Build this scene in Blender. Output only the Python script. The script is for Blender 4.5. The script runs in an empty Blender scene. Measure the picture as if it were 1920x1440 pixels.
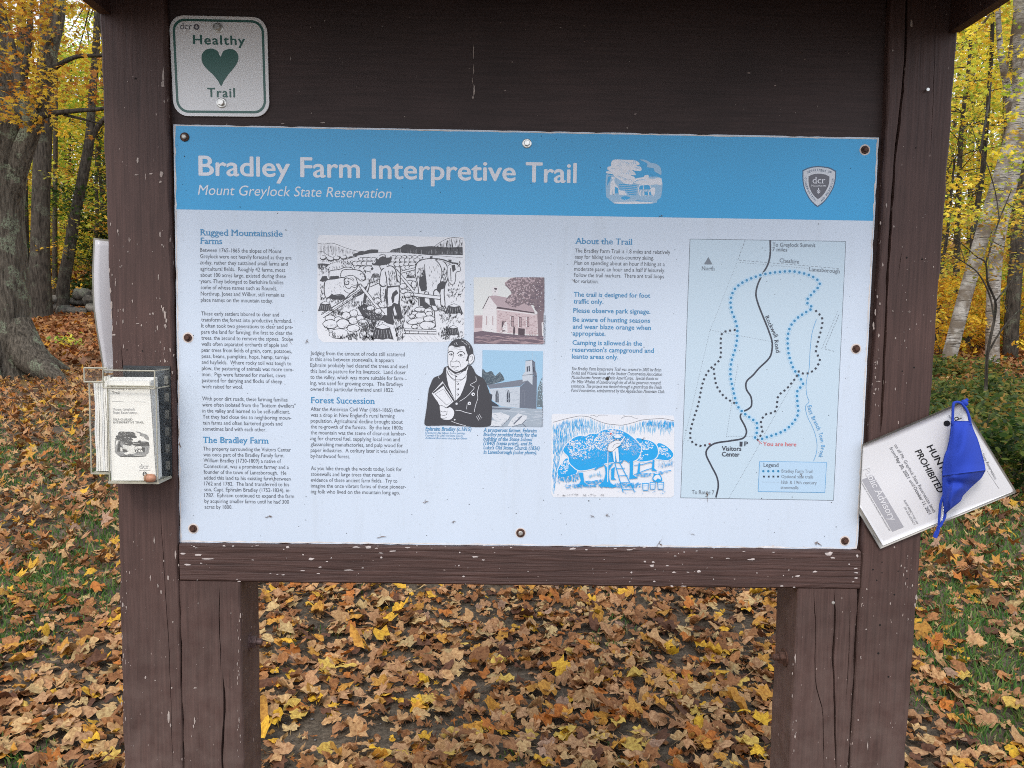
import bpy, math, random
import numpy as np
from mathutils import Matrix, Vector
from mathutils.geometry import tessellate_polygon

# ------------------------------------------------------------------ camera, sky, sun, exposure
scene = bpy.context.scene
COL = scene.collection
Z0 = 1.42                       # height of the centre of the panel above the ground
FPX = 1442.0                    # focal length in photograph pixels
def rz(a): return np.array([[math.cos(a), -math.sin(a), 0], [math.sin(a), math.cos(a), 0], [0, 0, 1.0]])
def rx(a): return np.array([[1.0, 0, 0], [0, math.cos(a), -math.sin(a)], [0, math.sin(a), math.cos(a)]])
CAM_C = np.array([-0.0432, -1.3475, 0.0285 + Z0])
CAM_R = rz(-0.0160) @ rx(math.pi / 2 - 0.0750) @ rz(0.0155)
cam_data = bpy.data.cameras.new('camera')
cam_data.sensor_width = 36.0
cam_data.lens = FPX / 1920 * 36.0
cam_data.clip_start = 0.05
cam_data.clip_end = 600
cam_data.dof.use_dof = False
cam = bpy.data.objects.new('camera', cam_data)
m4 = Matrix.Identity(4)
for i in range(3):
    for j in range(3): m4[i][j] = CAM_R[i, j]
    m4[i][3] = CAM_C[i]
cam.matrix_world = m4
COL.objects.link(cam)
scene.camera = cam

world = bpy.data.worlds.new('World')
scene.world = world
world.use_nodes = True
wn, wl = world.node_tree.nodes, world.node_tree.links
wn.clear()
w_out = wn.new('ShaderNodeOutputWorld')
w_bg = wn.new('ShaderNodeBackground')
w_sky = wn.new('ShaderNodeTexSky')
w_sky.sky_type = 'NISHITA'
w_sky.sun_disc = False
SUN_EL, SUN_AZ = math.radians(48), math.radians(200)
w_sky.sun_elevation = SUN_EL
w_sky.sun_rotation = SUN_AZ
w_sky.air_density = 1.0
w_sky.dust_density = 4.0
w_mix = wn.new('ShaderNodeMix'); w_mix.data_type = 'RGBA'
w_mix.inputs[0].default_value = 0.62          # thin bright overcast over the blue
w_mix.inputs[7].default_value = (9.6, 10.2, 11.2, 1)
wl.new(w_sky.outputs[0], w_mix.inputs[6])
wl.new(w_mix.outputs[2], w_bg.inputs[0])
w_bg.inputs[1].default_value = 0.13
wl.new(w_bg.outputs[0], w_out.inputs[0])

sun_data = bpy.data.lights.new('sun', 'SUN')
sun_data.energy = 0.9
sun_data.angle = math.radians(14)
sun_data.color = (1.0, 0.96, 0.9)
sun = bpy.data.objects.new('sun', sun_data)
# Nishita rotation 0 has the sun at +Y and turns clockwise seen from above
sd = Vector((math.sin(SUN_AZ) * math.cos(SUN_EL), math.cos(SUN_AZ) * math.cos(SUN_EL), math.sin(SUN_EL)))
sun.rotation_euler = sd.to_track_quat('Z', 'Y').to_euler()
sun.location = (0, -20, 30)
COL.objects.link(sun)

scene.view_settings.view_transform = 'Standard'
scene.view_settings.look = 'None'
scene.view_settings.exposure = 0.58
scene.view_settings.gamma = 1.0
scene.view_settings.use_curve_mapping = False
scene.render.engine = 'CYCLES'
scene.cycles.max_bounces = 8
scene.cycles.transparent_max_bounces = 12
scene.cycles.use_denoising = False
scene.cycles.use_adaptive_sampling = False
scene.cycles.pixel_filter_type = 'BLACKMAN_HARRIS'
scene.cycles.filter_width = 1.0
scene.render.filter_size = 1.0
scene.cycles.sample_clamp_indirect = 6

# ------------------------------------------------------------------ helpers
rnd = random.Random(7)
rng = np.random.default_rng(11)

def P(px, py, Y):
    """point of the world plane y = Y that lies behind a point of the kiosk's front, measured in photograph pixels"""
    d = CAM_R @ np.array([(px - 960) / FPX, (720 - py) / FPX, -1.0])
    t = (Y - CAM_C[1]) / d[1]
    return CAM_C + t * d

def to_px(p):
    q = (np.asarray(p, float) - CAM_C) @ CAM_R
    return 960 + FPX * q[..., 0] / -q[..., 2], 720 - FPX * q[..., 1] / -q[..., 2], -q[..., 2]

WORLD = {}
def _place(o, c, parent):
    if parent is not None:
        o.parent = parent
        pw = WORLD[parent.name]
        o.location = (c[0] - pw[0], c[1] - pw[1], c[2] - pw[2])
    else:
        o.location = tuple(c)
    WORLD[o.name] = tuple(c)

def mesh_obj(name, V, F, mat, parent=None, smooth=False, col=None, origin=None, kind=None):
    """V (n,3) world points, F a list of index lists or an (m,k) array"""
    V = np.asarray(V, dtype=np.float64).reshape(-1, 3)
    c = np.array(origin, float) if origin is not None else (V.min(0) + V.max(0)) / 2
    me = bpy.data.meshes.new(name)
    L = V - c
    if isinstance(F, np.ndarray):
        n, k = F.shape
        me.vertices.add(len(L)); me.vertices.foreach_set('co', L.astype(np.float32).ravel())
        me.loops.add(n * k); me.loops.foreach_set('vertex_index', F.astype(np.int32).ravel())
        me.polygons.add(n)
        me.polygons.foreach_set('loop_start', np.arange(0, n * k, k, dtype=np.int32))
        me.polygons.foreach_set('loop_total', np.full(n, k, dtype=np.int32))
        me.update(calc_edges=True)
    else:
        me.from_pydata([tuple(v) for v in L], [], F)
        me.update()
    if col is not None:
        a = me.attributes.new('Col', 'FLOAT_COLOR', 'POINT')
        cc = np.ones((len(L), 4), np.float32); cc[:, :3] = col
        a.data.foreach_set('color', cc.ravel())
    if smooth: me.polygons.foreach_set('use_smooth', np.ones(len(me.polygons), bool))
    if mat is not None: me.materials.append(mat)
    o = bpy.data.objects.new(name, me)
    COL.objects.link(o)
    _place(o, c, parent)
    if kind: o['kind'] = kind
    return o

def thing(name, label, cat, loc, group=None):
    o = bpy.data.objects.new(name, None)
    o.empty_display_size = 0.1
    COL.objects.link(o)
    _place(o, loc, None)
    return tag(o, label, cat, group)

def tag(o, label, cat, group=None):
    o['label'] = label; o['category'] = cat
    if group: o['group'] = group
    return o

class MB:
    """collects shapes of one part"""
    def __init__(s): s.v = []; s.f = []
    def add(s, V, F):
        n = len(s.v); s.v += [tuple(map(float, p)) for p in V]; s.f += [[i + n for i in f] for f in F]; return s
    def box(s, lo, hi):
        x0, y0, z0 = lo; x1, y1, z1 = hi
        return s.add([(x0,y0,z0),(x1,y0,z0),(x1,y1,z0),(x0,y1,z0),(x0,y0,z1),(x1,y0,z1),(x1,y1,z1),(x0,y1,z1)],
              [(0,3,2,1),(4,5,6,7),(0,1,5,4),(1,2,6,5),(2,3,7,6),(3,0,4,7)])
    def tube(s, pts, rad, n=8, cap=True, squash=None):
        pts = [np.array(p, float) for p in pts]
        rad = rad if hasattr(rad, '__len__') else [rad] * len(pts)
        base = len(s.v); up = None
        for i, p in enumerate(pts):
            t = pts[min(i + 1, len(pts) - 1)] - pts[max(i - 1, 0)]
            t /= (np.linalg.norm(t) + 1e-9)
            if up is None: up = np.cross(t, (0.3, 1, 0.2)); up /= np.linalg.norm(up)
            up = up - t * (up @ t); up /= (np.linalg.norm(up) + 1e-9)
            w = np.cross(t, up)
            for k in range(n):
                a = 2 * math.pi * k / n
                s.v.append(tuple(p + rad[i] * (math.cos(a) * up + math.sin(a) * w * (squash or 1))))
        for i in range(len(pts) - 1):
            for k in range(n):
                a, b = base + i * n + k, base + i * n + (k + 1) % n
                s.f.append([a, b, b + n, a + n])
        if cap:
            s.f.append([base + k for k in range(n)][::-1])
            s.f.append([base + (len(pts) - 1) * n + k for k in range(n)])
        return s
    def lathe(s, c, axis, prof, n=16):
        """prof: (distance along axis, radius)"""
        axis = np.array(axis, float); axis /= np.linalg.norm(axis)
        u = np.cross(axis, (0.31, 0.2, 0.93)); u /= np.linalg.norm(u); w = np.cross(axis, u)
        base = len(s.v)
        for d, r in prof:
            for k in range(n):
                a = 2 * math.pi * k / n
                s.v.append(tuple(np.array(c) + axis * d + r * (math.cos(a) * u + math.sin(a) * w)))
        for i in range(len(prof) - 1):
            for k in range(n):
                a, b = base + i * n + k, base + i * n + (k + 1) % n
                s.f.append([a, b, b + n, a + n])
        s.f.append([base + k for k in range(n)][::-1])
        s.f.append([base + (len(prof) - 1) * n + k for k in range(n)])
        return s
    def build(s, name, mat, parent=None, smooth=False, kind=None):
        return mesh_obj(name, s.v, s.f, mat, parent, smooth, kind=kind)

# ------------------------------------------------------------------ materials
def new_mat(name):
    m = bpy.data.materials.new(name); m.use_nodes = True
    return m, m.node_tree.nodes, m.node_tree.links, m.node_tree.nodes['Principled BSDF']

def ramp(nt, a, b, ca=(0,0,0,1), cb=(1,1,1,1)):
    r = nt.new('ShaderNodeValToRGB')
    r.color_ramp.elements[0].position = a; r.color_ramp.elements[0].color = ca
    r.color_ramp.elements[1].position = b; r.color_ramp.elements[1].color = cb
    return r

def mixc(nt, lk, fac, a, b, mode='MIX'):
    m = nt.new('ShaderNodeMix'); m.data_type = 'RGBA'; m.blend_type = mode
    for sock, v in ((0, fac), (6, a), (7, b)):
        if hasattr(v, 'is_linked') or hasattr(v, 'links'): lk.new(v, m.inputs[sock])
        else: m.inputs[sock].default_value = v if not isinstance(v, tuple) else (v + (1,))[:4]
    return m.outputs[2]

def noise(nt, lk, vec, scale, detail=4, rough=0.55, map_scale=None, coord='Object'):
    n = nt.new('ShaderNodeTexNoise')
    n.inputs['Scale'].default_value = scale; n.inputs['Detail'].default_value = detail; n.inputs['Roughness'].default_value = rough
    tc = nt.new('ShaderNodeTexCoord')
    src = tc.outputs[coord] if vec is None else vec
    if map_scale:
        mp = nt.new('ShaderNodeMapping'); mp.inputs['Scale'].default_value = map_scale
        lk.new(src, mp.inputs[0]); src = mp.outputs[0]
    lk.new(src, n.inputs['Vector'])
    return n.outputs[0]

def plain(name, col, rough=0.6, spec=0.4, metal=0.0, var=0.0, vscale=8, bump=0.0, bscale=60, coord='Object'):
    m, nt, lk, b = new_mat(name)
    b.inputs['Base Color'].default_value = (*col, 1); b.inputs['Roughness'].default_value = rough
    b.inputs['Metallic'].default_value = metal; b.inputs['Specular IOR Level'].default_value = spec
    if var:
        n = noise(nt, lk, None, vscale, coord=coord)
        r = ramp(nt, 0.3, 0.72, (*[c * (1 - var) for c in col], 1), (*[min(1, c * (1 + var)) for c in col], 1))
        lk.new(n, r.inputs[0]); lk.new(r.outputs[0], b.inputs['Base Color'])
    if bump:
        n = noise(nt, lk, None, bscale, coord=coord)
        bp = nt.new('ShaderNodeBump'); bp.inputs['Strength'].default_value = bump; bp.inputs['Distance'].default_value = 0.002
        lk.new(n, bp.inputs['Height']); lk.new(bp.outputs[0], b.inputs['Normal'])
    return m

def painted_wood(name, axis='z', col=(0.073, 0.040, 0.034), chips=0.725, dusty=True, grain=1.0):
    """old chocolate brown paint over weathered timber, grain running along one axis"""
    m, nt, lk, b = new_mat(name)
    sc = {'z': (1, 1, 0.035), 'x': (0.035, 1, 1)}[axis]
    geo = nt.new('ShaderNodeNewGeometry')
    pos = geo.outputs['Position']
    big = noise(nt, lk, pos, 5, 3)
    fine = noise(nt, lk, pos, 260, 5, 0.65, map_scale=sc)
    mid = noise(nt, lk, pos, 70, 4, 0.6, map_scale=tuple(s if s == 1 else 0.06 for s in sc))
    r1 = ramp(nt, 0.3, 0.7, (*[c * 0.80 for c in col], 1), (*[c * 1.22 for c in col], 1)); lk.new(big, r1.inputs[0])
    r2 = ramp(nt, 0.33, 0.68, (0.70, 0.69, 0.69, 1), (1.2, 1.2, 1.2, 1)); lk.new(fine, r2.inputs[0])
    c = mixc(nt, lk, 1.0, r1.outputs[0], r2.outputs[0], 'MULTIPLY')
    wv = nt.new('ShaderNodeTexWave'); wv.wave_type = 'BANDS'; wv.bands_direction = 'Z' if axis == 'x' else 'X'
    wv.inputs['Scale'].default_value = 26 if axis == 'x' else 17; wv.inputs['Distortion'].default_value = 9; wv.inputs['Detail'].default_value = 3; wv.inputs['Detail Scale'].default_value = 1.2
    wm = nt.new('ShaderNodeMapping'); wm.inputs['Scale'].default_value = (.12, 1, 1) if axis == 'x' else (1, 1, .05); lk.new(pos, wm.inputs[0]); lk.new(wm.outputs[0], wv.inputs[0])
    rw = ramp(nt, 0.02, 0.32, (.45, .43, .42, 1), (1, 1, 1, 1)); lk.new(wv.outputs['Fac'], rw.inputs[0])
    c = mixc(nt, lk, (0.42 if axis == 'x' else 0.18) if grain > .5 else 0.0, c, mixc(nt, lk, 1.0, c, rw.outputs[0], 'MULTIPLY'))
    # dust and pollen low down on the posts
    if dusty:
        sep = nt.new('ShaderNodeSeparateXYZ'); lk.new(pos, sep.inputs[0])
        mr = nt.new('ShaderNodeMapRange'); mr.inputs[1].default_value = 1.15; mr.inputs[2].default_value = 0.45
        mr.inputs[3].default_value = 0.0; mr.inputs[4].default_value = 0.45
        lk.new(sep.outputs[2], mr.inputs[0])
        dn = noise(nt, lk, pos, 30, 5)
        mm = nt.new('ShaderNodeMath'); mm.operation = 'MULTIPLY'; lk.new(mr.outputs[0], mm.inputs[0])
        rr = ramp(nt, 0.25, 0.7); lk.new(dn, rr.inputs[0]); lk.new(rr.outputs[0], mm.inputs[1])
        c = mixc(nt, lk, mm.outputs[0], c, (0.21, 0.16, 0.14))
    # small specks where the paint has flaked
    sp = noise(nt, lk, pos, 190, 2, 0.5, map_scale=tuple(s if s == 1 else 0.35 for s in sc))
    area = noise(nt, lk, pos, 9, 2)
    ad = nt.new('ShaderNodeMath'); ad.operation = 'MULTIPLY_ADD'; ad.inputs[1].default_value = 0.22
    lk.new(area, ad.inputs[0]); lk.new(sp, ad.inputs[2])
    r3 = ramp(nt, chips + 0.115, chips + 0.125); lk.new(ad.outputs[0], r3.inputs[0])
    c = mixc(nt, lk, r3.outputs[0], c, (0.34, 0.27, 0.24))
    lk.new(c, b.inputs['Base Color'])
    b.inputs['Roughness'].default_value = 0.62
    b.inputs['Specular IOR Level'].default_value = 0.35
    h0 = nt.new('ShaderNodeMath'); h0.operation = 'MULTIPLY_ADD'; h0.inputs[1].default_value = 0.7
    lk.new(fine, h0.inputs[0]); lk.new(mid, h0.inputs[2])
    h = nt.new('ShaderNodeMath'); h.operation = 'MULTIPLY_ADD'; h.inputs[1].default_value = 0.22
    lk.new(rw.outputs[0], h.inputs[0]); lk.new(h0.outputs[0], h.inputs[2])
    bp = nt.new('ShaderNodeBump'); bp.inputs['Strength'].default_value = 0.55 * grain; bp.inputs['Distance'].default_value = 0.0025
    lk.new(h.outputs[0], bp.inputs['Height']); lk.new(bp.outputs[0], b.inputs['Normal'])
    return m

M = {}
M['post'] = painted_wood('brown_painted_post', 'z')
M['rail'] = painted_wood('brown_painted_rail', 'x', dusty=False, chips=0.76, grain=1.6)
M['board'] = painted_wood('dark_brown_backing_paint', 'x', col=(0.042, 0.025, 0.023), dusty=False, chips=0.76, grain=0.25)
M['chip'] = plain('bare_flaked_wood', (0.36, 0.30, 0.27), 0.8, var=0.3, vscale=120)
M['primer'] = plain('pale_primer', (0.50, 0.44, 0.42), 0.7, var=0.2, vscale=90)
M['rust'] = plain('rusted_steel', (0.085, 0.042, 0.030), 0.65, metal=0.3, var=0.5, vscale=160, bump=0.5, bscale=400)
M['rustbrown'] = plain('brown_painted_steel', (0.10, 0.062, 0.058), 0.5, metal=0.2, var=0.4, vscale=160, bump=0.4, bscale=300)
M['zinc'] = plain('zinc_plated_steel', (0.62, 0.61, 0.58), 0.32, metal=0.85, var=0.2, vscale=200)
M['lead'] = plain('worn_screw_head', (0.42, 0.40, 0.37), 0.45, metal=0.6, var=0.3, vscale=200)
# ------------------------------------------------------------------ lettering and drawing in flat ink
_tc = {}
def glyphs(txt, bold=0.0, italic=0.0, serif=False, space=1.0, res=2):
    key = (txt, bold, italic, serif, space, res)
    if key in _tc: return _tc[key]
    cu = bpy.data.curves.new('t', 'FONT')
    cu.body = txt; cu.size = 1.0; cu.resolution_u = res; cu.offset = 0
    cu.space_character = space
    ob = bpy.data.objects.new('t', cu)
    me = bpy.data.meshes.new_from_object(ob)
    n = len(me.vertices)
    V = np.zeros(n * 3, np.float32); me.vertices.foreach_get('co', V); V = V.reshape(-1, 3)[:, :2].astype(float)
    F = [list(p.vertices) for p in me.polygons]
    if serif and n:
        cnt = {}
        for f in F:
            for a, b in zip(f, f[1:] + f[:1]):
                k = (min(a, b), max(a, b)); cnt[k] = cnt.get(k, 0) + 1
        ex = []
        for (a, b), c in cnt.items():
            if c == 1 and abs(V[a, 1] - V[b, 1]) < 0.004 and 0.035 < abs(V[a, 0] - V[b, 0]) < 0.19:
                y = V[a, 1]
                if not (abs(y) < .02 or y > 0.35): continue
                x0, x1 = sorted((V[a, 0], V[b, 0]))
                top = y > 0.2
                e = 0.055
                yy = (y - 0.05, y) if top else (y, y + 0.05)
                ex.append(((x0 - e, yy[0]), (x1 + (0 if top else e), yy[0]), (x1 + (0 if top else e), yy[1]), (x0 - e, yy[1])))
        k = len(V)
        if ex:
            V = np.vstack([V] + [np.array(e) for e in ex])
            for i in range(len(ex)): F.append([k + 4 * i, k + 4 * i + 1, k + 4 * i + 2, k + 4 * i + 3])
    if italic: V[:, 0] += V[:, 1] * italic
    V = np.c_[V, (np.arange(len(V)) >= n) * 4e-5]
    if bold:                       # heavier weight: copies set a hair aside and a hair lower
        sh = [(-bold, 0), (bold, 0)] + ([(0, bold * .7), (0, -bold * .7)] if bold > .01 else [])
        nV, nF = len(V), len(F); V0 = V.copy(); F0 = list(F)
        for q, (dx, dy) in enumerate(sh):
            W = V0.copy(); W[:, 0] += dx; W[:, 1] += dy; W[:, 2] -= 1.2e-5 * (q + 1)
            F = F + [[i + len(V) for i in f] for f in F0]; V = np.vstack([V, W])
        V[:, 2] += 6e-5
    bpy.data.meshes.remove(me); bpy.data.objects.remove(ob); bpy.data.curves.remove(cu)
    _tc[key] = (V, F)
    return _tc[key]

class Ink:
    """flat print gathered for one material; every stroke a hair above the last one"""
    def __init__(s, Y): s.b = {}; s.Y = Y; s.T = None; s.hold = False; s.clip = None
    def layer(s):
        if not s.hold: s.Y -= 7e-7
        return s.Y
    def _add(s, mat, pts, F):
        """pts in photograph pixels"""
        Y = s.layer()
        mb = s.b.setdefault(mat, MB())
        if s.clip: pts = [(min(max(p[0], s.clip[0]), s.clip[2]), min(max(p[1], s.clip[1]), s.clip[3])) for p in pts]
        if s.T: pts = [s.T(*p) for p in pts]
        mb.add([P(p[0], p[1], Y) for p in pts], F)
    def fill(s, mat, pts):
        pts = [tuple(p) for p in pts]
        F = tessellate_polygon([[Vector((p[0], p[1], 0)) for p in pts]])
        s._add(mat, pts, [list(f) for f in F])
    def line(s, mat, pts, w, taper=False, jit=0.0):
        pts = np.array(pts, float)
        if len(pts) < 2: return
        if jit: pts = pts + np.array([[rnd.uniform(-jit, jit), rnd.uniform(-jit, jit)] for _ in pts])
        d = np.gradient(pts, axis=0); d /= (np.linalg.norm(d, axis=1)[:, None] + 1e-9)
        nrm = np.stack([-d[:, 1], d[:, 0]], 1)
        ww = np.full(len(pts), w / 2.0)
        if taper: ww[0] *= .3; ww[-1] *= .3
        A = pts + nrm * ww[:, None]; B = pts - nrm * ww[:, None]
        n = len(pts)
        s._add(mat, [tuple(p) for p in A] + [tuple(p) for p in B], [[i, i + 1, n + i + 1, n + i] for i in range(n - 1)])
    def ell(s, mat, cx, cy, a, b, n=18, rot=0, jit=0.0):
        q = []
        for k in range(n):
            t = 2 * math.pi * k / n; j = 1 + rnd.uniform(-jit, jit)
            x, y = a * j * math.cos(t), b * j * math.sin(t)
            q.append((cx + x * math.cos(rot) - y * math.sin(rot), cy + x * math.sin(rot) + y * math.cos(rot)))
        s.fill(mat, q)
    def build(s, names, parent):
        """names: {material: object name}"""
        out = {}
        for m, mb in s.b.items():
            out[m] = mb.build(names.get(m, m.split('.')[0]), M[m], parent, kind='stuff')
        return out

def S(t):
    """'x,y x,y' to a list of points"""
    return [tuple(float(v) for v in q.split(',')) for q in t.split()]

def smooth_pts(pts, k=6, closed=False):
    """Catmull-Rom through the points"""
    p = [np.array(q, float) for q in pts]; n = len(p); out = []
    rngi = range(n if closed else n - 1)
    for i in rngi:
        a = p[(i - 1) % n] if (closed or i > 0) else p[i]
        b, c = p[i], p[(i + 1) % n]
        d = p[(i + 2) % n] if (closed or i + 2 < n) else c
        for j in range(k):
            t = j / k
            out.append(tuple(0.5 * ((2 * b) + (-a + c) * t + (2 * a - 5 * b + 4 * c - d) * t * t + (-a + 3 * b - 3 * c + d) * t ** 3)))
    if not closed: out.append(tuple(p[-1]))
    return out

def resample(pts, step):
    p = np.array(pts, float); s = np.r_[0, np.cumsum(np.linalg.norm(np.diff(p, axis=0), axis=1))]
    n = max(1, int(round(s[-1] / step))); t = np.linspace(0, s[-1], n + 1)
    return np.stack([np.interp(t, s, p[:, 0]), np.interp(t, s, p[:, 1])], 1)

def inside(poly, x, y):
    c = False; n = len(poly)
    for i in range(n):
        x1, y1 = poly[i]; x2, y2 = poly[i - 1]
        if (y1 > y) != (y2 > y) and x < (x2 - x1) * (y - y1) / (y2 - y1) + x1: c = not c
    return c

def hatch(ink, mat, poly, n, ln, ang, w, dj=0.15):
    xs = [p[0] for p in poly]; ys = [p[1] for p in poly]; k = 0; tries = 0
    ink.layer(); ink.hold = mat in ('drawing_ink', 'sepia_dark')
    while k < n and tries < n * 12:
        tries += 1
        x = rnd.uniform(min(xs), max(xs)); y = rnd.uniform(min(ys), max(ys))
        if not inside(poly, x, y): continue
        a = ang + rnd.gauss(0, dj); l = ln * rnd.uniform(.5, 1.2)
        ink.line(mat, [(x, y), (x + l * .5 * math.cos(a) + rnd.uniform(-.1, .1) * l, y + l * .5 * math.sin(a)), (x + l * math.cos(a), y + l * math.sin(a))], w, taper=True)
        k += 1
    ink.hold = False

def text_px(mb, txt, x0, y0, x1, em, Y, bold=0.0, italic=0.0, serif=False, space=1.0, res=2):
    """one line of lettering: baseline start (x0,y0) and end x1 in photograph pixels on the plane y = Y"""
    V, F = glyphs(txt, bold, italic, serif, space, res)
    if not len(V): return
    o = P(x0, y0, Y); e = P(x1, y0, Y); s = abs(P(x0 + 10, y0, Y)[0] - o[0]) / 10
    sx = (e[0] - o[0]) / max(1e-6, (V[:, 0].max() - V[:, 0].min()))
    xm = V[:, 0].min()
    W = [(o[0] + (v[0] - xm) * sx, Y - v[2], o[2] + v[1] * em * s) for v in V]
    mb.add(W, F)

def text_map(mb, txt, fn, u0, v0, u1, em, asp=1.0, bold=0.0, italic=0.0, serif=False, space=1.0, angle=0.0, res=2):
    """lettering through any mapping fn(u, v down) -> world point; u1 = None keeps natural width"""
    V, F = glyphs(txt, bold, italic, serif, space, res)
    xm = V[:, 0].min(); w = V[:, 0].max() - xm
    sx = (u1 - u0) / w if u1 is not None else em * asp
    ca, sa = math.cos(angle), math.sin(angle)
    W = []
    for v in V:
        a, b = (v[0] - xm) * sx, -v[1] * em
        W.append(fn(u0 + a * ca - b * sa, v0 + a * sa + b * ca, v[2]))
    mb.add(W, F)

def quad_map(c, Y, nu=1.0, nv=1.0, ybow=None):
    """c: four photograph pixels TL TR BR BL; returns fn(u 0..nu, v 0..nv, lift)"""
    c = [np.array(p, float) for p in c]
    def fn(u, v, lift=0.0):
        u /= nu; v /= nv
        q = (c[0] * (1 - u) + c[1] * u) * (1 - v) + (c[3] * (1 - u) + c[2] * u) * v
        yy = Y + (ybow(u, v) if ybow else 0.0)
        return tuple(P(q[0], q[1], yy - lift))
    return fn
# ------------------------------------------------------------------ the kiosk
YB_BOARD, Y_PANEL = 0.016, 0.010
kiosk = thing('trail_kiosk', 'dark brown timber trail kiosk with paired posts, chipped paint and a low roof', 'kiosk', (0.0, 0.05, 0.0))

def edge_fn(pts, Y):
    """X of a near-vertical edge, given in photograph pixels, as a function of Z; runs straight on beyond its ends"""
    w = [P(x, y, Y) for x, y in pts]
    zs = np.array([p[2] for p in w]); xs = np.array([p[0] for p in w])
    o = np.argsort(zs); zs, xs = zs[o], xs[o]
    def f(z):
        if z <= zs[0]: return xs[0] + (z - zs[0]) * (xs[-1] - xs[0]) / (zs[-1] - zs[0])
        if z >= zs[-1]: return xs[-1] + (z - zs[-1]) * (xs[-1] - xs[0]) / (zs[-1] - zs[0])
        return float(np.interp(z, zs, xs))
    return f, zs[0], zs[-1]

def make_post(name, left, right, z0, z1, yf, depth, cracks=(), notch=None, seed=0):
    """a timber with real checks (grooves) sunk into its front face.
    cracks: (points px, width m, depth m); notch: (z, y) front face steps back to y above z"""
    fl, _, _ = edge_fn(left, yf); fr, _, _ = edge_fn(right, yf)
    cr = []
    for pts, w, d in cracks:
        f, a, b = edge_fn(pts, yf); cr.append((f, a, b, w, d))
    r = random.Random(seed)
    zs = list(np.arange(z0, z1, 0.018)) + [z1]
    if notch: zs = sorted(zs + [notch[0] - 1e-4, notch[0] + 1e-4])
    rows = []
    ph = [r.uniform(0, 6) for _ in range(6)]
    for z in zs:
        yf_ = notch[1] if notch and z > notch[0] else yf
        wob = lambda k: 0.0005 * math.sin(z * 31 + ph[k]) + 0.0005 * math.sin(z * 97 + ph[k + 1]) + r.uniform(-.0003, .0003)
        xl, xr = fl(z) + wob(0), fr(z) + wob(2)
        b = 0.0035 + 0.001 * math.sin(z * 55 + ph[4])
        row = [(xl, yf_ + b, z), (xl + b * .4, yf_ + b * .35, z), (xl + b, yf_, z)]
        px_ = xl + b
        for f, a, c, w, d in cr:
            x = min(max(f(min(max(z, a), c)) + r.uniform(-.0006, .0006), xl + .006), xr - .006)
            t = 0.0 if (z < a or z > c) else min(1.0, (z - a) / 0.04, (c - z) / 0.04) * r.uniform(.65, 1.15)
            ww = w * t / 2 + 2e-5
            if t == 0 or x - ww < px_ + 1e-4: x = (px_ + 1e-4 + ww) if x - ww < px_ + 1e-4 else x
            px_ = x + ww
            row += [(x - ww, yf_, z), (x + r.uniform(-.2, .2) * ww, yf_ + d * t + 1e-5, z), (x + ww, yf_, z)]
        row += [(xr - b, yf_, z), (xr - b * .4, yf_ + b * .35, z), (xr, yf_ + b, z), (xr, yf + depth, z), (xl, yf + depth, z)]
        rows.append(row)
    V = [p for row in rows for p in row]; n = len(rows[0]); F = []
    for i in range(len(rows) - 1):
        for k in range(n):
            a, b2 = i * n + k, i * n + (k + 1) % n
            F.append([a, b2, b2 + n, a + n])
    F.append(list(range(n))[::-1]); F.append([(len(rows) - 1) * n + k for k in range(n)])
    return mesh_obj(name, V, F, M['post'], kiosk)

ZTOP = P(960, -330, 0)[2]
post_lo = make_post('post', S('186,0 200,430 220,920 232,1440'), S('308,0 316,250 330,900 343,1440'), -0.1, ZTOP, 0.0, 0.10,
          cracks=[(S('226,640 231,700 240,720'), .0018, .006), (S('300,950 306,1040 318,1240 324,1440'), .0010, .004)], seed=1)
zb = P(395, 1090, 0)[2]
make_post('post', S('335.2,1090 344.2,1440'), S('451,1094 457,1440'), -0.1, ZTOP, 0.0003, 0.099, notch=(zb, 0.036), seed=2,
          cracks=[(S('412,1094 411,1180 414,1215 413,1262'), .0016, .008), (S('417,1265 420,1290 421,1335 418,1380 414,1420 413,1475'), .0042, .016)])
zc2 = P(1550, 1104, 0)[2]
make_post('post', S('1496.5,1105 1481,1440'), S('1609.5,1105 1592,1440'), -0.1, ZTOP, 0.0003, 0.099, notch=(zc2, 0.036), seed=3,
          cracks=[(S('1525,1104 1529,1160 1528,1280 1543,1330 1545,1450'), .0016, .007), (S('1563.8,1104 1566,1170 1562,1235 1564.5,1300 1565.5,1365 1568,1450'), .0042, .016), (S('1594,1130 1592,1220 1586,1320'), .0012, .006)])
make_post('post', S('1671,0 1650,514 1620.5,980 1594,1440'), S('1800,0 1796,67 1763,514 1747,740 1729,1002 1697,1440'), -0.1, ZTOP, 0.0, 0.10, seed=4,
          cracks=[(S('1701,-120 1700.6,0 1697.5,103 1690,195 1678.5,288 1672,385 1664.6,514 1659.5,642 1655.4,730 1651,815'), .0048, .02),
                  (S('1693,460 1688,490 1684,520'), .0022, .008), (S('1756,0 1752,120 1745,300'), .0008, .003)])

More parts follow.
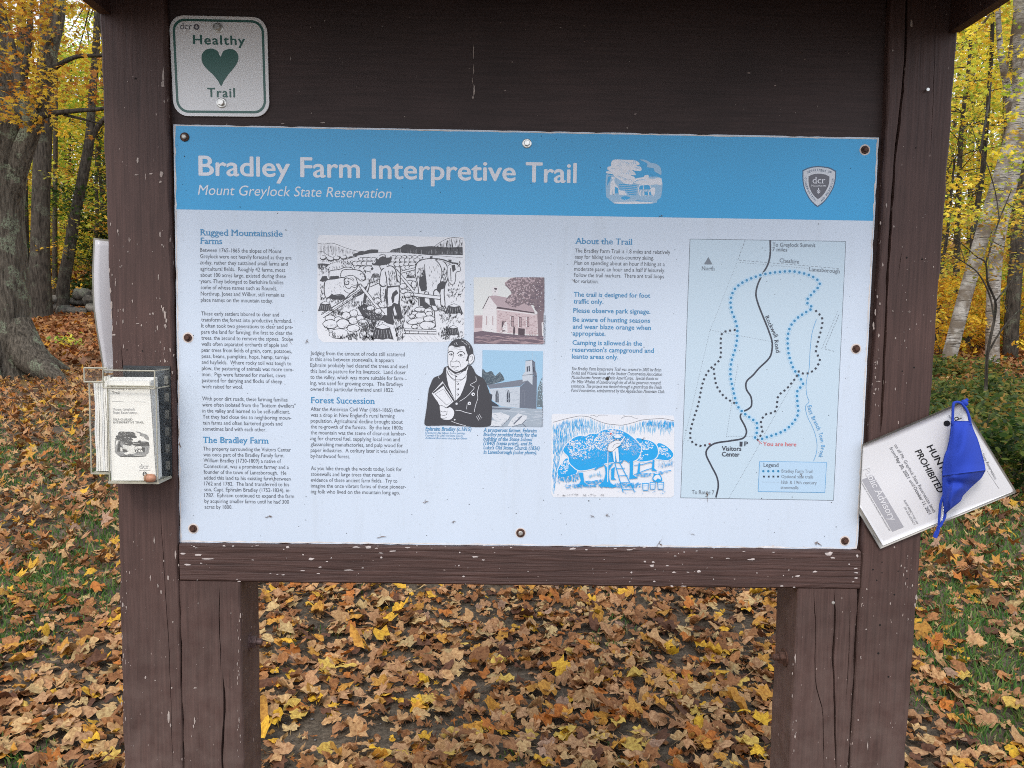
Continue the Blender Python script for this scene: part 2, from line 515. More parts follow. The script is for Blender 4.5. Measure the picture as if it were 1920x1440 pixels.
def flat_board(name, quad, yf, th, mat, wob=0.0, parent=kiosk, nx=60, seed=0, bev=0.003):
    """a sawn board: quad TL TR BR BL in photograph pixels at its front face"""
    r = random.Random(seed)
    c = [P(x, y, yf) for x, y in quad]
    V = []; F = []
    for i in range(nx + 1):
        u = i / nx
        t = c[0] * (1 - u) + c[1] * u; b = c[3] * (1 - u) + c[2] * u
        dt, db = r.uniform(-wob, wob), r.uniform(-wob, wob)
        x = (t[0] + b[0]) / 2
        zt, zb_ = t[2] + dt, b[2] + db
        V += [(t[0], yf + th, zt), (t[0], yf + bev, zt), (t[0], yf, zt - bev), (b[0], yf, zb_ + bev), (b[0], yf + bev, zb_), (b[0], yf + th, zb_)]
    n = 6
    for i in range(nx):
        for k in range(n):
            a, b = i * n + k, i * n + (k + 1) % n
            F.append([a, b, b + n, a + n])
    F.append(list(range(n))[::-1]); F.append([nx * n + k for k in range(n)])
    return mesh_obj(name, V, F, mat, parent)

flat_board('rail', S('335.5,1020.5 1614.5,1033 1612,1105.5 337.5,1090.5'), -0.0015, 0.035, M['rail'], wob=0.0007, seed=5)
backing = flat_board('backing_board', [(311, -330), (1667, -330), (1642, 1060), (330, 1046)], YB_BOARD, 0.012, M['board'], seed=6, nx=4)

# roof: two rafters running forward on the outer halves of the posts, a deck, a fascia
zr_l, zr_r = P(186, 27, 0)[2], P(1800, 62, 0)[2]
xl, xr = P(186, 27, 0)[0], P(1800, 62, 0)[0]
zr = (zr_l + zr_r) / 2
for a, b in ((xl + 0.002, xl + 0.02), (xr - 0.02, xr - 0.002)):
    m = MB(); m.box((a, -0.36, zr), (b, -0.002, zr + 0.14)); m.build('rafter', M['post'], kiosk)
zt = zr + 0.1402
for i in range(4):
    y0 = -0.385 + i * 0.29
    m = MB(); m.box((xl - 0.05, y0, zt + i * .0), (xr + 0.05, y0 + 0.284, zt + 0.022)); m.build('roof_board', M['post'], kiosk)
m = MB(); m.box((xl - 0.05, -0.41, zt - 0.09), (xr + 0.05, -0.386, zt + 0.03)); m.build('fascia', M['post'], kiosk)
m = MB(); m.box((xl - 0.09, -0.44, zt + 0.0305), (xr + 0.09, 0.82, zt + 0.042)); m.build('roof_sheet', plain('dark_roof_felt', (0.05, 0.05, 0.055), 0.9, var=.2), kiosk)

# through bolts with nuts on the inner faces of the inner posts
pl = P(453, 1203, 0.0); pr = P(1491, 1232, 0.0)
for p0, side, mt in ((pl, 1, M['rustbrown']), (pr, -1, M['rust'])):
    m = MB(); q = (p0[0], 0.048, P(480 if side > 0 else 1458, 1203 if side > 0 else 1232, .048)[2])
    m.lathe(q, (side, 0, 0), [(-.002, .0165), (.0025, .0165)], 20)
    m.lathe(q, (side, 0, 0), [(.0025, .0120), (.0125, .0120)], 6)
    m.lathe(q, (side, 0, 0), [(.0125, .0062), (.021, .006), (.0225, .004)], 12)
    m.build('bolt', mt, kiosk)
# nail heads, staples and a push pin in the posts
for px, py in S('1736,170'):
    m = MB(); m.lathe(P(px, py, 0.0), (0, -1, 0), [(-.004, .0012), (.006, .0012), (.0062, .0033), (.0072, .0028)], 12); m.build('nail', M['zinc'], kiosk)
for px, py in S('1562,1130'):
    m = MB(); m.lathe(P(px, py, 0.0), (0, -1, 0), [(-.003, .003), (.0012, .003), (.0016, .0015)], 10); m.build('nail', M['lead'], kiosk)
# nail and knot holes: near-black discs on the face, the holes' shade put into colour
hole_shade = plain('nail_hole_shade', (0.010, 0.008, 0.007), 0.9)
mb = MB()
holes = S('267,658 238,656 254,147 1717,277 1700,483 1729,486 1692,696 1714,689 1654,1054 1637,1068 1654,1074 1684,1071 1677,1115 1650,1172 1701,1085 1644,1088 1666,1269 1647,1225')
for i, (px, py) in enumerate(holes):
    p = P(px, py, -0.0004); r_ = rnd.uniform(.0011, .0022)
    mb.lathe(p, (0, 1, 0), [(0, r_), (.0006, r_ * .9)], 9)
mb.build('painted_nail_holes', hole_shade, kiosk, kind='stuff')

# flaked places where the paint has come off and primer or bare wood shows: thin raised flakes, each with an uneven outline
def flakes(name, spec, Y, mat, seed):
    r = random.Random(seed); mb = MB()
    for (px, py, w, h) in spec:
        n = 9; pts = []
        for k in range(n):
            a = 2 * math.pi * k / n; j = r.uniform(.55, 1.15)
            pts.append(P(px + w / 2 * j * math.cos(a), py + h / 2 * j * math.sin(a), Y))
        c = P(px, py, Y - 0.0003)
        mb.add([c] + pts, [[0, 1 + k, 1 + (k + 1) % n] for k in range(n)])
    mb.build(name, mat, kiosk, kind='stuff')
fl = []
def seeded(n, x0, x1, y0, y1, w, h, edge=None):
    for _ in range(n):
        s_ = rnd.choice((.5, .7, 1, 1, 1.6)) if n > 3 else 1
        fl.append((rnd.uniform(x0, x1), rnd.uniform(y0, y1), w * s_ * rnd.uniform(.7, 1.3), h * s_ * rnd.uniform(.6, 1.4)))
# left post
fl += [(306,140,5,30),(305,157,7,14),(308,190,2.5,6),(258,300,4,11),(256,328,9,2.5),(283,326,7,3),(303,326,7,12),(301,341,6,5),(273,331,1.5,14),
       (205,506,3,10),(207,545,3,14),(209,572,4,18),(209,590,3,18),(213,628,8,4),(297,519,3,12),(248,564,2,6),(300,560,2,5),(303,575,2,6),(306,580,4,12),(309,590,4,22),(310,612,6,8),
       (308,585,9,2),(258,607,8,2),(265,610,3,5),(281,589,4,3),(287,588,4,5),(300,440,3,14),(304,460,3,6),(248,532,2,5),(242,450,2,10),(240,472,2,4),
       (231,582,3,7),(211,616,2,12),(289,1013,3,16),(282,1084,3,11),(296,1098,3,8),(302,1110,3,11),(315,1083,4,12),(329,1040,3,18),(307,1052,2,6),(335,1060,3,5),
       (324,1166,3,5),(291,1276,4,3),(316,1345,4,26),(320,1360,3,8),(273,1270,4,6),(365,1352,4,16),(363,1362,3,8),(366,1290,7,3),(322,1290,3,4)]
seeded(24, 206, 232, 420, 700, 1.6, 6); seeded(14, 222, 238, 1010, 1180, 1.6, 5); seeded(16, 290, 330, 600, 700, 2, 5)
seeded(34, 235, 338, 930, 1440, 1.3, 2.2); seeded(14, 238, 315, 440, 680, 1.2, 3.0); seeded(10, 345, 450, 1110, 1440, 1.6, 3)
seeded(22, 445, 451, 1120, 1440, 1.6, 6); seeded(18, 228, 236, 1180, 1440, 1.5, 7); seeded(10, 205, 305, 60, 400, 1.1, 1.5)
# right posts
fl += [(1709,45,5,18),(1674,95,2,5),(1662,385,3,12),(1651,418,3,8),(1650,570,3,6),(1655,496,3,9),(1645,556,3,7),(1641,585,3,14),(1638,612,4,16),(1647,715,9,2),(1642,730,4,4),(1639,738,4,4),
       (1676,425,3,5),(1679,634,3,4),(1718,608,2,3),(1705,585,8,1.5),(1677,1026,3,4),(1625,1105,3,4),(1690,1061,3,5),(1694,1078,3,7),(1718,1120,4,16),(1716,1135,3,10),(1609,1350,3,4),(1627,1398,3,18),(1624,1180,4,3),(1614,1232,3,3),(1491,1235,3,18)]
seeded(16, 1672, 1700, 540, 760, 1.4, 3); seeded(18, 1695, 1712, 1040, 1190, 1.4, 3); seeded(14, 1640, 1650, 600, 780, 2, 6); seeded(26, 1690, 1752, 400, 740, 1.2, 1.8)
seeded(24, 1500, 1690, 1110, 1440, 1.5, 2.4); seeded(12, 1484, 1493, 1200, 1440, 1.8, 7)
flakes('flaked_paint', fl, -0.0006, M['chip'], 3)
fl = [(343,1038.5,13,4),(371,1041,18,4),(390,1048,24,3),(352,1059,14,4),(377,1056,5,2),(420,1023.5,7,4),(437,1024,5,4),(474,1050,5,2),(540,1026,7,5),(532,1030,3,2),(507,1075,5,2),(520,1077,5,2),(531,1078,7,2.4),(448,1090,8,2),
      (667,1026,18,4),(691,1026,13,5),(737,1033.5,13,3),(715,1045.5,5,3.5),(714,1037,9,2),(706,1028,7,2),(584,1048,11,5),(568,1040,4,3),(600,1063.5,6,3),(654,1069,27,2),(597,1075.5,7,2),(568,1070,12,2),(621,1046,3,3),(680,1065,5,2),(613,1053,5,2),
      (891,1044,14,3.5),(906,1050,7,2.6),(860,1060.5,4,3),(869,1081,5,3),(862,1036,3,3),(924,1027,6,2),(958,1026.5,5,2.6),(1073,1029,14,4),(1099,1031,6,2.5),(1181,1031,15,2.2),(1222,1061,10,7),(1225,1054,6,3),(1251,1060.5,6,3),(1264,1073,8,3.5),(1290,1073,6,2),
      (1311,1071.5,8,5),(1209,1053,4,4),(1184,1073.5,4,4),(1227,1090,5,2.5),(1181,1091,3,2),(1260,1099,7,3),(1281,1099,13,2.4),(1272,1037.5,2,2),(1283,1035,3,3),(1266,1042.5,5,2),(1335,1046,6,2),(1365,1047,8,2),(1409,1049,16,3),(1450,1035.5,6,2),(1395,1034.5,6,2),
      (1555,1038,17,7),(1561,1046,10,4),(1607,1042,5,7),(1528,1072,10,3.5),(1496,1080,11,4),(1469,1079,3,3),(1466,1099,7,3),(1489,1101,6,2.4),(1479,1069,4,2.5),(1592,1058,4,3),(1605,1066,8,2.6),(1606,1074,9,2.4),(1605,1084,9,2.6),(1600,1091,6,2.4),(1409,1049,14,3),(1408,1049,12,2.4),(1411,1048,9,3)]
seeded(45, 345, 1605, 1024, 1098, 2.4, 1.3); seeded(30, 345, 1605, 1023, 1029, 6, 1.3)
flakes('flaked_paint', fl, -0.0022, M['primer'], 4)
fl = [(888,95,1.6,30),(888,130,1.6,26),(886,150,1.4,14),(889,170,3,24),(887,182,4,6),(545,110,2,10),(1176,240,5,2),(530,232,8,2),(605,230,9,3),(425,233,4,2)]
seeded(46, 520, 1640, 20, 235, 1.2, 2.2)
flakes('flaked_paint', fl, YB_BOARD - 0.0008, M['chip'], 5)
# ------------------------------------------------------------------ the big printed panel
PQ = S('325,233 1648,258 1608,1030 337,1017')
def ink_mat(name, col, **k): M[name] = plain(name, col, 0.33, spec=0.5, **k)
ink_mat('panel_white', (0.575, 0.655, 0.765), var=0.03, vscale=3)
_m = M['panel_white']; _n, _l = _m.node_tree.nodes, _m.node_tree.links; _b = _n['Principled BSDF']
_s = noise(_n, _l, None, 26, 5, .7, map_scale=(1, 1, .12)); _r = ramp(_n, .52, .78, (1, 1, 1, 1), (.90, .885, .86, 1)); _l.new(_s, _r.inputs[0])
_s2 = noise(_n, _l, None, 160, 4, .7); _r2 = ramp(_n, .60, .74, (1, 1, 1, 1), (.88, .87, .85, 1)); _l.new(_s2, _r2.inputs[0])
_src = _b.inputs['Base Color'].links[0].from_socket
_l.new(mixc(_n, _l, 1.0, mixc(_n, _l, .6, _src, mixc(_n, _l, 1.0, _src, _r.outputs[0], 'MULTIPLY')), _r2.outputs[0], 'MULTIPLY'), _b.inputs['Base Color'])
ink_mat('panel_header_blue', (0.028, 0.35, 0.68), var=0.05, vscale=3)
ink_mat('panel_text_grey', (0.095, 0.105, 0.125))
ink_mat('panel_blue_text', (0.05, 0.24, 0.46))
ink_mat('panel_title_white', (0.70, 0.72, 0.78))
ink_mat('drawing_paper', (0.70, 0.72, 0.77))
ink_mat('drawing_ink', (0.055, 0.055, 0.065))
ink_mat('drawing_ink_soft', (0.16, 0.16, 0.18))
ink_mat('tree_blue', (0.02, 0.34, 0.72))
ink_mat('tree_blue_pale', (0.22, 0.48, 0.72))
ink_mat('map_ground', (0.50, 0.62, 0.72))
ink_mat('map_frame', (0.17, 0.20, 0.24))
ink_mat('map_road', (0.05, 0.055, 0.075))
ink_mat('map_trail_blue', (0.04, 0.22, 0.42))
ink_mat('map_trail_halo', (0.42, 0.60, 0.76))
ink_mat('map_dot', (0.20, 0.23, 0.27))
ink_mat('map_creek', (0.10, 0.33, 0.60))
ink_mat('map_red', (0.60, 0.13, 0.14))
ink_mat('legend_ground', (0.44, 0.60, 0.76))
for n_, c_ in dict(sepia_sky=(.66,.68,.68), sepia_wall=(.56,.46,.48), sepia_wall_shade=(.40,.29,.31), sepia_roof=(.42,.33,.36), sepia_tree=(.20,.15,.17), sepia_leaf=(.44,.34,.37), sepia_ground=(.15,.11,.14), sepia_dark=(.08,.055,.07), sepia_pale=(.68,.66,.68),
                   church_sky=(.32,.52,.70), church_sky_low=(.45,.63,.76), church_wall=(.50,.55,.62), church_shade=(.14,.16,.21), church_roof=(.18,.20,.25), church_tree=(.07,.10,.13), church_leaf=(.14,.18,.21), church_ground=(.34,.40,.47), church_stone=(.62,.65,.70), church_dark=(.05,.06,.085),
                   shield_grey=(.115,.115,.14), shield_pale=(.60,.63,.68), shield_edge=(.05,.11,.20)).items(): ink_mat(n_, c_)

panel = thing('interpretive_panel', 'wide white trail panel with blue header, drawings, text columns and a map', 'sign', P(985, 640, Y_PANEL + .0015))
# sheet with a slightly ragged chipped edge
pm = quad_map(PQ, Y_PANEL); V = []; F = []
edge = []
for (a, b), n in (((0, 1), 90), ((1, 2), 50), ((2, 3), 90), ((3, 0), 50)):
    uv = [(0, 0), (1, 0), (1, 1), (0, 1)]
    for k in range(n):
        t = k / n; u = uv[a][0] * (1 - t) + uv[b][0] * t; v = uv[a][1] * (1 - t) + uv[b][1] * t
        q = rnd.random() ** 6 * 0.0022
        edge.append((min(max(u, q * .6), 1 - q * .6), min(max(v, q), 1 - q)))
fv = [pm(u, v) for u, v in edge]; n = len(fv)
bv = [(p[0], p[1] + 0.0032, p[2]) for p in fv]
tri = [list(t) for t in tessellate_polygon([[Vector((p[0], p[2], 0)) for p in fv]])]
F = tri + [[i + n for i in t][::-1] for t in tri] + [[i, (i + 1) % n, n + (i + 1) % n, n + i] for i in range(n)]
mesh_obj('board', fv + bv, F, M['panel_white'], panel)
# bared pale edge line round the sheet
M['panel_edge'] = plain('bare_panel_edge', (0.66, 0.62, 0.60), 0.7, var=.25, vscale=60)
mb = MB()
def strip(q0, q1, w, lift, jit=.0):
    a, b = np.array(q0, float), np.array(q1, float); d = (b - a) / np.linalg.norm(b - a); nn = np.array([-d[1], d[0]])
    L_ = []; R_ = []; N = 80
    for k in range(N + 1):
        p = a + (b - a) * k / N; ww = w * (1 + rnd.uniform(-jit, jit))
        L_.append(P(p[0], p[1], Y_PANEL - lift)); p2 = p + nn * ww; R_.append(P(p2[0], p2[1], Y_PANEL - lift))
    mb.add(L_ + R_, [[i, i + 1, N + 2 + i, N + 1 + i] for i in range(N)])
strip((326.5, 236), (338, 1015), -2.2, .00015, .5); strip((339, 1015.6), (1606, 1028.6), -2.0, .00016, .6); strip((1646.4, 261), (1606.5, 1028), 2.0, .00017, .6); strip((327, 234.2), (1646.5, 259.3), 1.6, .00018, .7)
mb.build('edge_line', M['panel_edge'], panel)
# header
hd = [(327.5, 236), (1644.6, 261.3), (1639, 414), (329.5, 392.5)]
ih = Ink(Y_PANEL - .00008)
def subdiv_fill(ink, mat, q, n=24):
    for i in range(n):
        u0, u1 = i / n, (i + 1) / n
    ink.fill(mat, q)
ih.fill('panel_header_blue', hd)
ih.build({'panel_header_blue': 'header_band'}, panel)

YT = Y_PANEL - .00035
def block(name, mat, items, em, parent=panel, Y=YT, **k):
    mb = MB()
    for t, x0, y, x1 in items: text_px(mb, t, x0, y, x1, em, Y, **k)
    return mb.build(name, M[mat], parent, kind=None if name == 'title_word' else 'stuff')
def lines(zx, zy, s, x0a, x0b, y0, y1, rows):
    n = len(rows) - 1 or 1; out = []
    for i, (t, x1) in enumerate(rows):
        out.append((t, zx + (x0a + (x0b - x0a) * i / n) / s, zy[0] + ((y0 / s) * (1 - i / n) + (zy[1] - zy[0] + y1 / s) * (i / n)), zx + x1 / s))
    return out
for w_ in (('Bradley', 372.3, 328.5, 544), ('Farm', 563, 331.5, 675), ('Interpretive', 697, 334.5, 967), ('Trail', 985, 341, 1081)): block('title_word', 'panel_title_white', [w_], 52.5, bold=.019, res=8)
block('subtitle', 'panel_title_white', [('Mount Greylock State Reservation', 371, 365, 734)], 27, italic=.2, res=5)
block('heading', 'panel_blue_text', [('Rugged Mountainside', 375.2, 441, 529.8), ('Farms', 375.4, 457, 416.4)], 16.8, bold=.012, serif=True)
C1 = 5.141
block('paragraph', 'panel_text_grey', lines(360, (420, 420), C1, 78, 85, 268, 748, [
 ('Between 1765-1865 the slopes of Mount', 862), ('Greylock were not heavily forested as they are', 958), ('today, rather they sustained small farms and', 922),
 ('agricultural fields.  Roughly 42 farms, most', 898), ('about 100 acres large, existed during these', 905), ('years. They belonged to Berkshire families', 880),
 ('some of whose names such as Rounds,', 820), ('Northrup, Jones and Wilbur, still remain as', 890), ('place names on the mountain today.', 780)]), 10.9)
block('paragraph', 'panel_text_grey', lines(360, (420, 690), C1, 88, 97, 880, 195, [
 ('These early settlers labored to clear and', 838), ('transform the forest into productive farmland.', 962), ('It often took two generations to clear and pre-', 973),
 ('pare the land for farming; the first to clear the', 966), ('trees, the second to remove the stones.  Stone', 973), ('walls often separated orchards of apple and', 918),
 ('pear trees from fields of grain, corn, potatoes,', 962), ('peas, beans, pumpkins, hops, hemp, turnips', 935), ('and hayfields.  Where rocky soil was tough to', 956),
 ('plow, the pasturing of animals was more com-', 978), ('mon.  Pigs were fattened for market, cows', 900), ('pastured for dairying and flocks of sheep', 868), ('were raised for wool.', 490)]), 10.8)
block('paragraph', 'panel_text_grey', lines(360, (690, 690), C1, 98, 104, 312, 603, [
 ('With poor dirt roads, these farming families', 920), ('were often isolated from the "bottom dwellers"', 998), ('in the valley and learned to be self-sufficient.', 943),
 ('Yet they had close ties to neighboring moun-', 957), ('tain farms and often bartered goods and', 870), ('sometimes land with each other.', 715)]), 10.8)
block('heading', 'panel_blue_text', [('The Bradley Farm', 380.4, 830, 503.6)], 16.6, bold=.012, serif=True)
block('paragraph', 'panel_text_grey', lines(360, (690, 690), C1, 108, 122, 795, 1355, [
 ('The property surrounding the Visitors Center', 952), ('was once part of the Bradley Family farm.', 888), ('William Bradley (1730-1809) a native of', 858),
 ('Connecticut, was a prominent farmer and a', 932), ('founder of the town of Lanesborough.  He', 908), ('added this land to his existing farm between', 950),
 ('1762 and 1782.  The land transferred to his', 935), ('son, Capt. Ephraim Bradley (1752-1824), in', 935), ('1787.  Ephraim continued to expand the farm', 983),
 ('by acquiring smaller farms until he had 300', 935), ('acres by 1800.', 388)]), 10.6)
block('paragraph', 'panel_text_grey', lines(570, (640, 640), 4.8, 57, 57, 122, 445, [
 ('Judging from the amount of rocks still scattered', 907), ('in this area between stonewalls, it appears', 808), ('Ephraim probably had cleared the trees and used', 932),
 ('this land as pasture for his livestock.  Land closer', 917), ('to the valley, which was more suitable for farm-', 903), ('ing, was used for growing crops.  The Bradleys', 888), ('owned this particular farmland until 1822.', 808)]), 10.8)
block('heading', 'panel_blue_text', [('Forest Succession', 582.5, 755.6, 702.7)], 16.6, bold=.012, serif=True)
block('paragraph', 'panel_text_grey', lines(570, (640, 640), 4.8, 60, 60, 625, 1048, [
 ('After the American Civil War (1861-1865) there', 902), ("was a drop in New England's rural farming", 815), ('population. Agricultural decline brought about', 888),
 ('the re-growth of the forests.  By the late 1800s', 888), ('the mountain was the scene of clear-cut lumber-', 918), ('ing for charcoal fuel, supplying local iron and', 862),
 ('glassmaking manufactories, and pulp wood for', 890), ('paper industries.  A century later it was reclaimed', 932), ('by hardwood forest.', 413)]), 10.7)
block('paragraph', 'panel_text_grey', lines(570, (640, 640), 4.8, 62, 62, 1158, 1368, [
 ('As you hike through the woods today, look for', 880), ('stonewalls and large trees that remain as', 778), ('evidence of these ancient farm fields.  Try to', 840), ('imagine the once vibrant farms of these pioneer-', 918), ('ing folk who lived on the mountain long ago.', 862)]), 10.7)
block('heading', 'panel_blue_text', [('About the Trail', 1078.2, 457, 1185.8)], 16.2, bold=.010, serif=True)
block('paragraph', 'panel_text_grey', lines(1050, (430, 430), 4.5, 126, 116, 195, 452, [
 ('The Bradley Farm Trail is 1.8 miles and relatively', 930), ('easy for hiking and cross-country skiing.', 793), ('Plan on spending about an hour if hiking at a', 884),
 ('moderate pace; an hour and a half if leisurely.', 887), ('Follow the trail markers.  There are trail loops', 877), ('for variation.', 325)]), 10.9)
block('notice_text', 'panel_blue_text', [(t, 1050 + a / 4.5, 430 + y / 4.5, 1050 + b / 4.5) for t, y, a, b in (
 ('The trail is designed for foot', 567, 116, 762), ('traffic only.', 625, 114, 366), ('Please observe park signage.', 702, 112, 763), ('Be aware of hunting seasons', 778, 108, 760),
 ('and wear blaze orange when', 838, 107, 767), ('appropriate.', 895, 106, 384), ('Camping is allowed in the', 973, 105, 692), ("reservation's campground and", 1032, 103, 792), ('leanto areas only.', 1090, 100, 492))], 12.6, bold=.016)
block('credit_text', 'panel_text_grey', lines(1050, (430, 430), 4.5, 98, 92, 1187, 1370, [
 ('The Bradley Farm Interpretive Trail was created in 2002 by Brian', 855), ('Bodah and Victoria Estok of the Student Conservation Association', 862), ('Massachusetts Forests and Parks AmeriCorps.  Special thanks to', 828),
 ('Mr. Mike Whalen of Lanesborough for all of his generous research', 853), ('assistance. The project was funded through a grant from the Fields', 860), ('Pond Foundation, administered by the Appalachian Mountain Club.', 884)]), 8.6, italic=.25, serif=True)
block('caption', 'panel_blue_text', [('Ephraim Bradley (c.1815)', 797.5, 807, 883.7)], 10.0, italic=.22, serif=True, bold=.015)
block('caption', 'panel_blue_text', [(t, 797.5, 620 + y / 6, 780 + b / 6) for t, y, b in (('Drawing by Abe Gibson from a painting', 1158, 548), ("Courtesy of St. Luke's Old Stone Church", 1188, 525), ('Additional illustrations also by Abe Gibson', 1217, 575))], 5.4, italic=.2)
block('caption', 'panel_blue_text', [(t, 906.3, 620 + y / 6, 780 + b / 6) for t, y, b in (('A prosperous farmer, Ephraim', 1135, 1357), ('Bradley provided funds for the', 1185, 1358), ('building of the Stone School', 1235, 1310),
 ('(1840) (sepia print), and St.', 1283, 1312), ("Luke's Old Stone Church (1836)", 1333, 1390), ('in Lanesborough (color photo).', 1383, 1360))], 9.8, italic=.22, serif=True, bold=.015)
def px_fn(Y): return lambda u, v, lift=0.0: tuple(P(u, v, Y - lift))
for t, x, y0, y1, em in (('Stone School Gallery Collection', 1022.5, 645.5, 591, 5.2), ('Photo by Alan Gibson', 1018.2, 800.5, 761.5, 5.2)):
    mb = MB(); text_map(mb, t, px_fn(YT), x, y0, x + (y0 - y1), em, angle=-math.pi / 2 + .012); mb.build('photo_credit', M['panel_text_grey'], panel, kind='stuff')

# bolts in the panel
def bolt(parent, px, py, Y, kind, r=0.0075):
    p = P(px, py, Y); m = MB(); w = MB()
    if kind == 'zinc':
        w.lathe(p, (0, -1, 0), [(0.0002, r * 1.05), (.0012, r * 1.05), (.0016, r * .9)], 22)
        m.lathe(p, (0, -1, 0), [(.0013, r * .70), (.0052, r * .70), (.006, r * .6)], 6)
        wm, mm = M['zinc'], M['zinc']
    elif kind == 'lead':
        w.lathe(p, (0, -1, 0), [(0.0002, r), (.0012, r * 1.02), (.0022, r * .86)], 22)
        m.lathe(p, (0, -1, 0), [(.0018, r * .58), (.0044, r * .54), (.0052, r * .35)], 12)
        wm, mm = M['rust'], M['lead']
    else:
        w.lathe(p, (0, -1, 0), [(0.0002, r), (.0010, r * 1.02), (.0020, r * .88)], 22)
        m.lathe(p, (0, -1, 0), [(.0016, r * .62), (.0048, r * .60), (.0056, r * .5)], 6)
        wm, mm = M['rust'], M['rust']
    b = m.build('bolt', mm, parent); w.build('washer', wm, b)
for px, py, k in ((346.5, 257, 'lead'), (988, 269, 'zinc'), (1621.5, 281, 'rust'), (352.5, 633, 'rust'), (1605, 654, 'rust'), (362.5, 991, 'rust'), (976, 999, 'lead'), (1584, 1014, 'rust')):
    bolt(panel, px, py, Y_PANEL - .0004, k, 0.0068 if k == 'rust' else 0.0076)
# paper-pale rings of bare panel under the bolts
mb = MB()
for px, py in S('352.5,633 362.5,991 976,999 1605,654 1584,1014 1621.5,281'):
    mb.lathe(P(px, py, Y_PANEL - .00005), (0, -1, 0), [(0, .0094), (.00022, .0094)], 24)
mb.build('worn_ring', plain('worn_ring', (.66, .58, .54), .8, var=.2, vscale=200), panel, kind='stuff')

# specks of dirt, insect spots and dried flower bits stuck to the sheet
mb = MB(); dm = plain('dirt_speck', (0.05, 0.045, 0.04), .9)
sp = S('1139,710 332,272 346,293 450,388 1015,255 1043,261 787,472 536,431 1269,766 1104,939 1290,826 505,640 512,608 1535,420')
for i in range(230): sp.append((rnd.uniform(345, 1600), rnd.uniform(430, 1010)))
for i in range(26): sp.append((rnd.uniform(335, 1630), rnd.uniform(262, 400)))
for i, (x, y) in enumerate(sp):
    r_ = (3.2 if i == 0 else (rnd.uniform(.35, .8) if i > 14 else rnd.uniform(.7, 1.2)))
    if y > 930 or i % 9 == 0: r_ *= 1.25
    n = 7; c = [P(x + r_ * rnd.uniform(.7, 1.1) * math.cos(k * 6.283 / n), y + r_ * rnd.uniform(.7, 1.1) * math.sin(k * 6.283 / n), YT - .0002) for k in range(n)]
    mb.add([P(x, y, YT - .0005)] + c, [[0, 1 + k, 1 + (k + 1) % n] for k in range(n)])
mb.build('dirt_specks', dm, panel, kind='stuff')
dry = plain('dried_flower_bit', (0.16, 0.10, 0.07), .9, var=.5, vscale=300)
mb = MB()
def bit(pts, w):
    mb.tube([P(x, y, YT - .0012) for x, y in pts], [w * .4] + [w] * (len(pts) - 2) + [w * .3], 5)
for (x, y, a) in ((503, 968, 1), (798, 942, .8), (850, 977, .7), (1111, 967, .7), (1138, 968, .8), (1237, 1020, .8), (1299, 1001, .6), (338, 835, .8), (1239, 405, .6), (1328, 928, .8), (574, 640, .7), (1206, 822, .6), (1532, 1018, .7), (1502, 890, .6), (1531, 1018, .6)):
    for _ in range(3):
        t = rnd.uniform(0, 6.28); l = 5 * a
        bit([(x, y), (x + l * .6 * math.cos(t), y + l * .6 * math.sin(t)), (x + l * 1.4 * math.cos(t + .5), y + l * 1.4 * math.sin(t + .5))], .0007 * a)
for q, w in (('541,629 543,640 548,646', .0003), ('509,893 512,900 515,905', .0003), ('1325,921 1326,934 1327,942', .0004), ('1230,1030 1234,1020 1241,1011', .0004), ('1530,1016 1537,1020 1541,1024', .0006), ('706,1009 716,1006 724,1006', .0006), ('1072,523 1076,526 1080,530', .0004)):
    bit(S(q), w)
mb.build('dried_bits', dry, panel, kind='stuff')
# ------------------------------------------------------------------ drawings, photographs and the map on the panel
YA = Y_PANEL - .00020
def zoomT(x0, y0, s): return lambda x, y: (x0 + x / s, y0 + y / s)

# --- pen drawing of the farmer clearing stones
art = thing  # (all art is parts of the panel)
K, W_, KS = 'drawing_ink', 'drawing_paper', 'drawing_ink_soft'
k = Ink(YA); k.T = zoomT(580, 430, 6.1935)
r_ = []
def rrect(x0, y0, x1, y1, r, n=5, jit=0):
    q = []
    for cx, cy, a0 in ((x1 - r, y0 + r, -90), (x1 - r, y1 - r, 0), (x0 + r, y1 - r, 90), (x0 + r, y0 + r, 180)):
        for i in range(n + 1):
            a = math.radians(a0 + 90 * i / n); q.append((cx + r * math.cos(a) + rnd.uniform(-jit, jit), cy + r * math.sin(a) + rnd.uniform(-jit, jit)))
    return q
k.fill(W_, [(95, 110), (120, 65), (1790, 90), (1810, 160), (1800, 1250), (1750, 1290), (1500, 1310), (160, 1310), (110, 1270), (90, 1200)])
# hills
k.fill(W_, S('100,165 260,160 400,205 560,255 500,290 100,290'))
k.line(K, smooth_pts(S('100,165 180,170 260,160 330,180 420,215 520,245 600,258')), 5)
for x in range(110, 540, 16):
    yt = np.interp(x, [100, 260, 420, 600], [168, 165, 218, 258]); k.line(KS, [(x, yt + 8), (x + 3, yt + 40), (x + 1, 290 - abs(x - 300) * .05)], 4, taper=True)
k.line(K, smooth_pts(S('100,265 150,258 200,290 250,320')), 5)
k.line(K, smooth_pts(S('110,465 240,405 420,345 620,290 800,270 960,268 1200,280 1480,305 1780,330')), 4)
k.fill(K, S('505,310 510,285 560,270 600,250 640,255 680,240 720,232 800,235 800,268 700,280 600,300'))
k.fill(K, S('930,262 960,235 1060,210 1090,185 1130,172 1200,180 1250,205 1420,195 1600,210 1780,205 1782,300 1560,295 1400,300 1250,285 1060,268'))
for _ in range(60):
    x = rnd.uniform(960, 1770); k.line(W_, [(x, 225 + rnd.uniform(0, 40)), (x + 3, 285)], 3, taper=True)
k.fill(K, S('450,345 455,320 480,312 520,315 545,300 560,315 500,330'))
hill2 = S('1450,200 1520,150 1600,110 1680,95 1780,105 1785,205 1600,208')
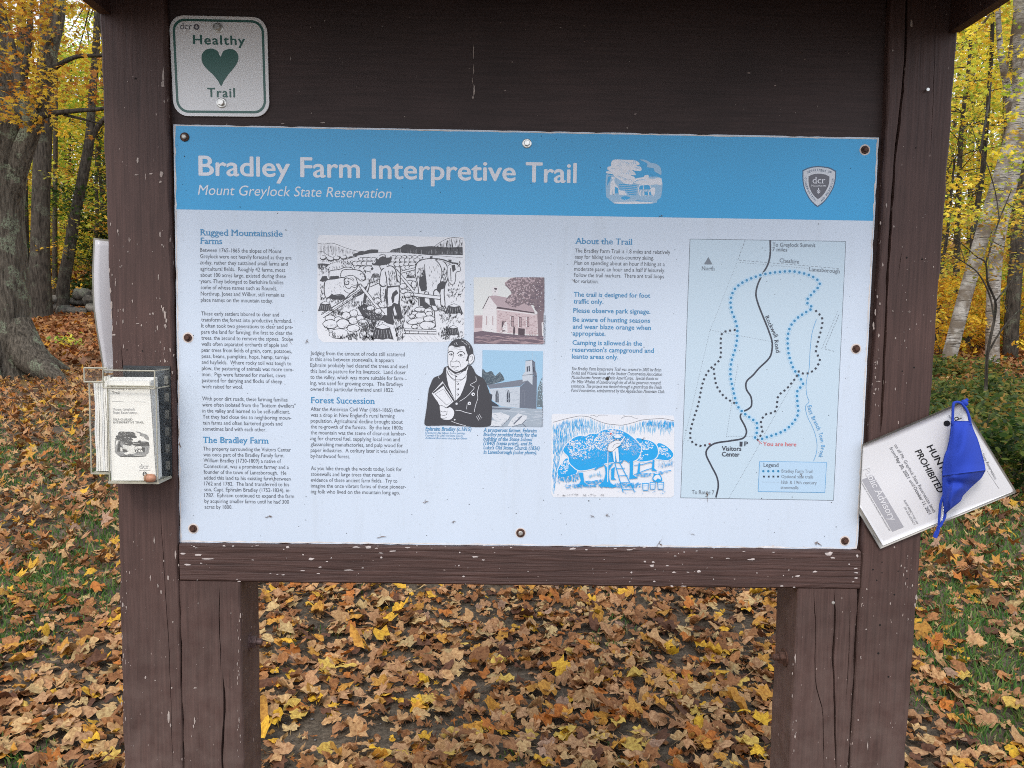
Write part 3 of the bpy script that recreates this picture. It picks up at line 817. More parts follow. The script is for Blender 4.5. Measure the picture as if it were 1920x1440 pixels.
k.line(K, smooth_pts(hill2[:5]), 5); hatch(k, K, hill2, 75, 60, math.pi / 2, 5, .08)
hatch(k, KS, S('110,190 300,180 520,250 480,285 110,285'), 50, 40, math.pi / 2, 4, .1)
k.fill(K, S('95,400 150,395 240,405 200,440 115,468 98,440')); hatch(k, W_, S('95,400 240,405 115,465'), 20, 30, 1.4, 4)
for cx, cy in ((165, 330), (250, 345), (320, 335), (400, 325)):
    k.ell(K, cx, cy, 42, 28, jit=.15); k.ell(W_, cx - 5, cy - 6, 32, 18, jit=.2); hatch(k, K, [(cx - 38, cy), (cx + 38, cy), (cx + 30, cy + 45), (cx - 30, cy + 45)], 8, 22, 1.4, 5)
# flock behind
for row, (y, x0, x1, n, a) in enumerate(((325, 960, 1330, 6, 36), (355, 960, 1290, 6, 40), (345, 590, 780, 4, 34), (395, 520, 740, 4, 44), (405, 950, 1240, 5, 46), (445, 1090, 1230, 3, 44), (455, 560, 720, 3, 55))):
    for i in range(n):
        x = x0 + (x1 - x0) * (i + .3) / n
        k.ell(K, x, y, a * 1.05, a * .66, jit=.12); k.ell(W_, x + 1, y + 1, a * .9, a * .52, jit=.08)
        k.ell(K, x + a * .8, y + 4, a * .25, a * .25); k.line(K, [(x - a * .5, y + a * .5), (x - a * .5, y + a)], 7); k.line(K, [(x + a * .4, y + a * .5), (x + a * .4, y + a)], 7)
def animal(pts, w=9): k.fill(W_, smooth_pts(pts, 4, True)); k.line(K, smooth_pts(pts, 4, True) + [pts[0]], w)
animal(S('230,500 250,480 350,465 420,440 500,450 505,520 480,560 350,575 320,540 300,570 235,570'))
animal(S('370,500 400,470 500,465 580,480 640,520 650,580 600,600 540,560 400,580 365,550'))
k.line(K, smooth_pts(S('590,525 615,515 640,535 645,575 625,590 600,575')), 7); k.ell(K, 622, 548, 5, 5); k.line(K, S('585,530 600,505'), 6)
k.fill(K, S('240,545 340,540 350,575 240,578')); k.fill(K, S('120,600 150,545 200,540 215,580 160,610'))
# ram
animal(S('175,640 200,590 300,575 400,560 420,620 560,620 540,700 480,740 440,780 420,800 380,760 260,770 200,800 175,740'), 11)
animal(S('405,570 450,538 515,540 545,575 560,635 548,668 520,676 490,664 465,690 415,660'), 8)
k.line(K, smooth_pts(S('470,575 430,565 405,595 415,635 450,640 460,610 440,600')), 11); k.line(K, smooth_pts(S('480,560 505,570 520,585')), 6); k.ell(K, 508, 598, 7, 5); k.ell(K, 546, 650, 6, 4); hatch(k, K, S('405,570 470,545 480,575 420,640'), 8, 20, 1.0, 4)
k.line(K, S('480,580 500,590 520,585'), 6); k.line(K, S('490,640 530,655 550,635'), 6); k.line(K, smooth_pts(S('400,700 430,730 480,740 520,700')), 6)
k.fill(K, S('215,800 260,745 300,770 380,765 430,800 380,820 300,815')); hatch(k, K, S('120,770 430,790 420,840 200,830'), 45, 36, 2.0, 6)
hatch(k, KS, S('200,600 390,580 400,740 200,740'), 22, 26, 1.2, 4)
# long pole and bar
def beam(a, b, w, edge=8):
    k.line(K, [a, b], w + edge * 2); k.line(W_, [a, b], w)
beam((150, 1010), (640, 690), 34); k.line(K, [(140, 975), (480, 780)], 6); k.line(K, [(190, 985), (500, 790)], 5)
k.fill(K, S('495,775 590,710 665,655 690,650 690,700 600,760 510,800')); hatch(k, W_, S('500,775 680,660 680,700 520,795'), 14, 25, -.6, 3)
beam((700, 650), (840, 590), 30); k.fill(K, S('620,850 640,740 690,620 710,630 670,780 650,855')); beam((690, 640), (655, 740), 16, 6)
# big branch shadow
k.fill(K, S('560,910 640,860 700,900 780,930 800,980 905,1000 920,1060 850,1060 700,1050 620,1010'))
hatch(k, W_, S('600,900 760,930 880,1020 700,1040'), 34, 30, .8, 4)
hatch(k, K, S('450,840 700,800 760,860 560,900'), 60, 40, 1.9, 6)
hatch(k, K, S('620,980 900,1000 880,1090 640,1090'), 70, 40, 2.2, 6)
beam((590, 650), (865, 995), 26, 7); k.ell(K, 590, 652, 18, 24); k.ell(W_, 592, 655, 10, 15)
# stones at left
def stone(x, y, a, b, rot=0):
    k.ell(K, x, y, a + 5, b + 5, rot=rot, jit=.07); k.ell(W_, x, y, a - 3, b - 3, rot=rot, jit=.06)
    hatch(k, KS, [(x - a * .1, y), (x + a * .7, y), (x + a * .6, y + b * .6), (x, y + b * .7)], 9, a * .3, 1.1, 4)
for q in ((245, 1035, 60, 40), (425, 1000, 50, 42), (515, 975, 45, 42), (335, 1045, 45, 30), (245, 1100, 85, 50), (390, 1095, 72, 55), (510, 1060, 52, 42), (590, 1030, 45, 32), (625, 1085, 60, 38), (510, 1150, 72, 42), (340, 1210, 115, 55), (790, 830, 40, 34), (860, 870, 60, 40), (800, 950, 40, 32), (710, 915, 45, 28), (1090, 660, 40, 30), (1170, 620, 45, 28), (1180, 680, 46, 30), (1100, 720, 42, 26), (1215, 640, 30, 40), (1145, 760, 48, 30)): stone(*q)
# boy: legs, shirt, hat, arm
k.fill(K, S('880,780 900,660 1045,655 1055,760 1050,860 1085,1030 1060,1050 985,1035 960,960 985,1080 975,1110 900,1090 860,1060 905,1050 900,900'))
k.fill(W_, S('915,680 1035,665 1045,740 1030,870 980,850 950,890 910,900 905,800')); k.fill(W_, S('985,890 1020,1000 990,1000 975,930'))
k.fill(K, S('965,740 1010,700 1035,740 990,780 985,840 965,860 950,800')); k.line(K, S('910,680 905,780 915,880'), 8)
k.fill(W_, S('835,480 880,440 950,425 1000,470 1020,580 1045,620 1040,660 905,665 890,600 860,660 815,640 820,560'))
k.line(K, smooth_pts(S('835,480 880,440 950,425 1000,470 1020,580 1045,620')), 11); k.line(K, smooth_pts(S('835,480 820,560 815,640 850,665 890,650')), 9)
k.line(K, S('880,490 895,560 905,665'), 11); k.line(K, S('905,665 1045,655'), 11); hatch(k, K, S('900,460 1000,470 1035,620 920,640'), 46, 44, 1.5, 6)
k.fill(W_, S('830,670 880,690 870,840 835,840')); k.line(K, S('828,670 825,740 835,840'), 8); k.line(K, S('885,690 880,780 872,840'), 9)
k.line(K, S('812,630 850,665 892,655'), 9)
k.fill(K, S('738,415 770,380 785,330 830,290 880,292 895,330 960,322 950,370 900,410 850,425 800,420')); k.fill(W_, S('785,340 800,315 840,298 870,298 885,318 850,312 815,330 800,350'))
k.fill(W_, S('825,420 890,412 900,440 850,455')); k.line(K, S('815,425 830,465 855,455'), 7)
# harness poles
beam((1045, 520), (1210, 720), 22, 7); beam((1060, 500), (1230, 455), 16, 6); k.line(K, S('1060,440 1055,640'), 9); k.line(K, S('1010,460 1060,520'), 8)
# ox
ox = smooth_pts(S('1240,440 1270,380 1350,350 1470,345 1560,380 1600,450 1605,560 1570,650 1560,750 1570,880 1535,880 1525,760 1500,690 1440,720 1450,860 1490,930 1440,930 1400,800 1380,720 1330,740 1330,880 1280,900 1275,740 1260,620 1235,520'), 4, True)
k.line(K, ox + [ox[0]], 20); k.fill(W_, ox)
k.fill(K, S('1330,420 1350,560 1370,700 1340,720 1300,720 1270,640 1280,560 1320,540')); k.fill(K, S('1275,760 1345,760 1330,890 1285,895')); k.fill(K, S('1390,760 1445,760 1460,890 1400,880'))
k.fill(K, S('1490,640 1540,600 1590,610 1560,690 1530,700 1520,750 1475,700')); k.line(W_, smooth_pts(S('1350,400 1355,500 1375,640 1365,740')), 13); k.line(K, smooth_pts(S('1338,400 1345,500 1362,640')), 7)
k.line(K, smooth_pts(S('1460,350 1520,420 1540,520 1520,620')), 10); hatch(k, K, S('1250,450 1330,430 1320,560 1260,560'), 34, 40, 1.7, 6); hatch(k, K, S('1380,420 1500,400 1530,600 1400,680'), 24, 36, 1.5, 5); hatch(k, K, S('1545,400 1600,470 1590,600 1545,600'), 40, 40, 1.6, 6)
beam((1190, 755), (1520, 795), 30, 8); k.ell(K, 1195, 758, 22, 26); k.ell(W_, 1195, 758, 13, 16)
k.line(K, smooth_pts(S('1470,345 1560,360 1640,390 1730,400')), 24); k.line(W_, smooth_pts(S('1490,352 1560,368 1640,395 1700,402')), 8)
hd_ = smooth_pts(S('1610,430 1680,400 1740,430 1750,480 1700,500 1690,600 1660,640 1625,610 1610,520'), 4, True); k.line(K, hd_, 12); k.fill(W_, hd_)
k.line(K, S('1640,450 1645,600'), 9); k.fill(K, S('1650,420 1690,410 1700,470 1665,500')); k.line(K, smooth_pts(S('1720,440 1750,400 1740,370')), 9); k.fill(K, S('1615,350 1650,352 1650,385 1615,380')); k.fill(K, S('1400,312 1430,312 1430,345 1400,345'))
k.line(K, S('1350,840 1310,890 1370,855'), 8); k.line(K, S('1350,850 1400,890 1450,950 1465,1130'), 9); k.fill(K, S('1310,890 1350,850 1410,900 1330,920'))
# sledge of stones
for q in ((1285, 930, 65, 26), (1380, 950, 45, 35), (1225, 975, 35, 22), (1190, 1010, 34, 26), (1300, 1000, 68, 34), (1390, 980, 40, 28), (1240, 1065, 100, 32, -.2), (1390, 1040, 66, 34), (1225, 1130, 36, 24), (1370, 1115, 92, 46)): stone(*q)
beam((1095, 1195), (1475, 1200), 22, 8); beam((1110, 1165), (1470, 1175), 14, 7); k.line(K, S('1090,1130 1120,1210'), 10)
for x in (1160, 1265, 1370): k.line(K, [(x, 1180), (x, 1215)], 7)
for x in (1150, 1210, 1270, 1330, 1390, 1440): k.line(K, [(x, 1235), (x + 60, 1290)], 4, taper=True)
# stumps
def stump(x, y, w, h):
    k.fill(K, [(x - w * .5, y), (x + w * .5, y), (x + w * .75, y + h), (x + w * .35, y + h * .9), (x, y + h), (x - w * .4, y + h * .92), (x - w * .78, y + h)])
    k.fill(W_, [(x - w * .5, y), (x, y - h * .28), (x + w * .5, y), (x, y + h * .14)]); k.line(K, [(x - w * .5, y), (x, y - h * .3), (x + w * .52, y), (x, y + h * .15), (x - w * .5, y)], 6)
    for i in range(6):
        t = -.42 + i * .17; k.line(W_, [(x + t * w, y + h * .2), (x + t * w * 1.35, y + h * .85)], w * .055, taper=True)
stump(850, 1140, 170, 140); stump(1680, 890, 140, 90); stump(1670, 1140, 100, 90); stump(185, 860, 110, 90); stump(770, 520, 70, 40); stump(1175, 535, 70, 30)
# grass
for poly, n, ln in ((S('360,1250 760,1180 760,1300 380,1290'), 130, 50), (S('570,1160 760,1090 760,1190 600,1200'), 60, 46), (S('980,1150 1090,1120 1100,1300 1000,1300'), 50, 50), (S('1060,780 1270,800 1240,890 1080,860'), 60, 40), (S('1480,900 1620,930 1600,980 1500,960'), 40, 40), (S('1490,1230 1600,1150 1630,1240 1560,1300'), 45, 45),
                    (S('1600,700 1790,690 1780,790 1600,780'), 30, 25), (S('260,950 420,930 400,1000 260,1020'), 50, 36), (S('560,1100 780,1080 760,1180 600,1170'), 50, 45), (S('1560,1180 1620,1150 1630,1240 1590,1240'), 30, 30), (S('370,380 510,370 500,410 370,410'), 24, 20), (S('150,470 240,450 230,520 150,520'), 14, 22), (S('1050,930 1150,900 1130,1000 1060,1000'), 18, 30), (S('1120,500 1240,490 1240,560 1120,560'), 16, 26), (S('160,1110 220,1200 260,1260 380,1280 300,1230'), 26, 40), (S('1530,1010 1700,1010 1680,1060 1540,1050'), 18, 28), (S('950,1000 1130,1020 1100,1120 1000,1120'), 30, 40)):
    hatch(k, K, poly, n, ln, -1.9 if rnd.random() < .5 else -1.2, 6, .3)
for poly, n, ln, an in ((S('1560,600 1800,600 1790,860 1640,860 1600,760'), 60, 26, -1.4), (S('1500,980 1800,960 1790,1120 1700,1090 1520,1200'), 70, 30, -1.5), (S('130,620 175,620 170,840 120,840'), 24, 28, -1.3), (S('640,560 820,560 800,640 660,640'), 40, 26, -1.4), (S('120,470 500,400 480,450 240,480 110,540'), 40, 22, -1.4), (S('700,760 870,700 880,900 760,860'), 40, 30, -1.6), (S('1070,880 1230,900 1150,1100 1090,1090'), 60, 34, -1.6), (S('300,880 560,800 560,900 420,940'), 50, 30, -1.7), (S('1560,1230 1790,1200 1780,1290 1560,1295'), 36, 34, -1.2)):
    hatch(k, K, poly, n, ln, an, 5, .3)
k.build({W_: 'drawing_paper', K: 'ink_drawing', KS: 'ink_drawing'}, panel)

# --- sepia photograph of the stone school
k = Ink(YA - .0003); k.T = zoomT(880, 510, 9.6); k.clip = (78, 95, 1352, 1300)
k.fill('sepia_sky', S('78,78 1355,95 1330,1305 80,1290'))
k.fill('sepia_wall', S('85,780 245,775 245,1010 235,1060 85,1090')); k.fill('sepia_wall_shade', S('100,800 235,795 230,1000 100,1010'))
k.fill('sepia_pale', S('355,440 480,620 490,1085 230,1045 245,660')); k.fill('sepia_wall', S('490,640 1230,760 1230,1130 490,1090'))
k.fill('sepia_roof', S('355,440 440,415 720,470 1100,580 1190,740 500,620')); k.fill('sepia_dark', S('480,620 1190,730 1190,750 480,655'))
k.fill('sepia_pale', S('500,662 1180,755 1180,772 500,682'))
k.line('sepia_dark', S('355,440 240,665'), 14); k.line('sepia_pale', S('362,450 495,640'), 16)
k.fill('sepia_pale', S('400,270 520,270 520,420 420,425')); k.fill('sepia_dark', S('445,285 500,292 490,325 455,318')); k.ell('sepia_dark', 463, 352, 9, 14)
for x, y, w, h in ((305, 790, 16, 170), (415, 790, 16, 170), (755, 795, 50, 190), (895, 808, 46, 186), (1038, 815, 40, 175)):
    k.fill('sepia_dark' if w > 20 else 'sepia_wall_shade', [(x, y), (x + w, y + 4), (x + w, y + h), (x, y + h - 6)])
    if w > 20: k.fill('sepia_wall_shade', [(x + 8, y + 12), (x + w - 8, y + 14), (x + w - 8, y + h - 12), (x + 8, y + h - 12)]); k.line('sepia_pale', [(x - 10, y), (x - 10, y + h)], 12); k.line('sepia_dark', [(x + 8, y + h / 2), (x + w - 8, y + h / 2)], 8)
k.fill('sepia_dark', S('585,885 655,885 650,1060 580,1020')); k.fill('sepia_pale', S('640,900 680,905 690,1080 560,1105 600,990')); k.ell('sepia_pale', 620, 1080, 64, 30); k.ell('sepia_dark', 620, 1060, 34, 12)
hatch(k, 'sepia_wall_shade', S('500,690 740,720 740,1100 500,1080'), 60, 40, 0.1, 12, .1); hatch(k, 'sepia_wall_shade', S('810,740 1220,790 1220,1120 810,1000'), 70, 40, .1, 12, .1)
k.fill('sepia_ground', S('80,1085 230,1060 490,1095 900,1135 1330,1150 1330,1305 80,1290')); hatch(k, 'sepia_wall_shade', S('80,1120 1320,1170 1320,1290 80,1280'), 70, 200, .1, 9, .04)
k.fill('sepia_dark', S('880,1010 1000,1020 995,1145 880,1130')); k.fill('sepia_dark', S('795,985 818,985 825,1060 812,1140 795,1140 785,1080')); k.line('sepia_pale', S('1005,1020 1005,1140'), 10)
hatch(k, 'sepia_wall_shade', S('1030,1040 1200,1060 1200,1150 1030,1140'), 30, 40, 1.2, 9)
k.fill('sepia_tree', S('1225,560 1300,400 1345,400 1330,1150 1240,1150 1225,800'))
tree_c = smooth_pts(S('640,220 720,130 850,96 1350,98 1350,720 1200,700 1160,600 1060,600 1000,560 900,600 830,640 740,610 680,560 640,530 700,440 760,380 700,290'), 3, True)
k.fill('sepia_tree', tree_c)
for _ in range(420):
    for _t in range(20):
        x, y = rnd.uniform(630, 1350), rnd.uniform(100, 700)
        if inside(tree_c, x, y): break
    dark = (x - 950) / 400 + (y - 200) / 500
    k.ell('sepia_leaf' if rnd.random() > dark * .9 else 'sepia_ground', x, y, rnd.uniform(8, 26), rnd.uniform(6, 16), n=7, rot=rnd.uniform(0, 3), jit=.3)
    if rnd.random() < .16: k.ell('sepia_pale', x, y, rnd.uniform(4, 12), rnd.uniform(4, 9), n=6, jit=.3)
k.fill('sepia_pale', S('1170,715 1205,710 1215,760 1180,765')); k.fill('sepia_pale', S('1300,910 1330,900 1330,1160 1310,1140'))
k.build({m: 'school_photo' for m in k.b}, panel)

# --- colour photograph of the stone church
k = Ink(YA - .0005); k.clip = (742, 218, 1428, 1082); k.T = zoomT(780, 620, 6.0)
k.fill('church_sky', S('748,218 1430,232 1412,1085 742,1075')); 
tc = smooth_pts(S('748,430 790,470 850,455 890,510 940,470 985,520 990,560 930,580 800,610 748,560'), 3, True)
k.fill('church_tree', tc)
for _ in range(120):
    x, y = rnd.uniform(750, 990), rnd.uniform(440, 600)
    if inside(tc, x, y): k.ell('church_leaf', x, y, rnd.uniform(5, 14), rnd.uniform(4, 9), n=6, jit=.3)
k.fill('church_leaf', S('1370,640 1420,520 1425,860 1360,860')); hatch(k, 'church_sky_low', S('1370,620 1420,520 1425,860 1370,860'), 30, 22, 1.2, 6)
k.fill('church_wall', S('825,655 1170,632 1165,870 960,850 860,780')); k.fill('church_shade', S('1170,632 1255,560 1310,610 1310,500 1360,520 1355,880 1165,868'))
k.fill('church_roof', S('800,610 1190,550 1250,565 1170,625 830,652')); k.fill('church_wall', S('1195,500 1312,492 1310,612 1255,560 1200,575'))
k.fill('church_wall', S('1232,340 1305,330 1312,492 1200,500 1228,460')); k.fill('church_shade', S('1305,330 1340,360 1345,450 1360,480 1358,520 1312,492'))
k.line('church_dark', S('1196,502 1312,492 1360,522'), 5); k.line('church_dark', S('1230,342 1306,330 1342,360'), 5)
for x, y0, y1 in ((1237, 268, 340), (1310, 245, 335), (1342, 290, 360), (1205, 440, 500), (1355, 430, 500)): k.line('church_wall', [(x, y0), (x, y1)], 6, taper=True)
k.fill('church_dark', S('1245,405 1258,400 1260,460 1246,462')); k.fill('church_dark', S('1266,398 1280,395 1282,458 1268,460')); k.fill('church_dark', S('1318,405 1332,415 1334,470 1320,465'))
for x in (912, 1038):
    k.fill('church_dark', [(x - 18, 805), (x - 18, 715), (x - 8, 680), (x, 668), (x + 10, 680), (x + 18, 715), (x + 18, 808)]); k.line('church_wall', [(x, 680), (x, 805)], 5)
k.line('church_roof', smooth_pts(S('1190,830 1192,700 1206,672 1220,700 1220,840')), 6)
hatch(k, 'church_ground', S('840,670 1165,645 1160,860 960,845'), 70, 22, 0, 4, .1)
k.fill('church_dark', S('820,700 860,720 850,790 900,820 940,850 860,860 830,820'))
k.fill('church_ground', S('820,850 960,855 1165,872 1420,880 1414,1085 742,1075')); hatch(k, 'church_wall', S('900,880 1400,890 1400,1060 1000,1000'), 40, 90, .05, 5, .05)
k.fill('church_shade', S('840,862 1080,876 1050,890 840,884'))
for q in ('860,925 960,920 1060,960 1040,1000 1000,1035 880,1000 850,960', '1150,930 1250,960 1240,1000 1190,1050 1080,1080 1030,1070 1080,990', '840,1010 930,1010 1000,1040 960,1075 840,1078'):
    k.fill('church_stone', S(q)); k.line('church_shade', S(q)[2:5], 7); hatch(k, 'church_ground', S(q), 12, 40, .4, 6)
k.line('church_shade', S('1190,960 1100,1050'), 14); k.line('church_shade', S('1200,1050 1235,1080'), 9)
k.build({m: 'church_photo' for m in k.b}, panel)

# --- ink portrait
k = Ink(YA - .0008); k.T = zoomT(780, 620, 6.0)
k.fill(K, smooth_pts(S('100,1060 105,960 120,860 140,680 165,600 200,530 270,500 300,470 345,400 590,385 640,420 680,490 760,540 800,620 840,740 855,840 850,1000 830,1070 700,1085 560,1075 350,1065 200,1068'), 4, True))
k.fill(K, smooth_pts(S('362,190 380,150 410,115 450,96 500,92 560,105 610,150 640,210 640,280 600,300 575,345 560,320 400,200'), 4, True))
k.fill(W_, S('345,400 360,430 440,490 560,450 590,392 575,470 565,560 530,660 500,730 445,790 400,700 365,620 345,520 340,440'))
face = smooth_pts(S('362,200 380,175 410,168 450,188 500,178 545,176 565,230 585,290 590,370 560,410 500,450 450,465 400,440 365,400 358,330 362,250'), 4, True)
k.fill(W_, face); k.line(K, smooth_pts(S('362,200 358,330 365,400 400,440 450,465 500,450 560,410 590,370')), 6)
ear = smooth_pts(S('590,300 610,270 640,262 655,290 650,340 620,375 600,375 590,340'), 4, True); k.fill(W_, ear); k.line(K, ear + [ear[0]], 6); k.line(K, smooth_pts(S('605,300 630,285 635,320 610,345')), 4)
k.fill(K, S('575,300 590,250 600,290 585,340 560,345')); 
for q, w in (('365,250 385,232 415,240 425,262', 9), ('460,262 490,238 530,240 552,268', 9), ('375,268 395,258 412,270 395,278 375,268', 5), ('475,280 500,265 525,275 505,288 475,280', 5), ('425,262 415,310 400,345 425,352 450,345 462,340', 5), ('455,330 470,345 490,350', 5),
             ('385,395 420,405 455,408 485,398', 7), ('400,415 430,422 460,418', 4), ('480,340 500,380 505,410', 4), ('388,340 392,370 385,385', 4), ('430,440 460,448 480,442', 4), ('420,180 450,195 500,190', 3), ('400,210 450,205 520,215', 3), ('525,300 545,305', 3), ('520,350 530,360', 3)):
    k.line(K, smooth_pts(S(q), 4), w)
k.ell(K, 397, 266, 8, 9); k.ell(K, 505, 276, 9, 10)
for q, w in (('345,440 380,510 440,550 520,545 565,500 580,440', 5), ('350,470 385,520 440,565 500,562 560,520', 4), ('360,430 400,490 440,500 500,480 560,430', 5), ('443,495 445,620 447,790', 5), ('400,470 410,500', 3)):
    k.line(K, smooth_pts(S(q), 4), w)
for y in (597, 658, 718): k.ell(K, 470, y, 13, 12); k.ell(W_, 468, y - 2, 7, 6)
k.ell(K, 455, 515, 9, 8)
for q, w in (('490,795 560,750 620,690 655,640 610,608 675,570 672,515', 5), ('712,610 690,700 695,760 670,840 655,915', 5), ('445,895 500,900 560,920 625,935', 6), ('400,1020 470,1045 560,1070', 5), ('575,830 568,885', 4), ('680,965 705,1010', 4), ('695,950 722,1000', 4), ('712,940 738,985', 4), ('250,515 262,540', 4), ('450,130 465,160', 4), ('430,140 440,160', 3), ('510,115 540,130', 4), ('540,135 575,165', 4), ('560,120 600,160', 3), ('600,170 605,200', 3)):
    k.line(W_, smooth_pts(S(q), 4), w)
for x, y, r in ((643, 715, 19), (600, 818, 19), (457, 822, 13), (436, 1002, 9)): k.ell(W_, x, y, r, r); k.ell(K, x + 4, y + 3, r * .35, r * .35)
k.fill(W_, S('178,705 298,570 440,780 340,865 265,840 240,800')); k.fill(K, S('185,700 305,588 432,782 345,850 210,712')); k.fill(W_, S('200,705 310,620 425,795 350,858'))
for i in range(5): k.line(K, [(300 + i * 6, 590 + i * 14), (432 - i * 2, 780 + i * 4)], 4)
k.line(K, S('215,712 310,655 405,795 345,838 215,712'), 5)
hand = smooth_pts(S('265,870 270,840 310,850 340,870 390,860 430,905 425,960 390,1000 330,1005 280,985 275,940'), 4, True); k.fill(W_, hand); k.line(K, hand + [hand[0]], 5)
for q in ('270,900 300,915 340,905', '275,945 310,955 345,945', '285,985 320,985 345,975', '185,720 200,760 235,790 255,830', '350,905 345,945'): k.line(K, smooth_pts(S(q), 3), 5)
k.build({K: 'ink_portrait', W_: 'portrait_paper'}, panel)

# --- blue drawing of the apple picker
B, BP = 'tree_blue', 'tree_blue_pale'
k = Ink(YA - .0001); k.T = zoomT(1020, 760, 7.385)
k.fill(W_, S('105,130 140,115 1790,140 1805,180 1800,1250 1760,1275 130,1270 100,1220'))
hillp = S('125,235 250,200 400,165 500,148 620,160 700,195 850,250 1000,270 1100,272 1250,235 1350,205 1500,190 1650,185 1800,215 1800,340 1500,320 1200,310 1000,300 850,330 600,340 450,400 330,480 250,620 220,760 180,900 150,1130 120,1130')
k.line(KS, smooth_pts(S('125,235 250,200 400,165 500,148 620,160 700,195 850,250 1000,270 1100,272 1250,235 1350,205 1500,190 1650,185 1800,215'), 5), 7)
hatch(k, BP, hillp, 430, 90, math.pi / 2, 8, .06); hatch(k, B, S('125,300 250,210 600,160 640,250 400,330 250,600 180,900 150,1130 120,1130'), 190, 80, math.pi / 2, 6, .06)
hatch(k, B, S('1300,225 1500,195 1800,215 1800,290 1400,250'), 100, 60, math.pi / 2, 7, .06)
k.line(KS, smooth_pts(S('640,135 700,140 730,160 770,135 880,135')), 3); k.line(KS, smooth_pts(S('1070,180 1120,155 1200,150 1240,170 1300,185')), 3)
def crown(pts, lum):
    c = smooth_pts(S(pts), 4, True); k.line(W_, c + [c[0]], 30); k.fill(B, c); k.line(B, c + [c[0]], 6)
    xs = [p[0] for p in c]; ys = [p[1] for p in c]
    for cx, cy, rx, ry, n in lum:
        for _ in range(int(n * 1.0)):
            a = rnd.uniform(0, 6.28); q = math.sqrt(rnd.random()); x, y = cx + rx * q * math.cos(a), cy + ry * q * math.sin(a)
            if inside(c, x, y): k.ell(W_, x, y, rnd.uniform(5, 13), rnd.uniform(4, 9), n=6, jit=.35)
        for _ in range(n // 5):
            a = rnd.uniform(0, 6.28); q = math.sqrt(rnd.random()); x, y = cx + rx * q * math.cos(a), cy + ry * q * math.sin(a)
            if inside(c, x, y): k.ell(B, x, y, 6, 5, n=6)
    return c
crown('1570,540 1640,540 1720,590 1775,650 1785,700 1720,755 1600,745 1540,720', [(1640, 620, 70, 60, 60), (1700, 690, 60, 30, 16)])
crown('1270,470 1400,480 1500,510 1560,570 1575,660 1540,730 1450,765 1300,770 1290,690', [(1420, 560, 100, 60, 80), (1360, 680, 80, 60, 22), (1320, 740, 40, 30, 14)])
crown('190,930 210,860 260,790 320,735 360,800 440,850 450,930 380,960 300,985 220,985', [(300, 820, 60, 60, 50), (260, 900, 60, 50, 20)])
c0 = crown('270,630 300,560 360,500 430,445 520,425 580,432 640,400 740,395 800,355 900,335 1000,335 1100,365 1200,425 1290,510 1340,580 1330,660 1290,740 1200,775 1100,755 1000,780 850,800 740,850 600,890 480,895 400,840 350,780 340,710', [(470, 590, 130, 120, 150), (640, 520, 70, 110, 90), (830, 500, 130, 130, 230), (960, 380, 130, 45, 60), (1140, 540, 70, 80, 70), (500, 700, 140, 60, 40), (1000, 460, 130, 110, 110), (360, 530, 60, 60, 40)])
for _ in range(520):
    x, y = rnd.uniform(280, 1330), rnd.uniform(345, 760); a = rnd.uniform(-.9, .9) - math.pi / 2
    if inside(c0, x, y) and inside(c0, x, y + 60): k.line(W_, [(x, y), (x + 20 * math.cos(a), y + 20 * math.sin(a))], 5, taper=True)
for _ in range(70):
    x, y = rnd.uniform(1180, 1330), rnd.uniform(480, 680); k.line(W_, [(x, y), (x + 30, y + 14)], 5, taper=True)
for _ in range(90):
    x, y = rnd.uniform(400, 1000), rnd.uniform(700, 850)
    if inside(c0, x, y): k.line(BP, [(x, y), (x + 14, y - 16)], 5, taper=True)
# trunks
k.fill(B, smooth_pts(S('800,800 840,850 850,950 820,1050 770,1120 1000,1130 930,1080 905,1020 900,900 960,800 900,830 870,860 850,830'), 3, True))
k.fill(B, S('475,930 540,930 555,1060 600,1100 480,1100 510,1040')); k.fill(B, S('1185,770 1235,770 1230,960 1300,1010 1180,1020 1190,900')); k.fill(B, S('1505,755 1530,750 1525,870 1570,910 1490,905')); k.fill(B, S('930,880 980,850 970,1000 1000,1030 930,1030'))
k.fill(B, S('1310,800 1330,800 1325,930 1360,950 1290,945')); k.line(B, smooth_pts(S('700,890 760,850 820,830')), 22); k.line(B, smooth_pts(S('1060,800 1110,750 1180,790')), 18); k.line(B, smooth_pts(S('1250,830 1350,820 1490,790 1500,860 1400,900 1250,960')), 10)
k.line(W_, S('885,640 880,1060'), 9); k.line(BP, S('893,640 888,1080'), 4)
hatch(k, B, S('430,1110 1340,1080 1340,1150 430,1140'), 170, 40, -.5, 8, .2); hatch(k, B, S('190,1000 480,960 480,1060 190,1090'), 110, 40, -1.5, 8, .1); hatch(k, B, S('560,1050 800,1030 790,1090 560,1090'), 60, 40, -.3, 8); hatch(k, B, S('1240,960 1750,900 1700,940 1260,1010'), 70, 40, -.1, 7)
hatch(k, B, S('1540,860 1790,800 1790,860 1560,880'), 24, 50, -1.5, 5); hatch(k, BP, S('620,990 800,940 800,1000 620,1010'), 30, 40, -1.5, 6); hatch(k, KS, S('170,1240 840,1230 840,1260 170,1262'), 34, 28, -.9, 5); hatch(k, B, S('1000,1190 1680,1180 1680,1240 1000,1220'), 24, 26, -.5, 4); hatch(k, B, S('280,1110 520,1090 500,1140 300,1160'), 50, 34, -.5, 6)
hatch(k, BP, S('1560,760 1790,770 1790,850 1560,850'), 26, 50, -1.5, 4)
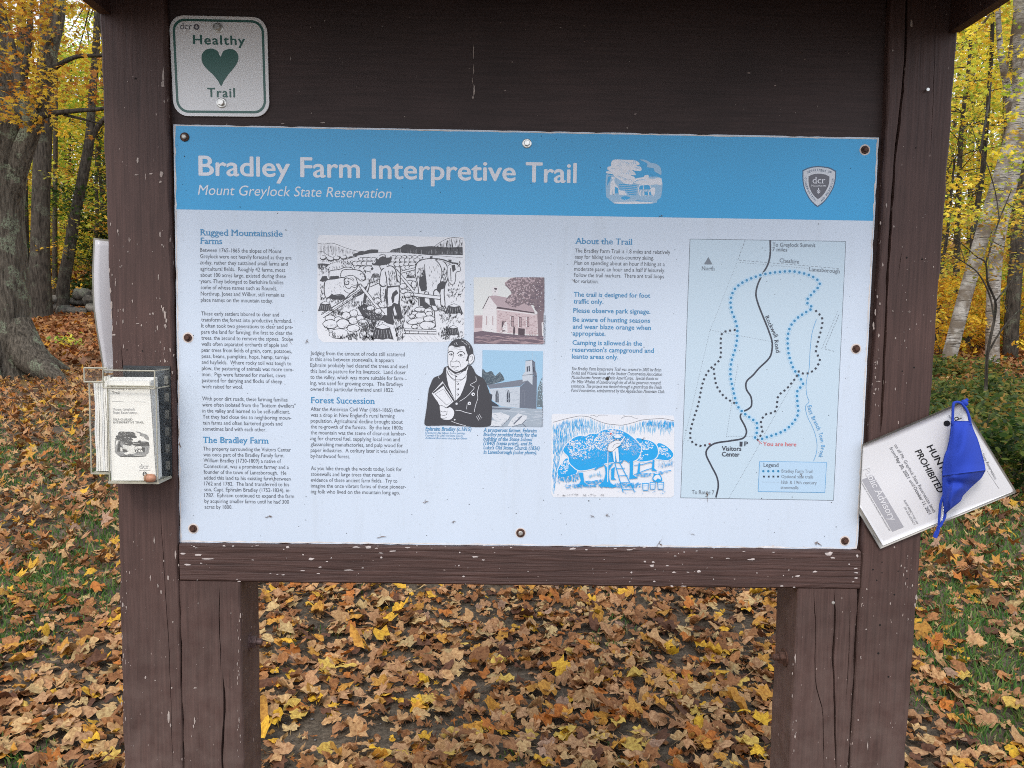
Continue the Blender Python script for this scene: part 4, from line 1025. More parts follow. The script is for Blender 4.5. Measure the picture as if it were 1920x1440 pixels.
# man on the ladder
k.line(B, S('935,640 1095,1200'), 13); k.line(B, S('1040,780 1255,1195'), 12)
for t in (.05, .2, .38, .55, .72): k.line(B, [(945 + 150 * (t + .18) , 640 + 560 * (t + .22)), (1020 + 200 * t + 60, 640 + 560 * (t + .21))], 9)
k.fill(W_, S('940,600 1030,590 1045,780 1010,785 990,680 985,780 965,780')); k.line(B, S('940,600 965,780'), 7); k.line(B, S('1030,590 1045,780'), 7); k.line(B, S('985,640 992,780'), 10)
k.fill(W_, smooth_pts(S('880,610 900,540 960,500 1010,480 1060,500 1060,545 1000,590 940,640 890,635'), 3, True)); k.line(KS, smooth_pts(S('880,610 900,540 960,500 1010,480 1060,500 1060,545 1000,590 940,640 880,625')), 6)
k.fill(W_, S('1060,530 1130,430 1115,430 1050,510')); k.line(B, S('1060,540 1100,500 1130,425'), 6); k.line(KS, smooth_pts(S('950,590 980,540 1060,520')), 5)
k.ell(B, 1020, 435, 62, 28); k.ell(W_, 1020, 432, 52, 20); k.ell(W_, 1020, 418, 30, 20); k.line(KS, smooth_pts(S('975,470 1010,485 1050,470')), 6)
# baskets and the sorter
for x, y, w in ((1405, 1125, 90), (1505, 1110, 80), (1615, 1110, 90)):
    k.fill(B, [(x - w / 2, y - 50), (x + w / 2, y - 50), (x + w * .42, y + 55), (x - w * .42, y + 55)]); k.fill(W_, [(x - w / 2 + 8, y - 38), (x + w / 2 - 8, y - 38), (x + w * .42 - 8, y + 45), (x - w * .42 + 8, y + 45)])
    for i in range(4): k.line(BP, [(x - w * .3 + i * w * .2, y - 36), (x - w * .27 + i * w * .18, y + 44)], 4)
    k.line(B, [(x - w * .5, y - 10), (x + w * .48, y - 10)], 6)
k.fill(B, smooth_pts(S('1500,1010 1530,960 1580,945 1620,980 1635,1040 1580,1060 1520,1050'), 3, True)); k.fill(W_, smooth_pts(S('1515,1010 1545,970 1580,960 1610,990 1615,1030 1575,1010 1545,1040'), 3, True)); k.ell(B, 1560, 945, 42, 14); k.ell(W_, 1560, 940, 30, 9)
k.ell('map_red', 925, 392, 12, 12)
k.build({W_: 'drawing_paper', B: 'blue_drawing', BP: 'blue_drawing', KS: 'blue_drawing'}, panel)

# --- vignette in the header (farm scene) : the same design in white, and in black on the leaflet
def vignette(ink, A, Bk, pale, map_=None):
    """zoom frame 0..1728 x 0..1440; A = light mass, Bk = colour of the gaps"""
    ink.fill(pale, smooth_pts(S('90,560 200,560 330,560 600,700 900,640 1200,600 1585,640 1585,1100 1480,1220 1350,1320 400,1310 250,1270 150,1180 90,1090'), 3, True))
    cl = smooth_pts(S('100,500 110,450 190,440 130,400 140,330 220,310 230,230 260,160 350,130 620,140 720,140 880,150 980,220 990,270 900,290 1010,320 1050,380 1020,440 860,430 800,420 880,500 880,550 760,560 840,590 880,650 820,720 800,800 600,780 480,690 330,600 280,530'), 3, True)
    ink.fill(A, cl)
    for _ in range(46):
        x, y = rnd.uniform(140, 950), rnd.uniform(160, 720)
        if inside(cl, x, y): ink.line(pale if rnd.random() < .6 else Bk, smooth_pts([(x, y), (x + 30, y - 28), (x + 65, y - 14), (x + 80, y + 18)], 3), 9, taper=True)
    ink.fill(pale, smooth_pts(S('1000,140 1080,130 1200,160 1300,220 1420,240 1520,300 1580,400 1580,540 1520,520 1400,450 1380,370 1240,345 1190,320 1210,250 1120,190'), 3, True))
    ink.fill(A, smooth_pts(S('830,740 900,640 1100,610 1110,580 1180,545 1240,560 1250,640 1400,650 1480,625 1585,640 1585,820 1450,800 1300,820 1000,800'), 3, True)); ink.line(Bk, smooth_pts(S('860,740 950,690 1080,680 1180,690')), 14, taper=True)
    for y in range(800, 1080, 50): ink.line(Bk, smooth_pts([(430, y), (650, y + 10), (930, y + 40)]), 26, taper=True)
    ink.fill(Bk, S('140,600 230,570 200,700 130,820 110,900 130,700')); ink.fill(Bk, S('340,830 420,900 430,1040 330,1050'))
    ink.fill(A, S('210,850 330,840 320,1080 270,1080 265,940 245,1080 190,1080')); ink.fill(A, smooth_pts(S('215,760 250,700 310,690 330,760 390,830 420,900 320,860 215,850'), 3, True)); ink.ell(A, 285, 645, 42, 34); ink.ell(A, 285, 620, 60, 14)
    ink.fill(A, S('420,960 590,970 700,1080 440,1090')); ink.line(A, S('380,830 470,1000'), 16); ink.line(Bk, S('600,1000 690,1090'), 12)
    ink.fill(Bk, S('990,830 1260,820 1300,930 1100,935 980,940')); ink.line(A, S('1110,830 1100,940'), 18); ink.line(A, smooth_pts(S('990,1080 970,960 985,850 1040,820 1250,815 1300,900')), 22)
    for x in (1010, 1090, 1150, 1240, 1370): ink.line(A, smooth_pts([(x + 30, 960), (x, 1040), (x + 10, 1120)]), 26)
    ink.fill(Bk, S('1130,1000 1210,990 1230,1090 1140,1100')); ink.fill(Bk, S('1250,1010 1320,1000 1320,1090 1260,1100')); ink.fill(A, smooth_pts(S('1290,930 1340,890 1400,890 1420,960 1400,1080 1320,1080'), 3, True))
    ink.fill(Bk, smooth_pts(S('500,1150 620,1120 750,1160 640,1220 540,1210'), 3, True)); ink.fill(Bk, S('890,1230 1240,1255 1340,1270 950,1262'))
    for x in range(300, 860, 45): ink.line(A, [(x, 1290), (x + 50, 1200)], 16, taper=True)
    ink.fill(A, smooth_pts(S('300,1290 600,1270 1200,1270 1360,1310 900,1330 400,1325'), 3, True))
M['vignette_white'] = M['panel_title_white']; ink_mat('vignette_pale', (0.30, 0.49, 0.68)); 
k = Ink(Y_PANEL - .0002); k.T = zoomT(1130, 290, 14.4)
vignette(k, 'vignette_white', 'panel_header_blue', 'vignette_pale')
k.build({m: 'farm_vignette' for m in k.b}, panel)

# --- shield
k = Ink(Y_PANEL - .0002); k.T = zoomT(1495, 300, 15.15)
so = S('145,290 250,240 400,190 600,172 800,190 950,225 1105,310')
outer = smooth_pts(so, 4) + smooth_pts(S('1105,310 1095,520 1040,760 900,1020 760,1200 640,1300 575,1340'), 4)[1:] + smooth_pts(S('575,1340 480,1270 340,1110 210,860 150,600 145,290'), 4)[1:-1]
def inset(pts, f, dy=0): return [(600 + (x - 600) * f, 690 + (y - 690) * f + dy) for x, y in pts]
k.fill('shield_edge', outer); k.fill('shield_pale', inset(outer, .935)); k.fill('shield_grey', inset(outer, .62, 20))
mp = lambda u, v, lift=0.0: tuple(P(1495 + u / 15.15, 300 + v / 15.15, k.Y - .0001 - lift))
a = MB(); text_map(a, 'dcr', mp, 432, 665, 795, 270, serif=True); text_map(a, 'Massachusetts', mp, 400, 755, 820, 80, bold=.01, serif=True)
a.build('shield_lettering', M['panel_title_white'], panel, kind='stuff')
def sprig(ink, mat, cx, cy, s):
    ink.ell(mat, cx, cy - s * .8, s * .25, s * .5, n=10)
    for sd_ in (-1, 1):
        ink.fill(mat, [(cx, cy + s * .15), (cx + sd_ * s * .7, cy - s * .5), (cx + sd_ * s * .6, cy - s * .05), (cx, cy + s * .42)])
        ink.fill(mat, [(cx, cy + s * .75), (cx + sd_ * s * .75, cy + s * .05), (cx + sd_ * s * .62, cy + s * .55), (cx, cy + s * 1.05)])
    ink.line(mat, [(cx, cy - s * .4), (cx, cy + s * 1.2)], s * .12)
sprig(k, 'panel_title_white', 603, 880, 68)
k.build({m: 'shield_logo' for m in k.b}, panel)
a = MB()
def arc_text(mb, txt, path, em, mp, mat=None):
    p = np.array(path, float); s = np.r_[0, np.cumsum(np.linalg.norm(np.diff(p, axis=0), axis=1))]
    n = len(txt)
    for i, ch in enumerate(txt):
        if ch == ' ': continue
        t = s[-1] * (i + .5) / n; x, y = np.interp(t, s, p[:, 0]), np.interp(t, s, p[:, 1]); x2, y2 = np.interp(min(t + 5, s[-1]), s, p[:, 0]), np.interp(min(t + 5, s[-1]), s, p[:, 1]); x1, y1 = np.interp(t - 5, s, p[:, 0]), np.interp(t - 5, s, p[:, 1])
        ang = math.atan2(y2 - y1, x2 - x1); w = s[-1] / n * (.8 if ch != 'I' else .3)
        text_map(mb, ch, mp, x - w / 2 * math.cos(ang), y - w / 2 * math.sin(ang), x - w / 2 * math.cos(ang) + w, em, angle=ang, bold=.01)
arc_text(a, 'DEPARTMENT OF', smooth_pts(S('285,385 450,330 600,318 780,345 980,385'), 6), 95, mp)
arc_text(a, 'CONSERVATION', smooth_pts(S('205,490 215,680 310,930 500,1185'), 6), 85, mp)
arc_text(a, 'AND RECREATION', smooth_pts(S('690,1190 860,1000 990,760 1045,530'), 6), 85, mp)
a.build('shield_lettering', M['shield_edge'], panel, kind='stuff')

# --- trail map
k = Ink(YA); zu = lambda x, y: (1270 + x / 5.54, 440 + y / 5.54)
LO = 1385  # lower zoom picture starts this many units further down
k.T = zu
fr = S('132,45 1750,70 1622,2760 35,2733')
k.fill('map_ground', fr)
for a_, b_ in zip(fr, fr[1:] + fr[:1]): k.line('map_frame', [a_, b_], 6)
def low(t): return [(x, y + LO) for x, y in S(t)]
def dots(pts, mat, step, r, sq=False, halo=None):
    q = resample(smooth_pts(pts, 8), step)
    for i, (x, y) in enumerate(q):
        if halo: k.ell(halo, x, y, r * 1.9, r * 1.9, n=10)
    for i, (x, y) in enumerate(q):
        if sq:
            d = q[min(i + 1, len(q) - 1)] - q[max(i - 1, 0)]; a = math.atan2(d[1], d[0]) + .2
            k.fill(mat, [(x + r * 1.35 * math.cos(a + j * math.pi / 2 + .78), y + r * 1.35 * math.sin(a + j * math.pi / 2 + .78)) for j in range(4)])
        else: k.ell(mat, x, y, r, r, n=10)
def small_dots(a, b, step=17, w=5):
    for x, y in resample([a, b], step): k.ell('map_dot', x, y, w * .72, w * .72, n=5)
def dashes(a, b, L_=24, gap=16, w=4.5):
    q = resample([a, b], 4); n = L_ // 4; g = gap // 4; i = 0
    while i + n < len(q): k.line('map_dot', [q[i], q[i + n]], w); i += n + g
small_dots((620, 285), (345, 985)); small_dots((340, 990), (55, 2200)); small_dots((345, 992), (965, 1108)); small_dots((640, 287), (1355, 350))
dashes((705, 55), (628, 265)); dashes((640, 265), (1690, 352), 28, 18)
small_dots((628, 1350), (510, 2095)); small_dots((515, 2094), (900, 2094)); small_dots((1225, 1500), (900, 2080)); small_dots((870, 2150), (540, 2730))
small_dots((1665, 800), (1500, 1185)); dashes((1680, 830), (1530, 1185), 20, 12); dashes((1530, 1185), (1665, 1220))
k.line('map_creek', smooth_pts(S('1445,880 1400,1020 1380,1200 1370,1385') + low('1355,60 1338,180 1345,280 1368,350 1332,400 1350,500 1420,650 1450,780 1445,880 1415,965'), 6), 5)
k.line('map_road', smooth_pts(S('965,55 965,200 940,310 880,420 835,520 817,620 840,720 890,850 950,1000 985,1120 975,1240 930,1310 850,1385') + low('790,70 720,140 718,220 765,300 770,390 730,430 680,455 655,510 700,600 718,670 680,730 560,755 400,780 320,830 300,900 350,1010 410,1130 425,1230 400,1345'), 8), 17)
k.line('map_road', [(0, 0), (0.1, 0)], .01)
BL = [(620, 1385 - 0)]
dots(S('915,408 970,398 1070,386 1180,380 1280,395 1378,423 1462,475 1476,527 1410,604 1345,682 1365,728 1404,760 1332,808 1245,868 1178,948 1148,1050 1148,1155 1160,1257 1193,1358 1213,1404') + low('1245,60 1301,147 1297,187 1256,220 1243,272 1249,375 1254,477 1203,567 1127,640 1033,685 933,717 881,735'), 'map_trail_blue', 51, 14, halo='map_trail_halo')
dots(S('863,420 765,455 670,502 591,572 555,674 560,778 597,876 622,977 620,1082 602,1186 570,1287 552,1390') + low('555,108 576,210 599,312 634,407 706,481 790,540 827,577 824,673 808,722'), 'map_trail_blue', 51, 14, halo='map_trail_halo')
dots(S('596,990 546,996 498,1006 459,1039 450,1138 453,1238 443,1287 415,1328 340,1395') + low('287,95 255,190 216,383 170,525 135,668 150,762 236,808 335,790'), 'map_road', 49, 11, sq=True)
dots(low('378,12 400,158 444,245 508,313 590,362'), 'map_road', 50, 11, sq=True)
dots(S('1442,792 1505,868 1498,968 1460,1113 1440,1212 1480,1300 1438,1388') + low('1400,35 1353,56 1305,57 1262,35 1233,97 1137,213 1060,275 1042,320 1030,415 1002,460 913,486 867,568 884,660 835,745'), 'map_road', 50, 11, sq=True)
k.fill('map_frame', S('323,232 277,307 365,308')); k.fill('map_road', low('648,765 678,765 676,815 646,815'))
k.line('map_red', low('835,748 865,778'), 6); k.line('map_red', low('845,780 865,778 878,785'), 5); k.ell('map_red', 335, 2170, 7, 7)
lg = low('855,970 1550,980 1532,1293 840,1283'); k.fill('legend_ground', lg)
for a_, b_ in zip(lg, lg[1:] + lg[:1]): k.line('map_creek', [a_, b_], 5)
for x in (893, 945, 996, 1048): k.ell('map_trail_halo', x, 1072 + LO, 22, 22, n=10); k.ell('map_trail_blue', x, 1072 + LO, 13, 13, n=10)
for x in (900, 949, 998, 1047): k.fill('map_road', [(x - 10, 1118 + LO), (x + 10, 1118 + LO), (x + 10, 1138 + LO), (x - 10, 1138 + LO)])
small_dots((885, 1184 + LO), (1052, 1186 + LO), 14)
YM = k.Y - .0001
k.build({'map_ground': 'map_ground', 'map_frame': 'map_frame', 'map_road': 'map_road', 'map_trail_blue': 'map_trail', 'map_trail_halo': 'map_trail', 'map_dot': 'map_boundary', 'map_creek': 'map_brook', 'map_red': 'map_marker', 'legend_ground': 'map_legend'}, panel)
mq = lambda u, v, lift=0.0: tuple(P(*zu(u, v), YM - lift))
def maptext(name, mat, rows, em, **kw):
    mb = MB()
    for t, x0, y, x1, *ang in rows: text_map(mb, t, mq, x0, y, x1, em, angle=(ang[0] if ang else .015), **kw)
    mb.build(name, M[mat], panel, kind='stuff')
maptext('map_lettering', 'map_frame', [('To Greylock Summit', 990, 122, 1435), ('7 miles', 988, 172, 1142), ('To Route 7', 150, 1308 + LO, 383)], 60, bold=.004)
maptext('map_lettering', 'map_frame', [('North', 253, 368, 388), ('Cheshire', 1062, 285, 1265, .075), ('Lanesborough', 1368, 376, 1690, .075)], 60, serif=True)
maptext('map_lettering', 'map_road', [('Rockwell', 908, 855, 1145, 1.13), ('Road', 1005, 1098, 1135, 1.40)], 66, bold=.006)
maptext('map_lettering', 'map_road', [('P', 695, 810 + LO, 735), ('Visitors', 462, 857 + LO, 665), ('Center', 462, 917 + LO, 648)], 68, bold=.022)
maptext('map_lettering', 'map_red', [('You are here', 890, 808 + LO, 1237)], 62, bold=.01)
a = MB(); arc_text(a, 'East Branch Town Brook', smooth_pts(low('1352,390 1375,480 1440,610 1480,730 1492,830 1465,925'), 6), 62, mq); a.build('map_lettering', M['map_creek'], panel, kind='stuff')
maptext('map_lettering', 'map_road', [('Legend', 893, 1025 + LO, 1053)], 58, serif=True, bold=.008)
maptext('map_lettering', 'map_frame', [('Bradley Farm Trail', 1083, 1086 + LO, 1403), ('Optional side trails', 1080, 1143 + LO, 1412), ('18th & 19th century', 1078, 1203 + LO, 1448), ('stonewalls', 1073, 1257 + LO, 1258)], 50, bold=.004)
# ------------------------------------------------------------------ small square trail sign
YS = YB_BOARD - .004
ink_mat('sign_white', (0.80, 0.80, 0.81), var=.02, vscale=5)
ink_mat('sign_green', (0.035, 0.125, 0.105))
tsign = thing('trail_sign', 'small rounded white sign with green border and heart above the blue header', 'sign', P(411, 124, YS))
sq = [(180 + x / 5.053, y / 5.053) for x, y in ((690, 143), (1618, 164), (1644, 1106), (737, 1098))]
sm = quad_map(sq, YS, 100, 100)
def rr(x0, y0, x1, y1, r, n=8):
    q = []
    for cx, cy, a0 in ((x1 - r, y0 + r, -90), (x1 - r, y1 - r, 0), (x0 + r, y1 - r, 90), (x0 + r, y0 + r, 180)):
        for i in range(n + 1):
            a = math.radians(a0 + 90 * i / n); q.append((cx + r * math.cos(a), cy + r * math.sin(a)))
    return q
def plate(name, outline, fn, th, mat, parent, lift=0.0):
    f = [fn(u, v, lift) for u, v in outline]; n = len(f); b = [(p[0], p[1] + th, p[2]) for p in f]
    tri = [list(t) for t in tessellate_polygon([[Vector((p[0], p[1], 0)) for p in outline]])]
    return mesh_obj(name, f + b, tri + [[i + n for i in t][::-1] for t in tri] + [[i, (i + 1) % n, n + (i + 1) % n, n + i] for i in range(n)], mat, parent)
plate('plate', rr(0, 0, 100, 100, 15), sm, .0022, M['sign_white'], tsign)
o1, o2 = rr(3.2, 3.2, 96.8, 96.8, 12.5), rr(5.6, 5.6, 94.4, 94.4, 10.5); n = len(o1)
mesh_obj('border', [sm(u, v, .0002) for u, v in o1] + [sm(u, v, .0002) for u, v in o2], [[i, (i + 1) % n, n + (i + 1) % n, n + i] for i in range(n)], M['sign_green'], tsign)
def z2uv(x, y):  # picture position of the enlarged view to sign coordinates
    u = (x - (690 + (y - 143) * .05)) / 920 * 100; v = (y - (143 + (x - 690) * .021 * (1 - (y - 143) / 1400))) / 952 * 100
    return u, v
heart = smooth_pts([z2uv(x, y) for x, y in S('1180,535 1150,480 1090,458 1035,475 1003,520 1008,590 1050,650 1110,705 1160,765 1190,812 1215,765 1260,700 1310,640 1345,580 1348,520 1315,475 1260,462 1205,485')], 5, True)
mesh_obj('heart', [sm(u, v, .0002) for u, v in heart], [list(t) for t in tessellate_polygon([[Vector((u, v, 0)) for u, v in heart]])], M['sign_green'], tsign)
mb = MB()
def sfn(lift0): return lambda u, v, l=0.0: sm(u, v, lift0 + l)
for t, a_, b_ in (('Healthy', (920, 416), (1412, 424)), ('Trail', (1060, 916), (1325, 920))):
    (u0, v0), (u1, _) = z2uv(*a_), z2uv(*b_); text_map(mb, t, sfn(.0002), u0, v0, u1, 13.2, bold=.024, space=1.15, res=6)
mb.build('lettering', M['sign_green'], tsign, kind='stuff')
mb = MB(); (u0, v0), (u1, _) = z2uv(796, 275), z2uv(908, 278); text_map(mb, 'dcr', sfn(.0002), u0, v0, u1, 9, serif=True, res=4)
mb.build('logo', M['shield_grey'], tsign, kind='stuff')
class MapInk(Ink):
    def __init__(s, fn, lift): super().__init__(0); s.fn = fn; s.l = lift
    def _add(s, mat, pts, F):
        s.l += 2e-6; s.b.setdefault(mat, MB()).add([s.fn(p[0], p[1], s.l) for p in pts], F)
k = MapInk(sm, .0002); cu_, cv_ = z2uv(951, 254); k.ell('shield_grey', cu_, cv_, 3.0, 3.0, n=20); sprig(k, 'sign_white', cu_, cv_ - .1, 1.7); k.build({m: 'logo' for m in k.b}, tsign)
for px, py in ((409, 52.5), (415.5, 193)): bolt(tsign, px, py, YS - .0002, 'zinc', .0082)

# ------------------------------------------------------------------ brochure boxes on the left post
acr, nt_, lk_, b_ = new_mat('clear_acrylic')
out_ = nt_['Material Output']; tr = nt_.new('ShaderNodeBsdfTransparent'); tr.inputs[0].default_value = (0.99, 0.99, 0.98, 1)
gl = nt_.new('ShaderNodeBsdfGlossy'); gl.inputs['Roughness'].default_value = .12; gl.inputs[0].default_value = (.9, .9, .88, 1)
mx = nt_.new('ShaderNodeMixShader'); mx.inputs[0].default_value = .03
lk_.new(tr.outputs[0], mx.inputs[1]); lk_.new(gl.outputs[0], mx.inputs[2]); lk_.new(mx.outputs[0], out_.inputs[0])
M['acrylic'] = acr
M['acrylic_edge'] = plain('yellowed_acrylic_edge', (0.40, 0.38, 0.30), .35, spec=.6, var=.2, vscale=60)
M['paper'] = plain('brochure_paper', (0.84, 0.83, 0.80), .8, var=.04, vscale=30)
M['paper_grey'] = plain('brochure_paper_grey', (0.78, 0.79, 0.80), .8, var=.05, vscale=30)  # slightly greyer paper for some of the brochures
M['print_grey'] = plain('leaflet_print', (0.10, 0.10, 0.10), .8)
M['print_soft'] = plain('leaflet_print_soft', (0.30, 0.30, 0.31), .8)
M['dark_back'] = plain('dark_box_back', (0.035, 0.04, 0.045), .4, var=.3, vscale=60)

def wall(mb, a, b, th):
    """upright sheet between two plan points (x,y) from z0 to z1: a=(x,y,z0), b=(x,y,z1)"""
    d = np.array([b[0] - a[0], b[1] - a[1]]); d = d / np.linalg.norm(d); nx, ny = -d[1] * th / 2, d[0] * th / 2
    z0, z1 = a[2], b[2]
    q = [(a[0] + nx, a[1] + ny), (a[0] - nx, a[1] - ny), (b[0] - nx, b[1] - ny), (b[0] + nx, b[1] + ny)]
    mb.add([(x, y, z0) for x, y in q] + [(x, y, z1) for x, y in q], [(0, 3, 2, 1), (4, 5, 6, 7), (0, 1, 5, 4), (1, 2, 6, 5), (2, 3, 7, 6), (3, 0, 4, 7)])
YF = -0.053
bq = lambda px, py, Y=YF: P(px, py, Y)
xl0, xr0 = bq(203, 800)[0], bq(294, 800)[0]; zt0, zb0 = bq(250, 724)[2], bq(250, 903)[2]
box = thing('brochure_box', 'clear acrylic leaflet box full of white trail brochures on front of left post', 'leaflet box', ((xl0 + xr0) / 2, -.025, zb0))
m = MB(); wall(m, (xl0, YF, zb0), (xr0, YF, zt0), .002); m.build('front_panel', acr, box)
m = MB(); wall(m, (xl0, -.0022, zb0), (xl0, YF + .0012, zt0 + .03), .002); m.build('side_panel', acr, box)
m = MB(); wall(m, (xr0, -.0022, zb0), (xr0, YF + .0012, zt0 + .03), .002); m.build('side_panel', acr, box)
m = MB(); m.box((xl0 - .002, YF - .0015, zb0 - .0035), (xr0 + .002, -.0022, zb0 - .0002)); m.build('base', M['acrylic_edge'], box)
ztop = bq(250, 690)[2]
m = MB(); xbk = P(321, 800, -.002)[0]; m.box((xl0 + .002, -.0020, zb0 - .002), (xbk, -.0006, ztop + .001)); m.build('back_panel', M['dark_back'], box)
m = MB()
xa, xb = bq(191.5, 705)[0], bq(310.5, 705)[0]; yl = YF - .006; zl = bq(250, 728, yl)[2]; zt_ = bq(250, 695, yl)[2]
xa, xb = bq(193, 705, yl)[0], bq(290, 705, yl)[0]
wall(m, (xa, yl, zl), (xb, yl, zt_), .002)
wall(m, (xa, -.004, zl), (xa, yl + .001, zt_), .002); wall(m, (xb, -.004, zl), (xb, yl + .001, zt_), .002)
m.box((xa, yl, zt_), (xb, -.004, zt_ + .002)); lid = m.build('lid', acr, box)
# polished edges of the sheet catch the light
def edges(name, segs, r=.0014, mat='acrylic_edge', parent=box):
    e = MB()
    for a, b in segs: e.tube([a, b], r, 5)
    return e.build(name, M[mat], parent)
edges('edge_strip', [((xa, yl, zl), (xb, yl, zl)), ((xa, yl, zt_), (xb, yl, zt_)), ((xa, yl, zl), (xa, yl, zt_)), ((xb, yl, zl), (xb, yl, zt_)), ((xb, yl, zl), (xb, -.004, zl)), ((xb, yl, zt_), (xb, -.004, zt_)),
      ((xa + .012, yl, zt_ - .002), (xa + .012, yl, zl))][:6], .0012)
edges('edge_strip', [((xl0, YF, zb0), (xl0, YF, zt0)), ((xr0, YF, zb0), (xr0, YF, zt0)), ((xl0, YF, zt0), (xr0, YF, zt0)), ((xr0, YF, zb0), (xr0, -.003, zb0)), ((xr0 - .006, YF + .004, zb0), (xr0 - .006, YF + .004, zt0))][:4], .0012)
# dark slotted side behind the box
m = MB()
for i in range(6):
    z = zb0 + .012 + i * .030; m.box((xbk - .010, -.0034, z), (xbk - .003, -.0022, z + .015))
m.build('hinge_tabs', plain('smoky_tab', (.16, .16, .15), .3), box, kind='stuff')

# brochures: thin folded leaflets standing in the box, fanned a little
def leaflet(px4, Y, th, name='brochure', mat=None, label=None, group=None, bow=.0):
    fn = quad_map(px4, Y, 100, 200, (lambda u, v: -bow * math.sin(math.pi * u)) if bow else None)
    V = []; F = []; nx, nz = 6, 8
    for j in range(nz + 1):
        for i in range(nx + 1): V.append(fn(100 * i / nx, 200 * j / nz))
    n = len(V); V += [(p[0], p[1] + th, p[2]) for p in V]
    for j in range(nz):
        for i in range(nx):
            a = j * (nx + 1) + i; F += [[a, a + 1, a + nx + 2, a + nx + 1][::-1], [n + a, n + a + 1, n + a + nx + 2, n + a + nx + 1]]
    rim = [i for i in range(nx + 1)] + [(j + 1) * (nx + 1) - 1 for j in range(1, nz + 1)] + [nz * (nx + 1) + i for i in range(nx - 1, -1, -1)] + [j * (nx + 1) for j in range(nz - 1, 0, -1)]
    for a, b in zip(rim, rim[1:] + rim[:1]): F.append([a, b, n + b, n + a])
    o = mesh_obj(name, V, F, mat or M['paper'], None)
    if label: tag(o, label, 'brochure', group)
    return fn, o
zc3 = lambda x, y: (140 + x / 5.536, 660 + y / 5.538)
qf = [zc3(312, 300), zc3(775, 302), zc3(845, 1335), zc3(380, 1335)]
fn, br0 = leaflet(qf, YF + .0035, .0008, label='front brochure with black lettering and a ploughing picture facing out', bow=.0006)
mb = MB(); ms = MB()
def zuv(x, y):
    t = (y - 300) / 1035; x0 = 312 + (380 - 312) * t; x1 = 775 + (845 - 775) * t
    return (x - x0) / (x1 - x0) * 100, t * 200
def bt(m_, t, x0, y, x1, em, **kw):
    (u0, v0), (u1, _) = zuv(x0, y), zuv(x1, y); text_map(m_, t, lambda u, v, l=0.0: fn(u, v, .0003 + l), u0, v0, u1, em, **kw)
bt(mb, 'Bradley Farm', 382, 388, 628, 8.4, serif=True); bt(mb, 'Trail', 388, 437, 466, 8.4, serif=True)
bt(ms, 'Mount Greylock', 395, 607, 628, 7.6, serif=True); bt(ms, 'State Reservation', 398, 642, 650, 7.6, serif=True)
bt(mb, 'SELF-GUIDED', 398, 710, 600, 5.6, serif=True); bt(mb, 'INTERPRETIVE TRAIL', 400, 740, 718, 5.6, serif=True)
bt(ms, 'dcr', 672, 1210, 772, 13, serif=True); bt(ms, 'Massachusetts', 668, 1232, 786, 3, serif=True)
def par(o): return o
lm = mb.build('lettering', M['print_grey'], br0, kind='stuff'); ms.build('lettering', M['print_soft'], br0, kind='stuff')
k = MapInk(fn, .0003); k.line('print_soft', [zuv(390, 512), zuv(732, 518)], .7); k.line('print_soft', [zuv(630, 380), zuv(760, 380)], .6)
cx_, cy_ = zuv(728, 1268); k.ell('print_grey', cx_, cy_, 5, 5, n=18); sprig(k, 'paper', cx_, cy_, 3.0)
k.T = None
class Sub:
    """scales the vignette drawing onto the leaflet"""
    def __init__(s, ink): s.i = ink
    def m(s, p): return zuv(418 + (p[0] - 90) / 1495 * 350, 825 + (p[1] - 130) / 1190 * 262)
    def fill(s, mat, pts): s.i.fill(mat, [s.m(p) for p in pts])
    def line(s, mat, pts, w, taper=False): s.i.line(mat, [s.m(p) for p in pts], w * .055, taper)
    def ell(s, mat, cx, cy, a, b, n=12): s.fill(mat, [(cx + a * math.cos(6.283 * i / n), cy + b * math.sin(6.283 * i / n)) for i in range(n)])
M['leaf_print_dark'] = plain('leaflet_engraving', (.13, .13, .13), .8); M['leaf_print_mid'] = plain('leaflet_engraving_light', (.34, .34, .34), .8)
vignette(Sub(k), 'leaf_print_dark', 'paper', 'leaf_print_mid')
k.build({m_: 'picture' for m_ in k.b}, br0)
for i, (d, dx) in enumerate(((.0035, 6), (.0080, 12), (.0125, 17), (.0170, 21), (.0215, 24), (.026, 27), (.0305, 30), (.035, 33))):
    q = [(x + dx * (.75 if j in (0, 1) else .55) * .55 - d * 140 * (0 if j in (1, 2) else 0), y - 1.0 - i * .9) for j, (x, y) in enumerate(qf)]
    leaflet(q, YF + .0035 + d, .0032, mat=M['paper'] if i % 2 == 0 else M['paper_grey'], label='white brochure standing behind the printed front one in the clear box', group='brochures behind the front one', bow=.0008)

# acorn caught in the lower front corner of the box
ac = thing('acorn', 'pinkish brown acorn lying in lower corner of the leaflet box', 'acorn', bq(282, 902, YF + .002))
M['acorn'] = plain('acorn_shell', (0.42, 0.20, 0.12), .5, var=.3, vscale=120)
c = bq(282.5, 896.5, YF - .0035); m = MB(); m.lathe((c[0] - .0090, c[1], c[2]), (1, 0, 0), [(0, .002), (.001, .0048), (.004, .0068), (.009, .0074), (.014, .0066), (.0165, .0045), (.018, .0015)], 14); m.build('nut', M['acorn'], ac, True)
m = MB(); m.lathe((c[0] - .0095, c[1], c[2]), (1, 0, 0), [(-.001, .002), (0, .0052), (.0035, .0074), (.0045, .0072)], 14); m.build('cap', plain('acorn_cap', (.30, .17, .10), .8, bump=.6, bscale=500), ac, True)

